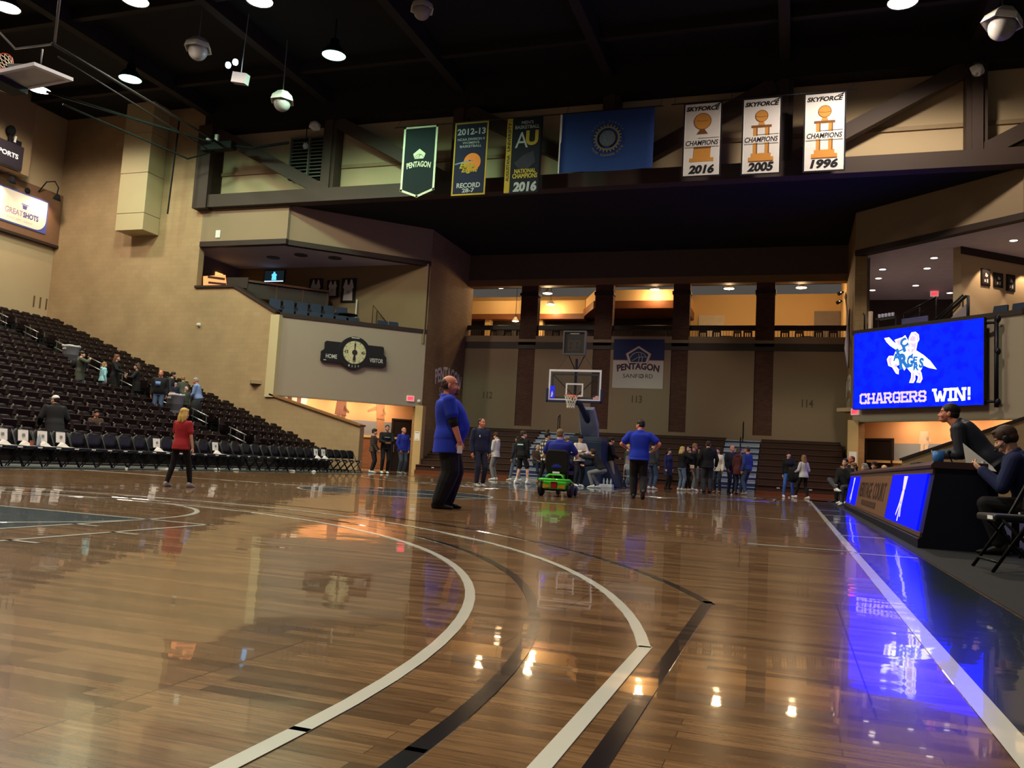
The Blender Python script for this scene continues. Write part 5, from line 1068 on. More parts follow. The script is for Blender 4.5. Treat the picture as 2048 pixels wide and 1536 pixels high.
for fr, s_, pw_ in ((FL, 1.6, 34), (FL, 3.3, 34), (FL, 5.0, 34), (FR, 1.6, 26), (FR, 3.3, 26), (FR, 5.2, 26)):
    p = fr.p(s_, 3.47, -.75); t = thing('soffit_light', p, 'warm strip light hidden behind the lower edge of the %s corner box' % ('left' if fr is FL else 'right'), 'light', 'soffit strip lights %s' % ('left' if fr is FL else 'right'))
    MB().obox(p-fr.r*.7-Vector((0, 0, .04)), fr.r*1.4, fr.n*-.12, (0, 0, .04)).build('diffuser', mat('soffit_diffuser', (255, 206, 140), var=0, emit=4), t)
    lamp('soffit_bulb', 'AREA', tuple(p+Vector((0, 0, -.06))), pw_, (1, .72, .50), .5, parent=t)
# ================================================================= left grandstand
ROWX = lambda i: -12.0-.83*i      # back of the seats of row i
ROWZ = lambda i: .35+.30*i        # tread under row i
MTREAD = mat('stand_tread', (40, 36, 34), .85, scale=1.5, var=.15)
for i in range(-1, 18):
    x1 = ROWX(i)+.78; zt = ROWZ(i)
    struct(MB().box(ROWX(i)-.06, x1, -7, 30.78, 0, max(zt, .04)).build('floor_stand_tread', MTREAD))
AY0, AY1 = 24.7, 26.55
struct(MB().box(-27.4, ROWX(17)-.05, -7, 30.78, 0, 5.75).build('floor_stand_top', MTREAD))
MSEAT = mat('seat_maroon', (34, 20, 20), .45, scale=6, var=.1); MSEATD = mat('seat_black', (20, 20, 22), .5)
def arena_seat(p, label, group, proto={}):
    if 'a' in proto: return copy_tree(proto['a'], p, 0, label, group)
    t = thing('arena_seat', p, label, 'seat', group); x, y, z = p
    m = MB(); out = []
    for zz, dx, wd in ((.36, .10, .235), (.50, .04, .245), (.68, -.01, .24), (.80, -.04, .21), (.85, -.05, .14)):
        out.append([(x+dx+.05*(abs(s)**2), y+s*wd, z+zz) for s in (-1, -.5, 0, .5, 1)]+[(x+dx-.06+.05*(abs(s)**2), y+s*wd, z+zz) for s in (1, .5, 0, -.5, -1)])
    m.rings(out).build('backrest', MSEAT, t, True)
    m = MB(); m.obox((x+.12, y-.22, z+.38), (.09, 0, .36), (0, .44, 0), (.05, 0, -.01)); m.build('seat_pan', MSEAT, t, bevel=.015)
    for s in (-1, 1):
        m = MB(); m.box(x+.0, x+.34, y+s*.265-.02, y+s*.265+.02, z+.56, z+.60); m.box(x+.02, x+.10, y+s*.265-.02, y+s*.265+.02, z, z+.58); m.build('armrest', MSEATD, t, bevel=.008)
    MB().box(x+.335, x+.345, y+.25, y+.28, z+.565, z+.595).build('armrest_dot', mat('plate_pale', (200, 196, 186)), t)  # small pale dot at the armrest tip
    proto['a'] = t; return t
def left_edge(x): return 14.0+(-9.6-x)*.86
nseat = 0
for i in range(-1, 18):
    x = ROWX(i); z = max(ROWZ(i), .04)
    ys = [AY0-.30-.56*k for k in range(60) if AY0-.30-.56*k > left_edge(x)-.9]+[AY1+.30+.56*k for k in range(8) if AY1+.30+.56*k < 30.55]
    for y in ys:
        far = y > AY1
        if i >= 12: w_, g = 'top', 'upper'
        elif i >= 5: w_, g = 'middle', 'middle'
        else: w_, g = 'lower', 'lower'
        arena_seat((x, y, z), 'dark maroon arena seat in the %s rows of the left stand, %s aisle' % (w_, 'right of' if far else 'left of'), '%s stand seats %s' % (g, 'by the wall' if far else 'left of aisle')); nseat += 1
# aisle steps and handrails
t = thing('stand_aisle', (-19, 25.9, 0), 'dark carpeted aisle steps climbing through the left stand', 'steps')
for i in range(-1, 17): MB().box(ROWX(i)-.10, ROWX(i)+.32, AY0+.04, AY1-.04, ROWZ(i)-.02, ROWZ(i)+.15).build('step', mat('aisle_step', (46, 42, 42), .9), t)
for q in ((-14.78, 25.45, 1.55, 1.84), (-19.95, 25.4, 3.35, 3.62)): MB().box(q[0]-.3, q[0]+.3, q[1]-.3, q[1]+.3, q[2], q[3]).build('landing', mat('aisle_step', (46, 42, 42)), t)
MHR = mat('handrail_steel', (176, 172, 168), .28, .85)
hn = ('lowest', 'second lowest', 'third', 'fourth', 'fifth', 'third highest', 'second highest', 'highest')
for k in range(8):
    xa = -11.85-1.74*k; xb = xa-.78; za = .35+.30*((-12-xa)/.83)+.86; zb = .35+.30*((-12-xb)/.83)+.86
    t = thing('handrail', (xa, 25.9, za-.9), hn[k]+' steel handrail in the aisle of the left stand', 'handrail', 'aisle handrails')
    MB().tube([(xa, 25.9, za), (xb, 25.9, zb)], .025, 8).build('top_bar', MHR, t, True); MB().tube([(xa, 25.9, za-.27), (xb, 25.9, zb-.27)], .025, 8).build('lower_bar', MHR, t, True)
    for q, zq in ((xa-.08, za), (xb+.08, zb)): MB().tube([(q, 25.9, zq-.95), (q, 25.9, zq)], .022, 8).build('post', mat('rail_black', (24, 22, 24)), t, True)
# grey trash cans in the stand
def trash(p, label, full):
    t = thing('trash_can', p, label, 'trash can')
    MB().lathe([(.05, 0), (.25, .0), (.27, .02), (.31, .62), (.34, .63), (.34, .70), (.30, .70), (.285, .1), (.05, .1)], p, 22).build('bin', mat('bin_grey', (186, 186, 184), .5), t, True)
    for s in (-1, 1): MB().box(p[0]-.06, p[0]+.06, p[1]+s*.33-.03, p[1]+s*.33+.03, p[2]+.52, p[2]+.58).build('handle', mat('bin_grey', (128, 128, 126)), t)
    if full:
        q = Vector(p)
        m = MB(); m.rings([[q+Vector((.335*math.cos(a)*k, .335*math.sin(a)*k, h+.012*math.sin(5*a))) for a in [2*math.pi*j/20 for j in range(20)]] for k, h in ((1.03, .655), (1.035, .69), (1.0, .708), (.93, .70))], cap=False); m.build('bin_liner', mat('liner_pale', (196, 196, 194), .4), t, True)
    return t
trash((-14.78, 25.45, 1.84), 'grey trash can overflowing with litter at the foot of the aisle people', True)
trash((-19.95, 25.4, 3.62), 'grey trash can beside the person in the green coat', True)
for nm_, q, m_, lab in (('popcorn_box', (-14.95, 25.4, 2.42), mat('box_pink', (226, 160, 140), .7), 'pink and white snack box on top of the trash can'), ('paper_cup', (-14.75, 25.62, 2.42), mat('paper_white', (236, 232, 224)), 'white paper cup tilted on top of the trash can'), ('dark_bottle', (-14.85, 25.55, 2.38), mat('bottle_dark', (40, 26, 24), .3), 'dark bottle sticking out of the trash can')):
    m = MB()
    if nm_ == 'popcorn_box': m.obox(q, (.05, .14, 0), (-.14, .05, 0), (.02, -.01, .2))
    elif nm_ == 'paper_cup': m.lathe([(.035, 0), (.05, .16), (.045, .16), (.03, .01)], q, 12, (.3, .4, 1))
    else: m.lathe([(.035, 0), (.035, .14), (.014, .2), (.014, .24)], q, 12, (.1, 0, 1))
    tag(m.build(nm_, m_), lab, {'popcorn_box': 'box', 'paper_cup': 'cup', 'dark_bottle': 'bottle'}[nm_])

# ================================================================= courtside folding chairs
MPADF = mat('chair_vinyl', (30, 31, 35), .38, scale=4, var=.1); MLEGF = mat('chair_frame', (22, 22, 24), .4, .5)
def folding_chair(p, rz, label, group, proto={}):
    if 'a' in proto:
        return copy_tree(proto['a'], p, rz, label, group)
    t = thing('folding_chair', (0, 0, 0), label, 'chair', group)   # faces +x
    out = []
    for zz, dx, wd in ((.50, -.16, .20), (.60, -.18, .225), (.72, -.21, .22), (.79, -.23, .18), (.82, -.24, .11)):
        out.append([(dx+.03*s*s, s*wd, zz) for s in (-1, -.5, 0, .5, 1)]+[(dx-.05+.03*s*s, s*wd, zz) for s in (1, .5, 0, -.5, -1)])
    MB().rings(out).build('backrest', MPADF, t, True)
    MB().box(-.2, .22, -.22, .22, .40, .46).build('seat', MPADF, t, bevel=.02)
    MB().box(.221, .227, .08, .20, .417, .447).build('seat_label', mat('plate_white', (236, 234, 230), .5), t)
    for s in (-1, 1):
        MB().tube([(.24, s*.235, 0), (-.02, s*.235, .40), (-.22, s*.235, .80)], .014, 6).build('front_leg', MLEGF, t, True)
        MB().tube([(-.26, s*.21, 0), (.16, s*.21, .42)], .014, 6).build('rear_leg', MLEGF, t, True)
    MB().tube([(.19, -.235, .08), (.19, .235, .08)], .012, 6).build('front_bar', MLEGF, t, True)
    MB().tube([(-.2, -.21, .07), (-.2, .21, .07)], .012, 6).build('rear_bar', MLEGF, t, True)
    proto['a'] = t; t.location = p; t.rotation_euler = (0, 0, rz); return t
CH = [13.0+.503*k for k in range(36)]
sheet = {1: 'leftmost', 2: 'second', 3: 'third', 4: 'fourth'}
for k, y in enumerate(CH):
    if y > 28.7: break
    lab = 'black folding chair in the courtside row, %s' % ('left of the walking girl' if y < 17.9 else 'between the girl and the portal' if y < 26.6 else 'at its right end by the portal')
    folding_chair((-8.86, y, 0), random.uniform(-.06, .06), lab, 'courtside folding chairs ' + ('left' if y < 17.9 else 'middle' if y < 26.6 else 'right'))
def chair_sheet(y, label):
    t = thing('paper_sheet', (-8.9, y, .5), label, 'paper', 'paper sheets on courtside chairs')
    MPAPER = mat('paper_white', (236, 232, 224))
    m = MB(); m.obox((-8.995, y-.13, .56), (0, .26, 0), (-.045, .01, .24), (.004, 0, .001)); m.build('top_sheet', MPAPER, t)
    m = MB(); m.add([(-8.96, y-.13, .47), (-8.66, y-.16, .465), (-8.66, y+.12, .465), (-8.86, y+.13, .47), (-8.9, y+.04, .55), (-8.97, y-.02, .58)], [(0, 1, 2, 3), (0, 3, 4, 5), (3, 2, 1, 0), (5, 4, 3, 0)]); m.build('seat_sheet', MPAPER, t)
    m = MB(); m.obox((-8.992, y-.03, .66), (0, .07, 0), (-.012, 0, .06), (.006, 0, .001)); m.build('print_block', mat('print_grey', (130, 128, 126), .8), t)
for y, w_ in ((CH[1]-.02, 'leftmost folding chair in the photo'), (CH[2], 'second folding chair from the left'), (CH[3], 'third folding chair from the left'), (CH[4], 'fourth folding chair, in front of the person in the cap'), (CH[10]+.1, 'folding chair just left of the walking girl'), (CH[15], 'folding chair right of the walking girl'), (CH[26], 'left of two papered chairs near the portal'), (CH[27], 'right of two papered chairs near the portal')):
    chair_sheet(y, 'white printed sheets on the '+w_)
def bottle(p, label, rgb=(150, 160, 172), s=1.0):
    t = thing('water_bottle', p, label, 'bottle')
    MB().lathe([(.03*s, 0), (.033*s, .02), (.033*s, .14*s), (.014*s, .19*s), (.014*s, .2*s)], p, 14).build('bottle_body', mat('bottle_plastic', (168, 178, 188), .15, var=.02), t, True)
    MB().lathe([(.016*s, .2*s), (.016*s, .225*s)], p, 10).build('cap', mat('white_plastic', (226, 222, 214)), t)
    return t
bottle((-8.78, 14.22, .46), 'clear water bottle standing on the third courtside chair seat', s=1.25)
t = tag(MB().lathe([(.035, 0), (.045, .12), (.04, .12), (.03, .01)], (-8.75, 14.02, .46), 12).build('drink_cup', mat('cup_red', (150, 84, 66), .5)), 'red and clear drink cup on the second courtside chair seat', 'cup')
# litter under the chairs
def litter(x, y, s, label, z=.012, m_=None):
    m = MB(); random.seed(int(x*100+y*37)); pts = [(x+s*math.cos(a)*random.uniform(.6, 1), y+s*math.sin(a)*random.uniform(.6, 1), z) for a in [2*math.pi*k/8 for k in range(8)]]
    m.rings([pts, [(x+(p[0]-x)*.7+random.uniform(-.02, .02), y+(p[1]-y)*.7, z+s*random.uniform(.15, .35)) for p in pts], [(x+(p[0]-x)*.2, y+(p[1]-y)*.2, z+s*random.uniform(.2, .45)) for p in pts]])
    return tag(m.build('crumpled_paper', m_ or mat('paper_white', (236, 232, 224))), label, 'litter', 'litter on the floor')
for x, y, s, l in ((-8.5, 16.6, .05, 'tiny white scrap under the chairs left of the girl'), (-8.7, 18.3, .10, 'crumpled white paper under the chairs left of the girl'), (-8.9, 20.6, .13, 'crumpled white paper under the chairs just right of the girl'), (-8.9, 21.5, .16, 'large crumpled white paper right of the girl, under the chairs'), (-8.7, 24.2, .13, 'crumpled white paper under the middle of the chair row'), (-8.5, 25.2, .10, 'tan crumpled scrap under the chair row near the portal'), (7.0, 32.0, .05, 'tiny white scrap on the floor by the woman in white'), (5.1, 30.2, .05, 'tiny white scrap on the floor in front of the right bleachers')): litter(x, y, s, l)
t = tag(MB().box(-8.55, -8.2, 17.75, 18.1, .008, .02).build('paper_tray', mat('paper_white', (236, 232, 224))), 'flat white paper tray on the floor under the chairs', 'tray')

# ================================================================= scorer's table along the right sideline
t = thing('scorers_table', (8.7, 16, 0), 'long slanted scorers table with wood front and blue LED panels', 'table')
Y0, Y1 = 9.75, 23.0; xb, xt = 8.40, 8.53
m = MB(); m.rings([[(xb-.04, y, 0), (xb-.04, y, .10), (xb, y, .12), (xt, y, .86), (9.0, y, .86), (9.08, y, 0)] for y in (Y0, Y1)]); m.build('body', mat('table_navy', (14, 15, 34), .5), t)
m = MB(); m.rings([[(xt-.05, y, .86), (xt-.05, y, .89), (xt-.02, y, .93), (9.02, y, .93), (9.02, y, .86)] for y in (Y0-.02, Y1+.02)]); m.build('table_top', mat('table_top_brown', (66, 48, 50), .35, scale=6, var=.1), t)
FT = Frame((xb-.012, 0, .12), (0, -1, 0), (xt-xb, 0, .74)); SH = math.hypot(xt-xb, .74)
def front(y0, y1, z0, z1, d0, d1, name, m_): return plate(FT, rect(-y1, z0, -y0, z1), d0, d1).build(name, m_, t)
MOAK = mat('table_oak', (120, 84, 62), .45, scale=5, var=.12)
front(Y0, Y1, .0, .05, -.01, .012, 'base_rail', mat('table_rail_brown', (84, 60, 54), .5)); front(Y0, Y1, .69, .745, -.01, .012, 'upper_rail', mat('table_rail_brown', (84, 60, 54)))
front(13.5, 19.6, .05, .69, -.01, .008, 'wood_panel', MOAK)
MLEDP = screen_mat('led_panel_blue', (0, 4, 255), 4.0)
for y0, y1 in ((10.1, 13.4), (19.7, 22.85)): front(y0, y1, .05, .69, -.01, .01, 'led_panel', MLEDP)
m = MB()
for yc in (11.9, 21.3):     # pale figure shown on each LED panel
    P = lambda pts: plate(FT, [(-yc+x*.62, .06+y*.62) for x, y in pts], .01, .013, m)
    P([(-.25, .98), (.35, .98), (.28, .7), (.05, .62), (-.12, .72)]); P([(-.1, .68), (.25, .66), (.2, .3), (.32, .12), (.18, .12), (.1, .4)]); P([(-.12, .66), (.08, .62), (-.05, .38), (-.42, .12), (-.5, .16), (-.22, .42)]); P([(-.02, .4), (.08, .38), (.02, .02), (-.12, .02)])
m.build('led_figure', mat('led_pale', (196, 186, 255), var=0, emit=.7), t)
MTL = mat('table_lettering', (58, 40, 36), .5)
letters(MB(), FT, 'HERITAGE', -17.75, .42, 2.9, .30, .012, bold=.015).build('lettering', MTL, t); letters(MB(), FT, 'COURT', -15.0, .42, 2.0, .30, .012, bold=.015).build('lettering', MTL, t)
plate(FT, rect(-18.1, .12, -15.2, .22), .008, .012).build('lettering_bar', MTL, t); letters(MB(), FT, 'SANFORD PENTAGON', -16.65, .17, 2.6, .07, .014).build('lettering', MOAK, t)
t2 = thing('inner_desk', (9.2, 11, 0), 'low black work desk behind the near end of the scorers table', 'desk')
MB().box(9.05, 9.34, 9.8, 11.05, .68, .72).build('desktop', mat('desk_black', (16, 16, 22), .4), t2, bevel=.01); MB().box(9.095, 9.13, 9.82, 11.0, .05, .68).build('desk_panel', mat('desk_black', (16, 16, 22)), t2)
for y in (9.88, 10.98): MB().box(9.27, 9.33, y-.03, y+.03, .006, .68).build('desk_leg', mat('desk_black', (16, 16, 22)), t2)
t3 = tag(MB().lathe([(.055, 0), (.075, .17), (.07, .17), (.05, .01)], (8.78, 11.3, .93), 18).build('blue_cup', mat('cup_blue', (52, 110, 176), .35), None, True), 'blue plastic cup on top of the scorers table', 'cup')
t3 = thing('table_microphone', (8.85, 10.8, .93), 'small black gooseneck microphone beside the blue cup', 'microphone'); MB().tube([(8.85, 10.75, .93), (8.85, 10.8, .97), (8.8, 10.65, 1.02), (8.78, 10.55, 1.06)], .008, 6).build('gooseneck', MBLACK, t3); MB().ell((8.78, 10.53, 1.065), (.022, .03, .022)).build('foam_head', MBLACK, t3, True); MB().lathe([(.05, 0), (.05, .015), (.02, .02)], (8.85, 10.75, .93), 12).build('mic_base', MBLACK, t3)
t3 = tag(MB().box(8.62, 8.95, 11.9, 12.6, .93, .97).build('black_case', MBLACK, bevel=.015), 'flat black case lying on the scorers table top left of the cup', 'case')
bottle((9.13, 10.55, .72), 'clear ridged water bottle at the near end of the scorers table', s=1.15)
t3 = thing('laptop', (9.25, 10.1, .72), 'black laptop on the inner desk in front of the headset man', 'laptop'); MB().box(9.09, 9.30, 10.1, 10.45, .72, .74).build('keyboard_base', MBLACK, t3); MB().obox((9.12, 10.1, .74), (0, .35, 0), (-.06, 0, .2), (.01, 0, .004)).build('lid', mat('lid_dark', (30, 30, 36), .35), t3)
for k, y in enumerate((9.95, 9.88)): tag(MB().lathe([(.02, 0), (.025, .03), (.02, .04)], (9.3, y, .72), 10).build('white_piece', mat('white_plastic', (226, 222, 214))), ('left of two small white pieces on the inner desk', 'right of two small white pieces on the inner desk')[k], 'piece', 'white pieces on the desk')  # plain small white blobs, no certain object
folding_chair((8.82, 7.75, .006), math.pi+.12, 'empty black folding chair nearest the camera at the right edge', 'nearest empty chair')
folding_chair((9.46, 9.6, .006), math.pi, 'black folding chair holding the man with the headset', 'headset chair')
for y, l in ((28.0, 'left of the two seated boys'), (29.1, 'holding the red-faced man'), (25.5, 'holding the grey haired woman'), (24.75, 'holding the dark haired person'), (23.75, 'holding the bald man')): folding_chair((9.15, y, .006), math.pi, 'black folding chair beyond the scorers table, '+l, 'chair '+l)

# ================================================================= white folding chair and bottles by the goal
t = thing('white_folding_chair', (1.25, 31.6, 0), 'light grey steel folding chair right of the basket stand', 'chair'); m_ = mat('chair_pale', (196, 196, 196), .35, .4)
x, y = 1.25, 31.6
MB().tube([(x-.22, y-.25, 0), (x-.22, y+.08, .85), (x-.14, y+.1, .9), (x+.14, y+.1, .9), (x+.22, y+.08, .85), (x+.22, y-.25, 0)], .014, 8).build('front_frame', m_, t, True)
MB().tube([(x-.19, y+.28, 0), (x-.19, y-.1, .43), (x+.19, y-.1, .43), (x+.19, y+.28, 0)], .013, 8).build('rear_frame', m_, t, True)
MB().box(x-.2, x+.2, y-.2, y+.18, .42, .45).build('seat', m_, t, bevel=.01); MB().box(x-.2, x+.2, y+.06, y+.09, .68, .88).build('backrest', m_, t, bevel=.01)
t = thing('bottle_crate', (.8, 29.55, 0), 'white crate of bottles at the foot of the basket stand', 'crate'); MB().box(.5, 1.05, 29.35, 29.7, 0, .12).build('crate', mat('crate_white', (206, 206, 210), .5), t, bevel=.01)
for k in range(4): MB().lathe([(.04, .1), (.04, .24), (.018, .3), (.018, .33)], (.58+.13*k, 29.52, 0), 10).build('bottle', mat('bottle_plastic', (168, 178, 188)), t, True)
for k, (x, y) in enumerate(((-.55, 28.6), (-.42, 28.75), (-.28, 28.6), (-.15, 28.8))): litter(x, y, .16, ('leftmost white crumple in the net pile by the white sweater', 'second white crumple in the net pile', 'third white crumple in the net pile', 'rightmost white crumple in the net pile')[k])
# green mobility scooter
t = thing('mobility_scooter', (2.2, 17.6, 0), 'bright green mobility scooter seen from behind on the court', 'scooter'); X, Yc = 2.2, 17.6
MGRN = mat('scooter_green', (64, 200, 44), .3, coat=.5); MBK = mat('scooter_black', (18, 18, 20), .5)
for nm_, sx in (('wheel', -1), ('wheel', 1)): MB().lathe([(.05, -.055), (.13, -.05), (.15, -.03), (.15, .03), (.13, .05), (.05, .055)], (X+sx*.33, Yc+.05, .15), 22, (1, 0, 0)).build(nm_, MBK, t, True)
for sx in (-1, 1): MB().lathe([(.04, -.04), (.11, -.03), (.12, 0), (.11, .03), (.04, .04)], (X+sx*.2, Yc+1.0, .12), 18, (1, 0, 0)).build('front_wheel', MBK, t, True)
m = MB(); m.rings([[(X-.26, Yc-.12+.02*abs(k), .16+.11*k), (X+.26, Yc-.12+.02*abs(k), .16+.11*k), (X+.26, Yc+.3, .16+.11*k), (X-.26, Yc+.3, .16+.11*k)] for k in (0, 1, 1.7)]); m.build('rear_shroud', MGRN, t, bevel=.03)
m = MB(); m.tube([(X-.33, Yc+.2, .30), (X-.34, Yc-.1, .36), (X-.26, Yc-.18, .36), (X+.26, Yc-.18, .36), (X+.34, Yc-.1, .36), (X+.33, Yc+.2, .30)], .03, 10); m.build('bumper', MGRN, t, True)
m = MB(); m.tube([(X-.2, Yc-.1, .40), (X-.14, Yc-.05, .47), (X+.14, Yc-.05, .47), (X+.2, Yc-.1, .40)], .02, 8); m.build('top_rail', MGRN, t, True)
MB().box(X-.22, X+.22, Yc-.1, Yc+.9, .12, .2).build('deck', MBK, t, bevel=.02); MB().box(X-.07, X+.07, Yc-.15, Yc-.10, .18, .32).build('battery_door', mat('scooter_red', (150, 30, 30), .4), t, bevel=.01)
for sx in (-1, 1): MB().prism([(X+sx*.10, Yc-.14, .2), (X+sx*.25, Yc-.13, .18), (X+sx*.25, Yc-.13, .27), (X+sx*.10, Yc-.14, .25)], (0, -.012, 0)).build('tail_lamp', mat('tail_amber', (196, 140, 40), .3), t)
m = MB(); m.rings([[(X-w_, Yc+.05+o, z), (X+w_, Yc+.05+o, z), (X+w_, Yc+.17+o, z), (X-w_, Yc+.17+o, z)] for z, w_, o in ((.52, .24, .0), (.7, .27, -.03), (.95, .25, -.06), (1.02, .2, -.07))]); m.build('seat_back', MBK, t, bevel=.03)
MB().box(X-.25, X+.25, Yc+.1, Yc+.6, .48, .57).build('seat', MBK, t, bevel=.03); MB().box(X-.06, X+.06, Yc+.2, Yc+.36, .2, .48).build('seat_post', MBK, t); MB().box(X-.08, X+.08, Yc-.005, Yc+.01, .50, .54).build('seat_tag', mat('plate_white', (236, 234, 230)), t)
for sx in (-1, 1): MB().box(X+sx*.3-.03, X+sx*.3+.03, Yc+.1, Yc+.5, .70, .75).build('armrest', MBK, t, bevel=.015)
m = MB(); m.tube([(X, Yc+.95, .2), (X, Yc+.78, .95)], .03, 8); m.tube([(X-.25, Yc+.72, .95), (X+.25, Yc+.72, .95)], .02, 8); m.build('tiller', MBK, t, True)
# ================================================================= people
V = Vector
def ik(a, b, l1, l2, hint):
    d = b-a; L = min(d.length, (l1+l2)*.998); d.normalize(); b = a+d*L
    c = max(-1, min(1, (l1*l1+L*L-l2*l2)/(2*l1*L))); h = V(hint); h = h-d*h.dot(d)
    h = h.normalized() if h.length > 1e-4 else V((0, 1, 0))
    return a+d*(l1*c)+h*(l1*math.sqrt(1-c*c)), b
def add_hand(mb, w, a, n, side, curl=.5, sc=1.0, thumb=.7):
    """five fingers on a palm: w wrist, a forearm direction, n palm normal, side = towards the thumb"""
    a = a.normalized(); n = (n-a*n.dot(a)).normalized(); s = a.cross(n)*side
    P = lambda x, y, z: w+(a*x+s*y+n*z)*sc
    q = a.to_track_quat('Z', 'Y')
    out = []
    for x, wd, th in ((-.01, .024, .020), (.02, .034, .017), (.06, .041, .015), (.088, .040, .012), (.096, .034, .008)):
        out.append([P(x, wd*math.cos(t), th*math.sin(t)) for t in [2*math.pi*k/12 for k in range(12)]])
    mb.rings(out)
    for i, (y, L, r) in enumerate(((.029, .070, .0092), (.010, .078, .0095), (-.010, .072, .0092), (-.028, .056, .0082))):
        p0 = V((.088, y, .0)); ang = curl*(.75+.12*i); d1 = V((math.cos(ang*.8), 0, math.sin(ang*.8))); d2 = V((math.cos(ang*2.0), 0, math.sin(ang*2.0)))
        p1 = p0+d1*L*.5; p2 = p1+d2*L*.5
        mb.cone(P(*p0), r*sc, P(*p1), r*.95*sc, 8); mb.cone(P(*p1), r*.95*sc, P(*p2), r*.8*sc, 8)
    p0 = V((.022, .030, .004)); p1 = p0+V((.030, .028, .010*thumb)); p2 = p1+V((.030, .004, .022*curl))
    mb.cone(P(*p0), .0125*sc, P(*p1), .0105*sc, 8); mb.cone(P(*p1), .0105*sc, P(*p2), .0085*sc, 8)
def smooth_prof(p, k=3):
    out = []
    for i in range(len(p)-1):
        a, b, c, d = p[max(i-1, 0)], p[i], p[i+1], p[min(i+2, len(p)-1)]
        for j in range(k):
            t = j/k; out.append(tuple(.5*(2*b[q]+(c[q]-a[q])*t+(2*a[q]-5*b[q]+4*c[q]-d[q])*t*t+(3*b[q]-a[q]-3*c[q]+d[q])*t**3) for q in range(4)))
    return out+[p[-1]]
def sup(t, e=2.2):
    c, s = math.cos(t), math.sin(t); return math.copysign(abs(c)**(2/e), c), math.copysign(abs(s)**(2/e), s)
MALE = ((-.11, .125, .095, -.005), (-.04, .165, .118, -.012), (.05, .168, .118, -.004), (.14, .155, .110, .004), (.24, .162, .115, .0), (.34, .178, .121, .002), (.43, .176, .110, -.006), (.485, .140, .090, -.012), (.53, .078, .068, -.012), (.555, .056, .056, -.006))
FEM = ((-.11, .125, .098, -.008), (-.04, .170, .122, -.016), (.05, .160, .112, -.006), (.14, .134, .098, .004), (.24, .142, .104, .008), (.34, .158, .122, .016), (.43, .152, .100, -.004), (.485, .120, .080, -.012), (.53, .068, .060, -.012), (.555, .050, .050, -.006))
def skin_mat(rgb): return mat('skin_%d_%d' % rgb[:2], rgb, .55, var=.05, scale=9)
SK = (206, 152, 122); SKP = (220, 170, 142); SKR = (206, 134, 106)
def cloth_mat(name, rgb, rough=.85): return mat('cloth_'+name, rgb, rough, var=.10, scale=7, bump=.25)
PEOPLE = {}
def sc3(r, s): return tuple(q*s for q in r)
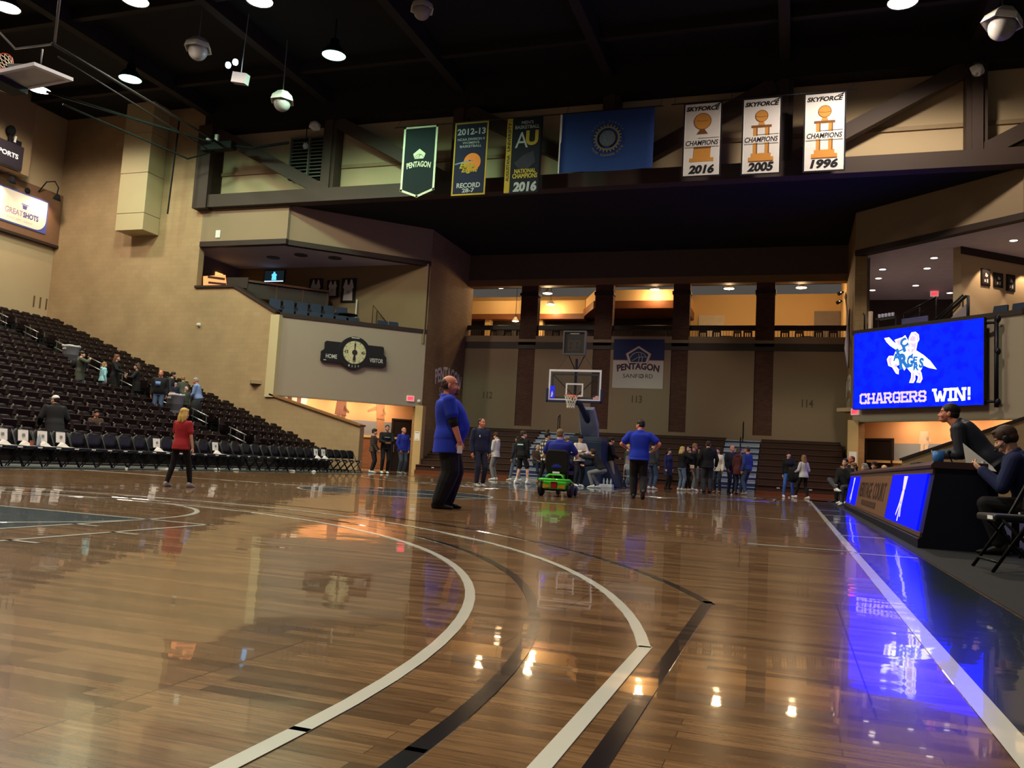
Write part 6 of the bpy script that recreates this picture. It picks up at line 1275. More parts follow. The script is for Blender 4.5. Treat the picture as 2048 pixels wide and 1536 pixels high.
def person(key, loc, H, F, label, top, legs, shoes, hair, skin=SK, female=False, girth=1.0, belly=0.0, shoulder=1.0, group=None, vox=None,
           sleeve='long', bottom='pants', loose=1.0, lean=0, side=0, twist=0, pelvis=(0, 0, 0), Lh=None, Rh=None, Le=None, Re=None, Lf=None, Rf=None, Lk=None, Rk=None,
           Lft=(0, 0), Rft=(0, 0), hyaw=0, hpitch=0, curlL=.5, curlR=.5, hem=0, hood=False, collar=None, extra=None, legs_short=None, beard=None, hs=1.0, legw=1.0, cap=None, under=None, sock=None):
    """F is the compass heading the person faces (0 = up the court, 90 = right, 180 = towards the near baseline)"""
    dist = (V(loc)-CAM).length; s = H/1.72; vox = vox or (.007 if dist < 13 else .0095 if dist < 23 else .013)
    root = thing('person', loc, label, 'person', group); root.rotation_euler = (0, 0, -math.radians(F)); root.scale = (s, s, s)
    P = V((0, 0, .93))+V(pelvis); tw = math.radians(twist); le, si = math.radians(lean), math.radians(side)
    R0 = Matrix.Rotation(-tw, 3, 'Z') @ Matrix.Rotation(-le, 3, 'X') @ Matrix.Rotation(si, 3, 'Y')
    Rp = Matrix.Rotation(-tw*.4, 3, 'Z') @ Matrix.Rotation(-le*.6, 3, 'X')
    T = lambda h, x=0, y=0: P+R0 @ V((x, y, h))
    sw = (.176 if not female else .155)*shoulder*(1+.85*(girth-1))
    SL, SR = T(.455, -sw), T(.455, sw); HL, HR = P+Rp @ V((-.092, 0, -.03)), P+Rp @ V((.092, 0, -.03))
    zL = V(Lh) if Lh else SL+V((-.055, .05, -.525)); zR = V(Rh) if Rh else SR+V((.055, .05, -.525))
    EL, WL = ik(SL, zL, .285, .255, Le or (-.5, -1, -.2)); ER, WR = ik(SR, zR, .285, .255, Re or (.5, -1, -.2))
    aL = V(Lf) if Lf else V((-.10, -.01, .085)); aR = V(Rf) if Rf else V((.10, -.01, .085))
    KL, aL = ik(HL, aL, .425, .415, Lk or (-.08, 1, .1)); KR, aR = ik(HR, aR, .425, .415, Rk or (.08, 1, .1))
    prof = FEM if female else MALE
    def torso(mb, off, lo=-.2, hi=1, grow=0.0, n=32, hem_to=None):
        out = []
        rows = [r for r in smooth_prof(prof) if lo <= r[0] <= hi]
        if hem_to is not None: rows = [r for r in rows if r[0] > -.05]; rows = [(hem_to, .168+.010*loose, .122+.008*loose, -.012)]+rows
        for h, a, b, yo in rows:
            g = 1+(girth-1)*(1 if h < .47 else .35); bl = belly*math.exp(-((h-.14)/.20)**2)
            a2, b2 = a*g*(shoulder if h > .3 else 1)+off, b*g+off+bl*.5
            ring = []
            for k in range(n):
                c_, s_ = sup(2*math.pi*k/n); ring.append(T(h, a2*c_, yo+bl*.5+b2*s_))
            out.append(ring)
        mb.rings(out)
    def arm(mb, S, E, W, rs, re_, rw, upto=1.0, fore=1.0):
        if upto < 1: mb.cone(S, rs, S.lerp(E, upto), rs+(re_-rs)*upto*.3); return
        mb.cone(S, rs, E, re_); 
        if fore > 0: mb.cone(E, re_, E.lerp(W, fore), re_+(rw-re_)*fore)
    def foot_dir(K, a, yaw, pit):
        d = V((0, 1, 0)); d.rotate(Matrix.Rotation(-math.radians(yaw), 3, 'Z')); r = d.cross(V((0, 0, 1)))
        return Matrix.Rotation(math.radians(pit), 3, r) @ d, r
    # ---- head
    hc = T(.565)+R0 @ V((0, .0, .0)); up = (R0 @ V((0, 0, 1))).lerp(V((0, 0, 1)), .55).normalized()
    Q = Matrix.Rotation(-math.radians(hyaw), 3, 'Z') @ Matrix.Rotation(math.radians(hpitch), 3, 'X')
    hc = hc+up*.105+V((0, .018, 0)); Hq = Q.to_quaternion(); hp = lambda x, y, z: hc+Q @ (V((x, y, z))*hs)
    def head(mb):
        f_ = .95 if female else 1.0
        for c, r in (((0, -.012, .038), (.074, .094, .082)), ((0, .022, -.018), (.064*f_, .068, .082)), ((0, .045, -.074), (.040*f_, .044, .034)), ((0, .062, .030), (.052, .026, .022)), ((-.034, .056, -.032), (.028, .030, .028)), ((.034, .056, -.032), (.028, .030, .028)),
                     ((0, .086, -.062), (.022, .012, .009)), ((0, .082, -.085), (.020, .016, .014)), ((-.076, -.008, -.010), (.010, .020, .031)), ((.076, -.008, -.010), (.010, .020, .031)), ((-.012, .094, -.036), (.010, .010, .008)), ((.012, .094, -.036), (.010, .010, .008))):
            mb.ell(hp(*c), [q*hs for q in r], 14, 10, Hq)
        mb.cone(hp(0, .080, .008), .010, hp(0, .103, -.032), .0125, 8)
        mb.cone(hp(0, -.022, -.05), .054*(1+.3*(girth-1)), T(.525, 0, -.01), .062*(1+.4*(girth-1)))
    b = MB(); torso(b, -.012, n=18); head(b)
    g2 = 1+.45*(girth-1); fm = .88 if female else 1
    arm(b, SL, EL, WL, .050*fm*g2, .041*fm*g2, .028*fm*g2); arm(b, SR, ER, WR, .050*fm*g2, .041*fm*g2, .028*fm*g2)
    for Hh, K, A in ((HL, KL, aL), (HR, KR, aR)):
        b.cone(Hh, .078*g2, K, .053*g2); b.cone(K, .052*g2, A, .036*g2); c_ = K.lerp(A, .3); b.cone(K.lerp(A, .12)+(A-K).cross(V((1, 0, 0))).normalized()*-.0, .05*g2, c_, .056*g2)
    hands = MB() if vox > .008 else b
    nl = V((.9, -.1, -.3)) if not Lh else V((.5, .1, .6)) if zL.y > .18 else V((.9, 0, 0)); nr = V((-.9, -.1, -.3)) if not Rh else V((-.5, .1, .6)) if zR.y > .18 else V((-.9, 0, 0))
    add_hand(hands, WL, (WL-EL), nl, 1, curlL, 1.0 if not female else .9); add_hand(hands, WR, (WR-ER), nr, -1, curlR, 1.0 if not female else .9)
    for A, K, (yw, pt) in ((aL, KL, Lft), (aR, KR, Rft)):
        d, r = foot_dir(K, A, yw, pt); b.cone(A-V((0, 0, .035)), .034, A+d*.12-V((0, 0, .060)), .022, 10)
    me = fuse(b, vox, 2, 'body')
    if hands is not b:
        x = bmesh.new(); x.from_mesh(me); y = hands.mesh('h'); x.from_mesh(y); x.to_mesh(me); x.free(); bpy.data.meshes.remove(y); me.shade_smooth()
    def child(name, me_, m_):
        me_.materials.clear(); me_.materials.append(m_); o = bpy.data.objects.new(name, me_); COL.objects.link(o); o.parent = root; return o
    def part(name, mb, m_, smooth=True):
        me_ = mb.mesh(name)
        if smooth: me_.shade_smooth()
        return child(name, me_, m_)
    child('body', me, skin_mat(skin))
    # ---- shirt / jacket
    t_ = MB(); o_ = .014*loose; torso(t_, o_, -.05 if hem <= 0 else -.12, .535, hem_to=(-.06-hem) if hem else None)
    rs, re_, rw = (.062*fm*g2+o_*.8, .052*fm*g2+o_*.6, .040*fm*g2+o_*.5)
    for S_, E_, W_ in ((SL, EL, WL), (SR, ER, WR)):
        if sleeve == 'long': arm(t_, S_, E_, W_, rs, re_, rw, 1, .97)
        elif sleeve == 'short': arm(t_, S_, E_, W_, rs, re_+.012, rw, .62)
        elif sleeve == 'none': t_.cone(S_, rs, S_.lerp(E_, .08), rs)
        t_.cone(T(.44, (-.06 if S_ is SL else .06)), .072*g2, S_, rs*1.0)
    if hood:
        t_.ell(T(.50, 0, -.085), (.105, .062, .075), 14, 8); t_.cone(T(.50, -.08, -.03), .035, T(.47, -.03, .075), .022); t_.cone(T(.50, .08, -.03), .035, T(.47, .03, .075), .022)
    me = fuse(t_, vox, 5, 'top'); child({'short': 'shirt', 'none': 'shirt'}.get(sleeve, 'jacket' if hood or hem else 'shirt'), me, top)
    if collar:
        c = MB(); n = 16; out = []
        for h, a in ((.495, .088), (.535, .078), (.555, .086), (.535, .092), (.495, .104)):
            out.append([T(h-.018*math.sin(t)-.006, a*g2*math.cos(t), a*.92*g2*math.sin(t)-.008) for t in [2*math.pi*k/n for k in range(n)]])
        c.rings(out, cap=False); part('collar', c, collar)
    if under:
        u = MB()
        for S_, E_, W_ in ((SL, EL, WL), (SR, ER, WR)): u.cone(S_.lerp(E_, .5), .055*g2, E_, .053*g2); u.cone(E_, .053*g2, E_.lerp(W_, .12), .047*g2)
        child('under_sleeves', fuse(u, vox, 1), under)
    # ---- trousers
    l_ = MB(); out = []
    for h in ((-.11, .135, .11), (-.04, .172, .126), (.05, .162, .112)):
        gg = girth*(1.0 if not female else 1.0); out.append([P+Rp @ V(((h[1]*gg+.002)*sup(2*math.pi*k/20)[0], -.008+(h[2]*gg+.002)*sup(2*math.pi*k/20)[1], h[0])) for k in range(20)])
    if out[0][0].z > .3: l_.rings(out)
    else: l_.rings(out[1:])
    wide = {'pants': 1.08, 'slim': .98, 'shorts': 1.15, 'baggy': 1.30}[bottom]*legw
    for Hh, K, A in ((HL, KL, aL), (HR, KR, aR)):
        if bottom == 'shorts': l_.cone(Hh, .094*g2, Hh.lerp(K, .82), .088*g2)
        else:
            l_.cone(Hh, .092*g2*min(wide, 1.15*legw), K, .066*g2*wide); l_.cone(K, .066*g2*wide, K.lerp(A, .35), .064*g2*wide); l_.cone(K.lerp(A, .35), .064*g2*wide, K.lerp(A, .93), .050*g2*wide)
    child('trousers' if bottom != 'shorts' else 'shorts', fuse(l_, vox, 4, 'legs'), legs)
    # ---- shoes
    for A, K, (yw, pt) in ((aL, KL, Lft), (aR, KR, Rft)):
        d, r = foot_dir(K, A, yw, pt); u = r.cross(d); sh = MB(); out = []
        for x, hw, z0, z1 in ((-.085, .020, -.070, -.02), (-.075, .034, -.083, .015), (-.03, .041, -.085, .035), (.03, .043, -.085, .015), (.09, .049, -.085, -.020), (.145, .048, -.085, -.036), (.182, .036, -.082, -.048), (.195, .018, -.074, -.056)):
            out.append([A+d*x+r*(hw*sup(t, 2.6)[0])+u*((z0+z1)/2+(z1-z0)/2*sup(t, 2.6)[1]) for t in [2*math.pi*k/12 for k in range(12)]])
        sh.rings(out); part('shoe', sh, shoes)
        if sock: part('sock', MB().cone(A, .043, A.lerp(K, .22), .043, 10), sock)
    # ---- face
    e = MB(); w_ = MB()
    for sx in (-1, 1): w_.ell(hp(sx*.030, .080, .004), (.0125, .008, .008), 10, 6, Hq); e.ell(hp(sx*.030, .0865, .004), (.006, .004, .006), 8, 6, Hq)
    part('eyes', w_, mat('eye_white', (206, 200, 194), .3, var=0)); part('pupils', e, mat('pupil', (30, 22, 18), .3, var=0))
    hm = hair[1]; e = MB()
    for sx in (-1, 1): e.cone(hp(sx*.016, .087, .022), .0045, hp(sx*.044, .076, .024), .0035, 6)
    part('eyebrows', e, hm)
    part('lips', MB().ell(hp(0, .0945, -.063), (.020, .006, .006), 10, 6, Hq), mat('lips_%d' % skin[0], (int(skin[0]*.82), int(skin[1]*.66), int(skin[2]*.66)), .5, var=0))
    if beard:
        k = MB(); k.ell(hp(0, .070, -.088), sc3((.036, .036, .026), hs), 12, 8, Hq); k.ell(hp(0, .0895, -.051), sc3((.026, .009, .007), hs), 10, 6, Hq); k.cone(hp(-.026, .078, -.055), .009, hp(-.026, .074, -.085), .010, 8); k.cone(hp(.026, .078, -.055), .009, hp(.026, .074, -.085), .010, 8)
        child('beard', fuse(k, min(vox, .008), 1), beard)
    # ---- hair
    st = hair[0]; k = MB()
    if st in ('short', 'thick', 'long', 'bob', 'bun'):
        f_ = {'short': 1.0, 'thick': 1.10}.get(st, 1.06)
        k.ell(hp(0, -.020, .046), sc3((.081*f_, .098*f_, .084*f_), hs), 16, 12, Hq); k.ell(hp(0, -.045, .0), sc3((.077*f_, .070*f_, .07), hs), 14, 8, Hq)
        if st != 'short': k.ell(hp(0, .055, .095), sc3((.055, .035, .025), hs), 12, 6, Hq)
    if st == 'buzz': k.ell(hp(0, -.021, .042), sc3((.0775, .094, .083), hs), 16, 12, Hq); k.ell(hp(0, -.045, .0), sc3((.073, .066, .065), hs), 14, 8, Hq)
    if st == 'fringe': k.ell(hp(0, -.042, .006), sc3((.0815, .072, .060), hs), 16, 10, Hq); k.ell(hp(0, -.058, .035), sc3((.074, .056, .058), hs), 14, 8, Hq)
    L = hair[2] if len(hair) > 2 else .3
    if st in ('long', 'bob'):
        for x, y in ((-.062, -.015), (.062, -.015), (-.05, -.06), (.05, -.06), (0, -.08)):
            p0 = hp(x, y, .02); p1 = p0+V((x*.35, -.03, -L if y < -.03 else -L*.8))+R0 @ V((0, -.025, 0)); k.cone(p0, .036, p0.lerp(p1, .5), .040); k.cone(p0.lerp(p1, .5), .040, p1, .022)
    if st == 'bun': k.ell(hp(0, -.11, .06), sc3((.045, .04, .045), hs), 12, 8, Hq)
    if st != 'bald': child('hair', fuse(k, min(vox, .010), 2), hm)
    if cap:
        c = MB(); c.ell(hp(0, -.012, .062), (.084, .102, .078), 16, 10, Hq); child('cap', fuse(c, .010, 2), cap)
        br = MB(); sgn = -1 if cap is CAPBACK.get(key) else 1
        br.rings([[hp(.07*math.cos(a)*k_, sgn*(.07+.085*math.sin(a)*k_), zz) for a in [math.pi*j/10 for j in range(11)]] for k_, zz in ((1, .052), (1, .060), (.2, .064), (.2, .054))], close=True); part('cap_brim', br, cap, False)
    PEOPLE[key] = root; W = lambda p: root.matrix_world @ p
    M = Matrix.Translation(V(loc)) @ Matrix.Rotation(-math.radians(F), 4, 'Z') @ Matrix.Scale(s, 4)
    root['_']=0; del root['_']
    ctx = dict(root=root, part=part, child=child, T=T, hp=hp, Q=Hq, M=M, WL=M @ WL, WR=M @ WR, EL=M @ EL, ER=M @ ER, P=P, aL=aL, aR=aR, s=s, wl=WL, wr=WR, R0=R0)
    if extra: extra(ctx)
    return ctx
CAPBACK = {}
def tocam(x, y): return math.degrees(math.atan2(CAM.x-x, CAM.y-y))
def decal(ctx, name, h, x, y, w_, hh, m_, back=False):
    """printed mark lying on the chest or back"""
    T = ctx['T']; sg = -1 if back else 1
    pts = []; m = MB(); n = 6
    v = []
    for j in range(2):
        for i in range(n+1):
            xx = x+w_*(i/n-.5); v.append(T(h+hh*(j-.5), xx, sg*(y-.9*(xx*xx))))
    f = [(i, i+1, n+1+i+1, n+1+i) if not back else (i+1, i, n+1+i, n+1+i+1) for i in range(n)]
    m.add(v, f); me = m.mesh(name); me.shade_smooth(); o = ctx['child'](name, me, m_); q = o.modifiers.new('thick', 'SOLIDIFY'); q.thickness = .004; return o
PHONE = dict(Lh=(-.06, .30, 1.12), Rh=(.06, .30, 1.12), Le=(-1, -.6, -.6), Re=(1, -.6, -.6))
POCK = dict(Lh=(-.20, .10, .88), Rh=(.20, .10, .88), Le=(-1, -.8, 0), Re=(1, -.8, 0))
CROSS = dict(Lh=(.13, .19, 1.17), Rh=(-.13, .20, 1.20), Le=(-1, .1, -1), Re=(1, .1, -1), curlL=.8, curlR=.8)
SIT = dict(pelvis=(0, 0, -.43), Lf=(-.11, .42, .085), Rf=(.11, .42, .085), Lk=(-.1, .5, 1), Rk=(.1, .5, 1), Lh=(-.12, .34, .60), Rh=(.12, .34, .60))
BLK = cloth_mat('black', (24, 23, 25)); ROYAL = cloth_mat('royal', (32, 54, 178)); NAVY = cloth_mat('navy', (30, 36, 62)); WHT = cloth_mat('white', (222, 216, 206)); CREAM = cloth_mat('cream', (226, 216, 200)); GRY = cloth_mat('grey', (120, 120, 122))
JEAN = cloth_mat('jeans', (66, 82, 108)); JEANL = cloth_mat('jeans_light', (104, 122, 146)); DJEAN = cloth_mat('jeans_dark', (44, 52, 70)); KHA = cloth_mat('khaki', (150, 136, 116)); OLV = cloth_mat('olive', (66, 70, 58)); CHAR = cloth_mat('charcoal', (54, 54, 58)); MARO = cloth_mat('maroon', (86, 38, 42)); RED = cloth_mat('red', (168, 44, 52)); BRN = cloth_mat('brown', (74, 56, 44)); AQUA = cloth_mat('aqua', (150, 206, 214)); SKYB = cloth_mat('shirt_blue', (130, 150, 196)); BLUE = cloth_mat('blue', (48, 66, 128)); SLATE = cloth_mat('slate', (70, 74, 92))
SHW = mat('shoe_white', (222, 220, 214), .5); SHB = mat('shoe_black', (22, 22, 24), .45); SHG = mat('shoe_grey', (150, 146, 140), .6); SHT = mat('shoe_tan', (138, 96, 60), .6)
HBR = mat('hair_brown', (64, 44, 32), .6, scale=40, var=.25); HDK = mat('hair_dark', (34, 26, 22), .55, scale=40, var=.2); HBL = mat('hair_blonde', (204, 170, 96), .55, scale=40, var=.25); HGR = mat('hair_grey', (150, 146, 140), .6, scale=40, var=.2); HSB = mat('hair_sandy', (140, 104, 66), .6, scale=40, var=.2); HBZ = mat('hair_buzz', (122, 98, 72), .7, scale=60, var=.15); HRD = mat('hair_auburn', (104, 62, 40), .6, scale=40, var=.2)
# --- the two men in royal polos, the girl, the scooter rider
def x_hero(c):
    c['child']('polo_logo', MB().ell(c['T'](.34, .105, .142), (.013, .005, .010)).mesh('polo_logo'), SHW)
    m = MB(); m.add(*(lambda q: (q.v, q.f))(MB().tube([c['T'](.52, .06, .05), c['T'](.36, .04, .17), c['T'](.2, .06, .22)], .003, 5))); c['child']('lanyard', m.mesh('lanyard'), SLATE)
hero = person('hero', (2.62, 10.46, 0), 1.80, 66, 'big bald man in a royal blue polo standing sideways in mid court', ROYAL, BLK, SHB, ('fringe', HBR), SKR, girth=1.34, belly=.11, hs=1.12, legw=1.22, shoulder=1.0, sleeve='short', loose=1.25, collar=ROYAL, under=BLK,
    Rh=(.27, .14, .845), Re=(.5, -1, 0), Lh=(-.27, .10, .86), curlR=1.2, Lf=(-.13, .03, .085), Rf=(.13, -.09, .085), Rft=(8, 0), Lft=(-6, 0), lean=-3, pelvis=(0, -.01, 0), hpitch=3, beard=mat('beard_brown', (96, 74, 58), .7, scale=40), extra=x_hero, bottom='baggy', hem=.15, hyaw=4)
c = hero; p = c['WR']; m = MB(); m.obox(p+V((-.015, -.03, -.16)), (.06, .035, 0), (.004, -.012, 0), (0, 0, .10)); o = tag(m.build('white_card', mat('paper_white', (236, 232, 224))), 'white folded card in the right hand of the man in royal blue', 'card')
person('girl', (-2.07, 10.78, 0), 1.24, 352, 'blonde girl in a red tee walking away across the court', RED, BLK, SHG, ('long', HBL, .20), SKP, female=True, sleeve='short', bottom='slim', loose=1.3, vox=.009, hem=.05,
    Lf=(-.17, -.16, .085), Rf=(.20, .14, .085), Rh=(.25, .05, .84), Lh=(-.21, .12, .86), hyaw=20, hpitch=-4)
def x_walk(c): pass
w_ = person('walk', (3.66, 19.58, 0), 1.86, 346, 'heavy man in a royal blue polo walking away, holding papers', ROYAL, BLK, SHB, ('short', HDK), SKR, girth=1.2, belly=.05, sleeve='short', loose=1.3, collar=ROYAL, bottom='baggy', hem=.03,
    Lf=(-.08, .08, .085), Rf=(.10, -.20, .17), Rft=(0, -38), Lh=(-.26, .26, 1.10), Rh=(.33, .18, 1.08), Le=(-1, -.5, -.5), Re=(1, -.5, -.4), hyaw=-48, hpitch=-10)
p = w_['WL']; tag(MB().obox(p+V((-.02, .05, -.2)), (.2, .06, .05), (-.02, .06, -.2), (.002, .004, .002)).build('paper_sheets', mat('paper_white', (236, 232, 224))), 'white papers held at the left side of the walking man', 'papers')
def x_scoot(c): c['child']('sleeve_patch', MB().ell(c['T'](.30, .275, -.04), (.02, .03, .012)).mesh('sleeve_patch'), SHW)
person('scooter', (2.2, 17.75, .0), 1.80, 0, 'man in a dark royal shirt riding the green scooter, seen from behind', cloth_mat('royal_dark', (28, 40, 128)), BLK, SHB, ('buzz', HBZ), SKP, girth=1.28, belly=.06, sleeve='short', loose=1.4, collar=ROYAL, **{**SIT, 'pelvis': (0, .05, -.30), 'Lf': (-.16, .52, .30), 'Rf': (.16, .52, .30), 'Lh': (-.30, .40, .82), 'Rh': (.30, .40, .82)}, extra=x_scoot, hyaw=10)
# --- people round the far half of the court
def x_coach(c): c['child']('chest_emblem', MB().ell(c['T'](.33, .085, .135), (.03, .006, .032)).mesh('chest_emblem'), SHW); c['child']('chest_tick', MB().ell(c['T'](.36, -.09, .13), (.022, .005, .007)).mesh('chest_tick'), SHW)
person('coach', (-.84, 20.9, 0), 1.83, tocam(-.84, 20.9)-28, 'man in a dark navy zip jacket with round white chest emblem', NAVY, cloth_mat('navy_pants', (30, 34, 52)), mat('shoe_dark_white', (150, 148, 142), .5), ('buzz', HDK), SKR, girth=1.08, loose=1.3, collar=SLATE, bottom='pants', Lf=(-.12, .02, .085), Rf=(.10, .1, .085), hyaw=-18, extra=x_coach)
person('greyhood', (-3.62, 30.0, 0), 1.81, 275, 'boy in a pale grey hoodie and grey sweatpants facing left', cloth_mat('pale_grey', (206, 202, 198)), cloth_mat('sweat_grey', (128, 126, 126)), SHW, ('thick', HBR), SKP, loose=1.4, hood=True, hem=.03, hpitch=-22, Lh=(-.10, .25, .98), Rh=(.12, .24, .95), bottom='pants')
person('sneaker', (-3.05, 30.9, 0), 1.74, 300, 'person in dark clothes half hidden behind the big bald man', CHAR, JEANL, SHW, ('short', HDK), SK, Lf=(-.12, .2, .085), Rf=(.12, -.1, .085), bottom='slim')
person('shorts', (-1.62, 27.1, 0), 1.80, 20, 'boy in a black hoodie and black shorts with white socks', BLK, cloth_mat('black_shorts', (30, 30, 34)), SHW, ('thick', HBR), SKP, loose=1.5, hood=True, bottom='shorts', sock=mat('sock_white', (220, 218, 212), .8), Lf=(-.17, -.05, .085), Rf=(.17, .12, .085), hyaw=45, extra=lambda c: decal(c, 'back_print', .33, 0, .150, .24, .05, mat('print_aqua', (170, 206, 206), .7), True))
person('oldman', (-3.55, 35.3, .27), 1.72, tocam(-3.1, 33.6)-20, 'elderly man in a brown jacket sitting on the bleachers', BRN, DJEAN, SHB, ('fringe', HGR), SKP, loose=1.4, girth=1.1, **SIT, hpitch=-10)
PLAID = check_mat('cloth_buffalo_plaid', (222, 214, 202), (96, 82, 66), (30, 26, 24), .13)
person('plaid', (-1.31, 29.0, 0), 1.86, 25, 'tall boy in a black and white buffalo plaid jacket', PLAID, BLK, SHT, ('thick', HDK), SK, loose=1.6, hem=.10, collar=cloth_mat('sherpa', (128, 110, 78)), hyaw=40, Lf=(-.22, -.1, .085), Rf=(.08, .1, .085))
person('wface', (-1.1, 31.0, 0), 1.76, tocam(-1.1, 31)-30, 'woman in black with auburn hair behind the scooter rider', BLK, KHA, SHW, ('long', HRD, .16), SKP, female=True, loose=1.3)
CB = cloth_mat('cap_black', (30, 28, 30)); CAPBACK['white'] = CB
wp = person('white', (.08, 28.3, 0), 1.78, tocam(0, 28.4)-30, 'boy in a white sweater and backward cap looking at his phone', CREAM, cloth_mat('black_pants', (28, 28, 34)), SHW, ('short', HDK), SK, loose=1.4, cap=CB, hpitch=-20, Lh=(-.05, .30, 1.10), Rh=(.10, .30, 1.16), Le=(-1, -.5, -.6), Re=(1, -.5, -.6), hem=.02)
p = (wp['WL']+wp['WR'])/2; tag(MB().obox(p+V((-.06, -.1, .03)), (.12, .0, 0), (0, .04, .03), (0, -.005, .008)).build('phone', MBLACK), 'dark phone in the hands of the boy in the white sweater', 'phone')
person('crouch', (.78, 27.9, 0), 1.80, 285, 'crouching person in dark jacket and grey pants by the basket stand', BLK, GRY, SHW, ('thick', HBR), SKP, loose=1.5, lean=38, pelvis=(0, -.22, -.33), Lf=(-.12, .05, .085), Rf=(.13, -.05, .085), Lh=(-.14, .55, 1.02), Rh=(.16, .50, .72), hpitch=18, hood=True)
person('bhood', (.69, 30.6, 0), 1.85, 75, 'tall boy in a black hoodie beside the basket stand base', BLK, KHA, SHW, ('thick', HDK), SK, loose=1.4, hood=True, Rh=(.12, .25, 1.02), Re=(1, -.6, -.5), hpitch=-8)
person('gsweat', (1.05, 32.2, 0), 1.66, 60, 'boy in an olive green sweatshirt and light jeans by the grey chair', OLV, JEANL, SHW, ('short', HBL), SKP, loose=1.4, hyaw=20)
person('jeans', (2.12, 31.5, 0), 1.82, 30, 'person in dark top and jeans hidden behind the walking man', CHAR, JEAN, SHW, ('short', HDK), SK, loose=1.2)
person('bluecoat', (2.36, 34.0, 0), 1.62, tocam(2.36, 34)-50, 'woman in a long navy coat standing alone against the bleachers', cloth_mat('navy_coat', (38, 44, 96)), BLK, SHB, ('bob', HDK, .12), SKP, female=True, loose=1.5, hem=.30, bottom='slim')
person('blonde', (3.06, 32.6, 0), 1.68, 40, 'blonde woman in black with white sleeves hugging someone', BLK, JEANL, SHW, ('long', HBL, .18), SKP, female=True, loose=1.4, Rh=(.14, .36, 1.28), Lh=(-.02, .36, 1.05), Re=(1, -.3, -.3), extra=lambda c: c['child']('white_sleeve', fuse(MB().cone(c['M'].inverted() @ c['ER'], .054, c['wr'], .042), .013, 1), WHT))
person('hugblk', (3.28, 33.05, 0), 1.74, 220, 'person in black leggings being hugged, with a cream belt bag', BLK, cloth_mat('leggings', (26, 24, 26)), mat('shoe_cream', (206, 196, 160), .6), ('short', HDK), SKP, female=True, loose=1.3, bottom='slim')
tag(MB().box(3.36, 3.52, 32.72, 32.82, .86, 1.0).build('belt_bag', mat('bag_cream', (222, 200, 180), .6), bevel=.02), 'small cream bag held between the hugging people', 'bag')
person('graym', (3.40, 33.7, 0), 1.86, 70, 'tall man with sandy hair bending into the hugging group', CHAR, GRY, SHW, ('short', HSB), SKR, loose=1.3, hpitch=-20)
person('facem', (3.66, 33.3, 0), 1.74, tocam(3.6, 33)-15, 'boy in black looking down, between the hugging people', BLK, cloth_mat('grey_pants', (104, 106, 116)), SHW, ('thick', HDK), SKR, loose=1.3, hpitch=-18)
person('bigblk', (4.14, 31.5, 0), 1.90, 340, 'tall man in a black hooded jacket and charcoal pants, back turned', BLK, cloth_mat('char_pants', (50, 50, 54)), SHB, ('short', HBR), SKP, girth=1.1, shoulder=1.08, loose=1.7, hood=True, hem=.04, bottom='baggy', hyaw=20, Lh=(-.30, .10, .90), Rh=(.30, .10, .90))
person('tote', (4.42, 32.5, 0), 1.70, tocam(4.4, 32.5)+20, 'woman in a cream top half hidden behind the tall man in black', CREAM, DJEAN, SHT, ('long', HBR, .2), SKP, female=True, loose=1.2, hem=.05)
person('grayjack', (4.90, 33.0, 0), 1.83, tocam(4.9, 33)-25, 'grey haired man in a black jacket and jeans by the right aisle steps', cloth_mat('navy_black', (30, 32, 44)), DJEAN, SHB, ('fringe', HGR), SKR, girth=1.12, belly=.04, loose=1.4, collar=BLUE, **{k: v for k, v in POCK.items()})
person('maroon', (5.18, 32.5, 0), 1.72, 25, 'woman in a maroon hooded coat seen from behind', MARO, DJEAN, SHT, ('bob', HBR, .10), SKP, female=True, loose=1.6, hood=True, hem=.14, Rh=(.22, .12, 1.0), Re=(1.2, -.4, 0), hyaw=30)
person('bluejack', (5.50, 32.2, 0), 1.78, 300, 'man in a blue denim jacket with glasses talking by the aisle steps', BLUE, JEAN, SHG, ('short', HBR), SKR, girth=1.08, loose=1.4, hyaw=-10, Rf=(.12, .14, .085))
def x_bj(c): c['child']('chest_emblem', MB().ell(c['T'](.33, .05, .125), (.026, .006, .026)).mesh('chest_emblem'), SHW)
person('blkjeans', (6.95, 32.5, 0), 1.66, tocam(6.95, 32.5)-10, 'young woman in a black top and bright blue skinny jeans', BLK, cloth_mat('bright_jeans', (62, 104, 178)), SHW, ('bun', HDK), SKP, female=True, loose=1.2, bottom='slim', Lh=(-.10, .26, 1.1), Le=(-1, -.5, -.4), Lf=(-.17, 0, .085), Rf=(.17, .05, .085), extra=x_bj)
tag(MB().rings([[(7.12+.18*math.cos(a)*k, 32.2+.10*math.sin(a)*k, z) for a in [2*math.pi*j/12 for j in range(12)]] for z, k in ((.55, .5), (.7, 1), (.95, 1.05), (1.1, .6))]).build('black_bag', BLK, None, True), 'black shoulder bag hanging beside the woman in blue jeans', 'bag')
person('whitetop', (7.47, 31.5, 0), 1.54, 320, 'girl with long brown hair in a white sweatshirt and black leggings', cloth_mat('white_sweat', (206, 200, 202)), BLK, SHW, ('long', HSB, .36), SKP, female=True, loose=1.6, bottom='slim', Lf=(-.16, .26, .085), Rf=(.14, -.12, .085), Lh=(-.16, .26, 1.05), Rh=(.18, .16, .96), hem=.03)
tag(MB().ell((7.3, 31.6, .78), (.14, .10, .13)).build('dark_bundle', BLK, None, True), 'dark bundle carried by the girl in the white sweatshirt', 'bundle')
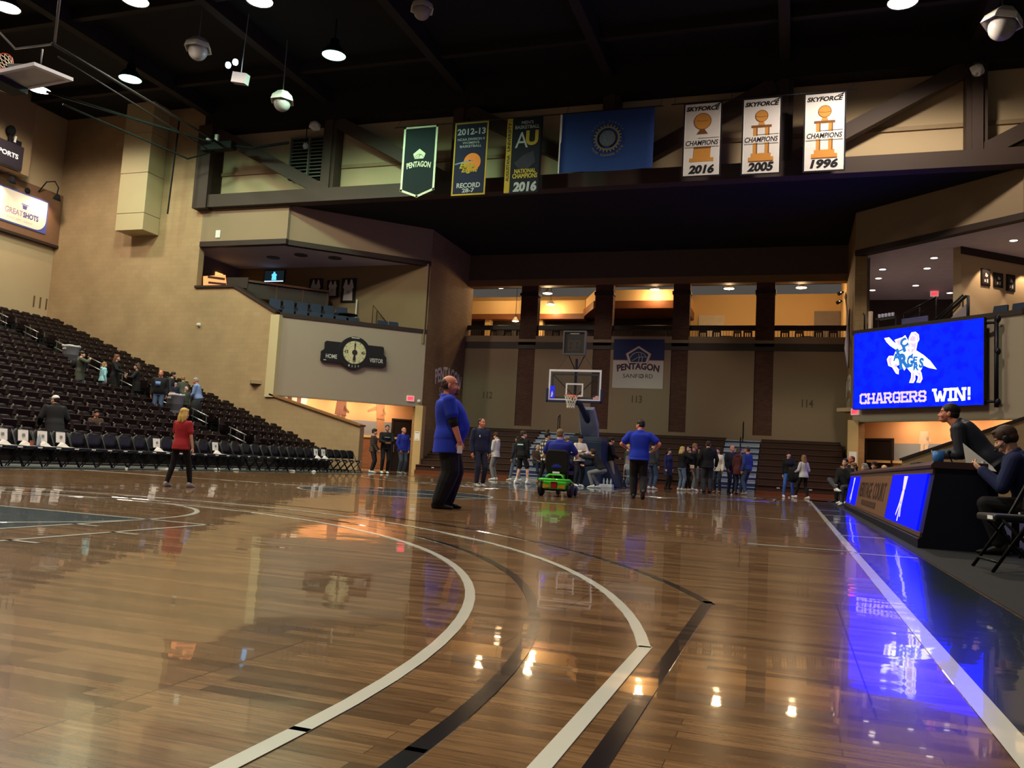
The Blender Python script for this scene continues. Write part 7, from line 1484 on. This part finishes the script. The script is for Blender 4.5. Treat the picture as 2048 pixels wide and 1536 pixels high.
# --- row of people seated beyond the scorer's table
person('cross', (8.55, 26.2, 0), 1.76, tocam(8.5, 26)+25, 'man in black sitting with crossed legs and white sneakers', BLK, cloth_mat('grey_sweats', (70, 70, 76)), SHW, ('short', HDK), SKP, loose=1.6, **{**SIT, 'pelvis': (0, 0, -.40), 'Rf': (.02, .48, .46), 'Rk': (.7, .6, .6), 'Rft': (-60, 0), 'Lh': (-.08, .22, 1.0)}, curlL=1.0)
person('redface', (8.9, 29.0, 0), 1.86, 240, 'red-faced man sitting at the back of the seated row', BLK, BLK, SHB, ('buzz', HRD), (214, 120, 90), loose=1.3, **{**SIT, 'pelvis': (0, 0, -.32)})
person('seatboy', (8.88, 27.7, 0), 1.70, 225, 'boy in a black hoodie sitting in front of the red-faced man', BLK, BLK, SHW, ('thick', HSB), SKP, loose=1.4, hood=True, **SIT, hpitch=-12, extra=lambda c: decal(c, 'chest_print', .30, 0, .145, .12, .14, mat('print_pale', (170, 176, 190), .7)))
person('greywoman', (9.02, 25.45, 0), 1.62, 230, 'grey haired woman in a pale top in the seated row', cloth_mat('pale_top', (196, 190, 190)), DJEAN, SHB, ('bob', HGR, .10), SKP, female=True, loose=1.3, **SIT)
person('darkhead', (9.2, 24.7, 0), 1.68, 200, 'dark haired person in dark clothes behind the bald man', CHAR, BLK, SHB, ('thick', HBR), SK, loose=1.3, **SIT)
person('bald', (9.22, 23.7, 0), 1.60, 150, 'bald man bowing his head at the far end of the scorers table', CHAR, BLK, SHB, ('bald', HGR), SKP, loose=1.3, **{**SIT, 'lean': 22}, hpitch=-25)
# --- at the near end of the scorer's table
cl = person('leaner', (9.30, 11.65, .006), 1.90, 292, 'man in a dark quilted jacket leaning over the scorers table', cloth_mat('puffer', (32, 34, 46), .55), cloth_mat('dark_pants', (40, 40, 48)), SHB, ('short', HDK), SKR, girth=1.12, loose=1.7, lean=40, hem=.03, collar=cloth_mat('puffer', (44, 46, 58)), hyaw=-12, hpitch=6, pelvis=(0, -.10, -.02), Lf=(-.13, -.05, .085), Rf=(.14, -.2, .085), Lh=(-.16, .36, .97), Rh=(.20, .30, .97), twist=-8)
p = V((9.08, 11.25, .94)); tag(MB().prism([p+V((0, 0, .0)), p+V((.30, -.12, -.06)), p+V((.26, -.10, .0)), p+V((-.04, .0, .27))], (.004, .008, 0)).build('white_paper', mat('paper_white', (236, 232, 224))), 'white sheet of paper held below the leaning man', 'paper')
def x_head(c):
    hp, Q = c['hp'], c['Q']; m = MB(); HB = mat('headset_black', (22, 20, 26), .4)
    pts = [hp(.088*math.cos(a), -.01, .02+.105*math.sin(a)) for a in [math.pi*k/12 for k in range(13)]]; m.tube(pts, .009, 8); c['child']('headset_band', m.mesh('headset_band'), HB)
    for sx in (-1, 1): c['child']('ear_cup', MB().ell(hp(sx*.088, -.008, -.008), (.018, .036, .042), 14, 8, Q).mesh('ear_cup'), HB)
    c['child']('mic_boom', MB().tube([hp(-.088, .02, -.02), hp(-.075, .09, -.06), hp(-.03, .12, -.072)], .005, 6).mesh('mic_boom'), HB); c['child']('mic_foam', MB().ell(hp(-.02, .122, -.072), (.016, .012, .012), 10, 6, Q).mesh('mic_foam'), HB)
person('headset', (9.42, 9.62, .006), 1.82, 282, 'seated man with a headset and microphone at the right edge', cloth_mat('navy_sweater', (24, 32, 72)), BLK, SHB, ('thick', HBR), SKP, loose=1.4, girth=1.1, **{**SIT, 'lean': 22, 'pelvis': (0, 0, -.44), 'Lh': (-.10, .44, .80), 'Rh': (.12, .46, .80), 'Lf': (-.11, .30, .085), 'Rf': (.11, .30, .085)}, hpitch=-24, extra=x_head, collar=cloth_mat('navy_sweater', (24, 32, 72)))
# --- by the left portal
person('plaidkid', (-8.60, 29.6, 0), 1.73, 75, 'boy in a brown plaid shirt facing right by the portal door', check_mat('cloth_brown_plaid', (104, 84, 64), (74, 58, 46), (48, 38, 34), .09), cloth_mat('dark_grey_pants', (42, 40, 40)), SHW, ('thick', HDK), SK, loose=1.5, hem=.04, hyaw=10, Lh=(-.17, .18, .92), Rh=(.17, .18, .90))
def x_dk(c): decal(c, 'chest_lettering', .34, 0, .155, .2, .035, mat('print_grey', (130, 128, 126), .8))
person('dkman', (-8.20, 29.9, 0), 1.92, tocam(-8.2, 29.9)-12, 'tall man in all black with hands together by the portal door', BLK, BLK, SHW, ('short', HBR), SKR, shoulder=1.06, loose=1.5, hem=.03, Lh=(-.03, .30, 1.08), Rh=(.05, .30, 1.08), Le=(-1, -.3, -.6), Re=(1, -.3, -.6), hpitch=2, extra=x_dk, Rf=(.12, .08, .085))
person('bquarter', (-8.05, 31.1, 0), 1.90, tocam(-8, 31)-38, 'white haired man in a royal blue pullover in the portal doorway', cloth_mat('royal_deep', (40, 50, 150)), cloth_mat('steel_jeans', (70, 80, 90)), SHG, ('fringe', HGR), SKR, girth=1.08, loose=1.4, hem=.02, collar=ROYAL, **POCK)
# --- in the left stand
person('coat', (-16.75, 22.85, 2.15), 1.62, 40, 'person in a long dark green coat with a backpack in the stand', OLV, JEAN, SHB, ('thick', HDK), SKP, loose=2.0, hood=True, hem=.26, Rh=(.18, .26, 1.40), Re=(1, -.2, -.5), girth=1.15, hyaw=25, extra=lambda c: c['child']('backpack', fuse(MB().ell(c['T'](.30, -.04, -.22), (.15, .10, .19)), .013, 2), cloth_mat('pack_black', (26, 26, 28))))
person('bluegirl', (-16.4, 23.55, 2.15), 1.32, 20, 'girl in a light aqua hoodie with a braid in the stand', AQUA, cloth_mat('pale_jeans', (130, 130, 164)), SHW, ('long', HSB, .30), SKP, female=True, loose=1.8, hood=True, hem=.04, hyaw=40)
person('longhair', (-16.45, 24.15, 2.15), 1.68, 70, 'woman with long auburn hair in a black coat in the stand', BLK, BLK, SHB, ('long', HRD, .26), SKP, female=True, loose=1.7, hem=.30, Rh=(.08, .34, 1.05), Re=(1, -.5, -.4), Lh=(-.08, .34, 1.03))
person('glasses', (-15.6, 24.3, 1.85), 1.68, 230, 'curly haired woman with glasses in black in the stand', BLK, BLK, SHB, ('bob', HBR, .14), SKP, female=True, loose=1.5, hem=.2, Lh=(-.10, .32, 1.18), Rh=(.08, .32, 1.16), Le=(-1, -.4, -.5), Re=(1, -.4, -.5))
person('blackman', (-14.7, 24.5, 1.55), 1.78, 150, 'balding man in a black shirt with a blue chest logo by the trash can', BLK, JEAN, SHB, ('buzz', HSB), SKR, girth=1.16, belly=.04, loose=1.4, extra=lambda c: decal(c, 'chest_print', .30, .03, .215, .17, .15, mat('print_blue', (104, 132, 186), .7)))
person('gray1', (-15.6, 25.95, 1.85), 1.60, 60, 'person in a grey jacket turned away behind the balding man', CHAR, BLK, SHB, ('thick', HDK), SK, loose=1.6, hood=True, lean=15)
person('gray2', (-15.5, 26.75, 1.85), 1.55, 300, 'person with light brown hair stooping among the seats', OLV, BLK, SHB, ('thick', HSB), SK, loose=1.6, lean=25, hpitch=-15)
person('pinkhair', (-14.75, 25.95, 1.62), 1.25, 120, 'child in an olive coat and pink hat behind the trash can', OLV, BLK, SHB, ('short', HBR), SKP, loose=1.8, hood=True, cap=cloth_mat('hat_pink', (206, 150, 150)), hpitch=-25, hem=.1)
person('bluehat', (-14.95, 25.6, 2.0), .98, 110, 'small child in a dark coat and grey hat behind the trash can', NAVY, BLK, SHB, ('short', HBR), SKP, loose=1.8, cap=cloth_mat('hat_grey', (150, 150, 154)), hem=.1)
bs = person('blueshirt', (-14.75, 26.7, 1.55), 1.76, 240, 'grey haired man in a light blue dress shirt leaning in the stand', SKYB, cloth_mat('slacks_grey', (88, 90, 106)), SHB, ('short', HGR), SKR, girth=1.12, belly=.05, loose=1.4, lean=14, hpitch=-20, collar=SKYB, Lh=(-.10, .34, .92), Rh=(.08, .36, .90), hem=0)
tag(MB().rings([[(-14.45+.22*math.cos(a)*k, 26.2+.26*math.sin(a)*k, z) for a in [2*math.pi*j/14 for j in range(14)]] for z, k in ((1.62, .5), (1.85, 1.0), (2.2, .95), (2.42, .4))]).build('dark_coat', BLK, None, True), 'dark coat held low in front of the man in light blue', 'coat')
person('capman', (-11.2, 16.85, .05), 1.76, 300, 'person in a white cap and bulky black hooded coat behind the chairs', BLK, BLK, SHB, ('short', HDK), SK, loose=2.2, hood=True, girth=1.15, cap=WHT, hem=.2, Lh=(-.28, .3, .95), Rh=(.28, .3, .95), hyaw=-40, lean=20)
person('facekid', (-12.45, 19.45, .42), 1.55, tocam(-12.4, 19.4)-20, 'child sitting low between the maroon seats of the left stand', BRN, BLK, SHB, ('thick', HDK), SKR, loose=1.4, **{**SIT, 'pelvis': (0, 0, -.46)})
bpy.data.scenes.remove(TMP)
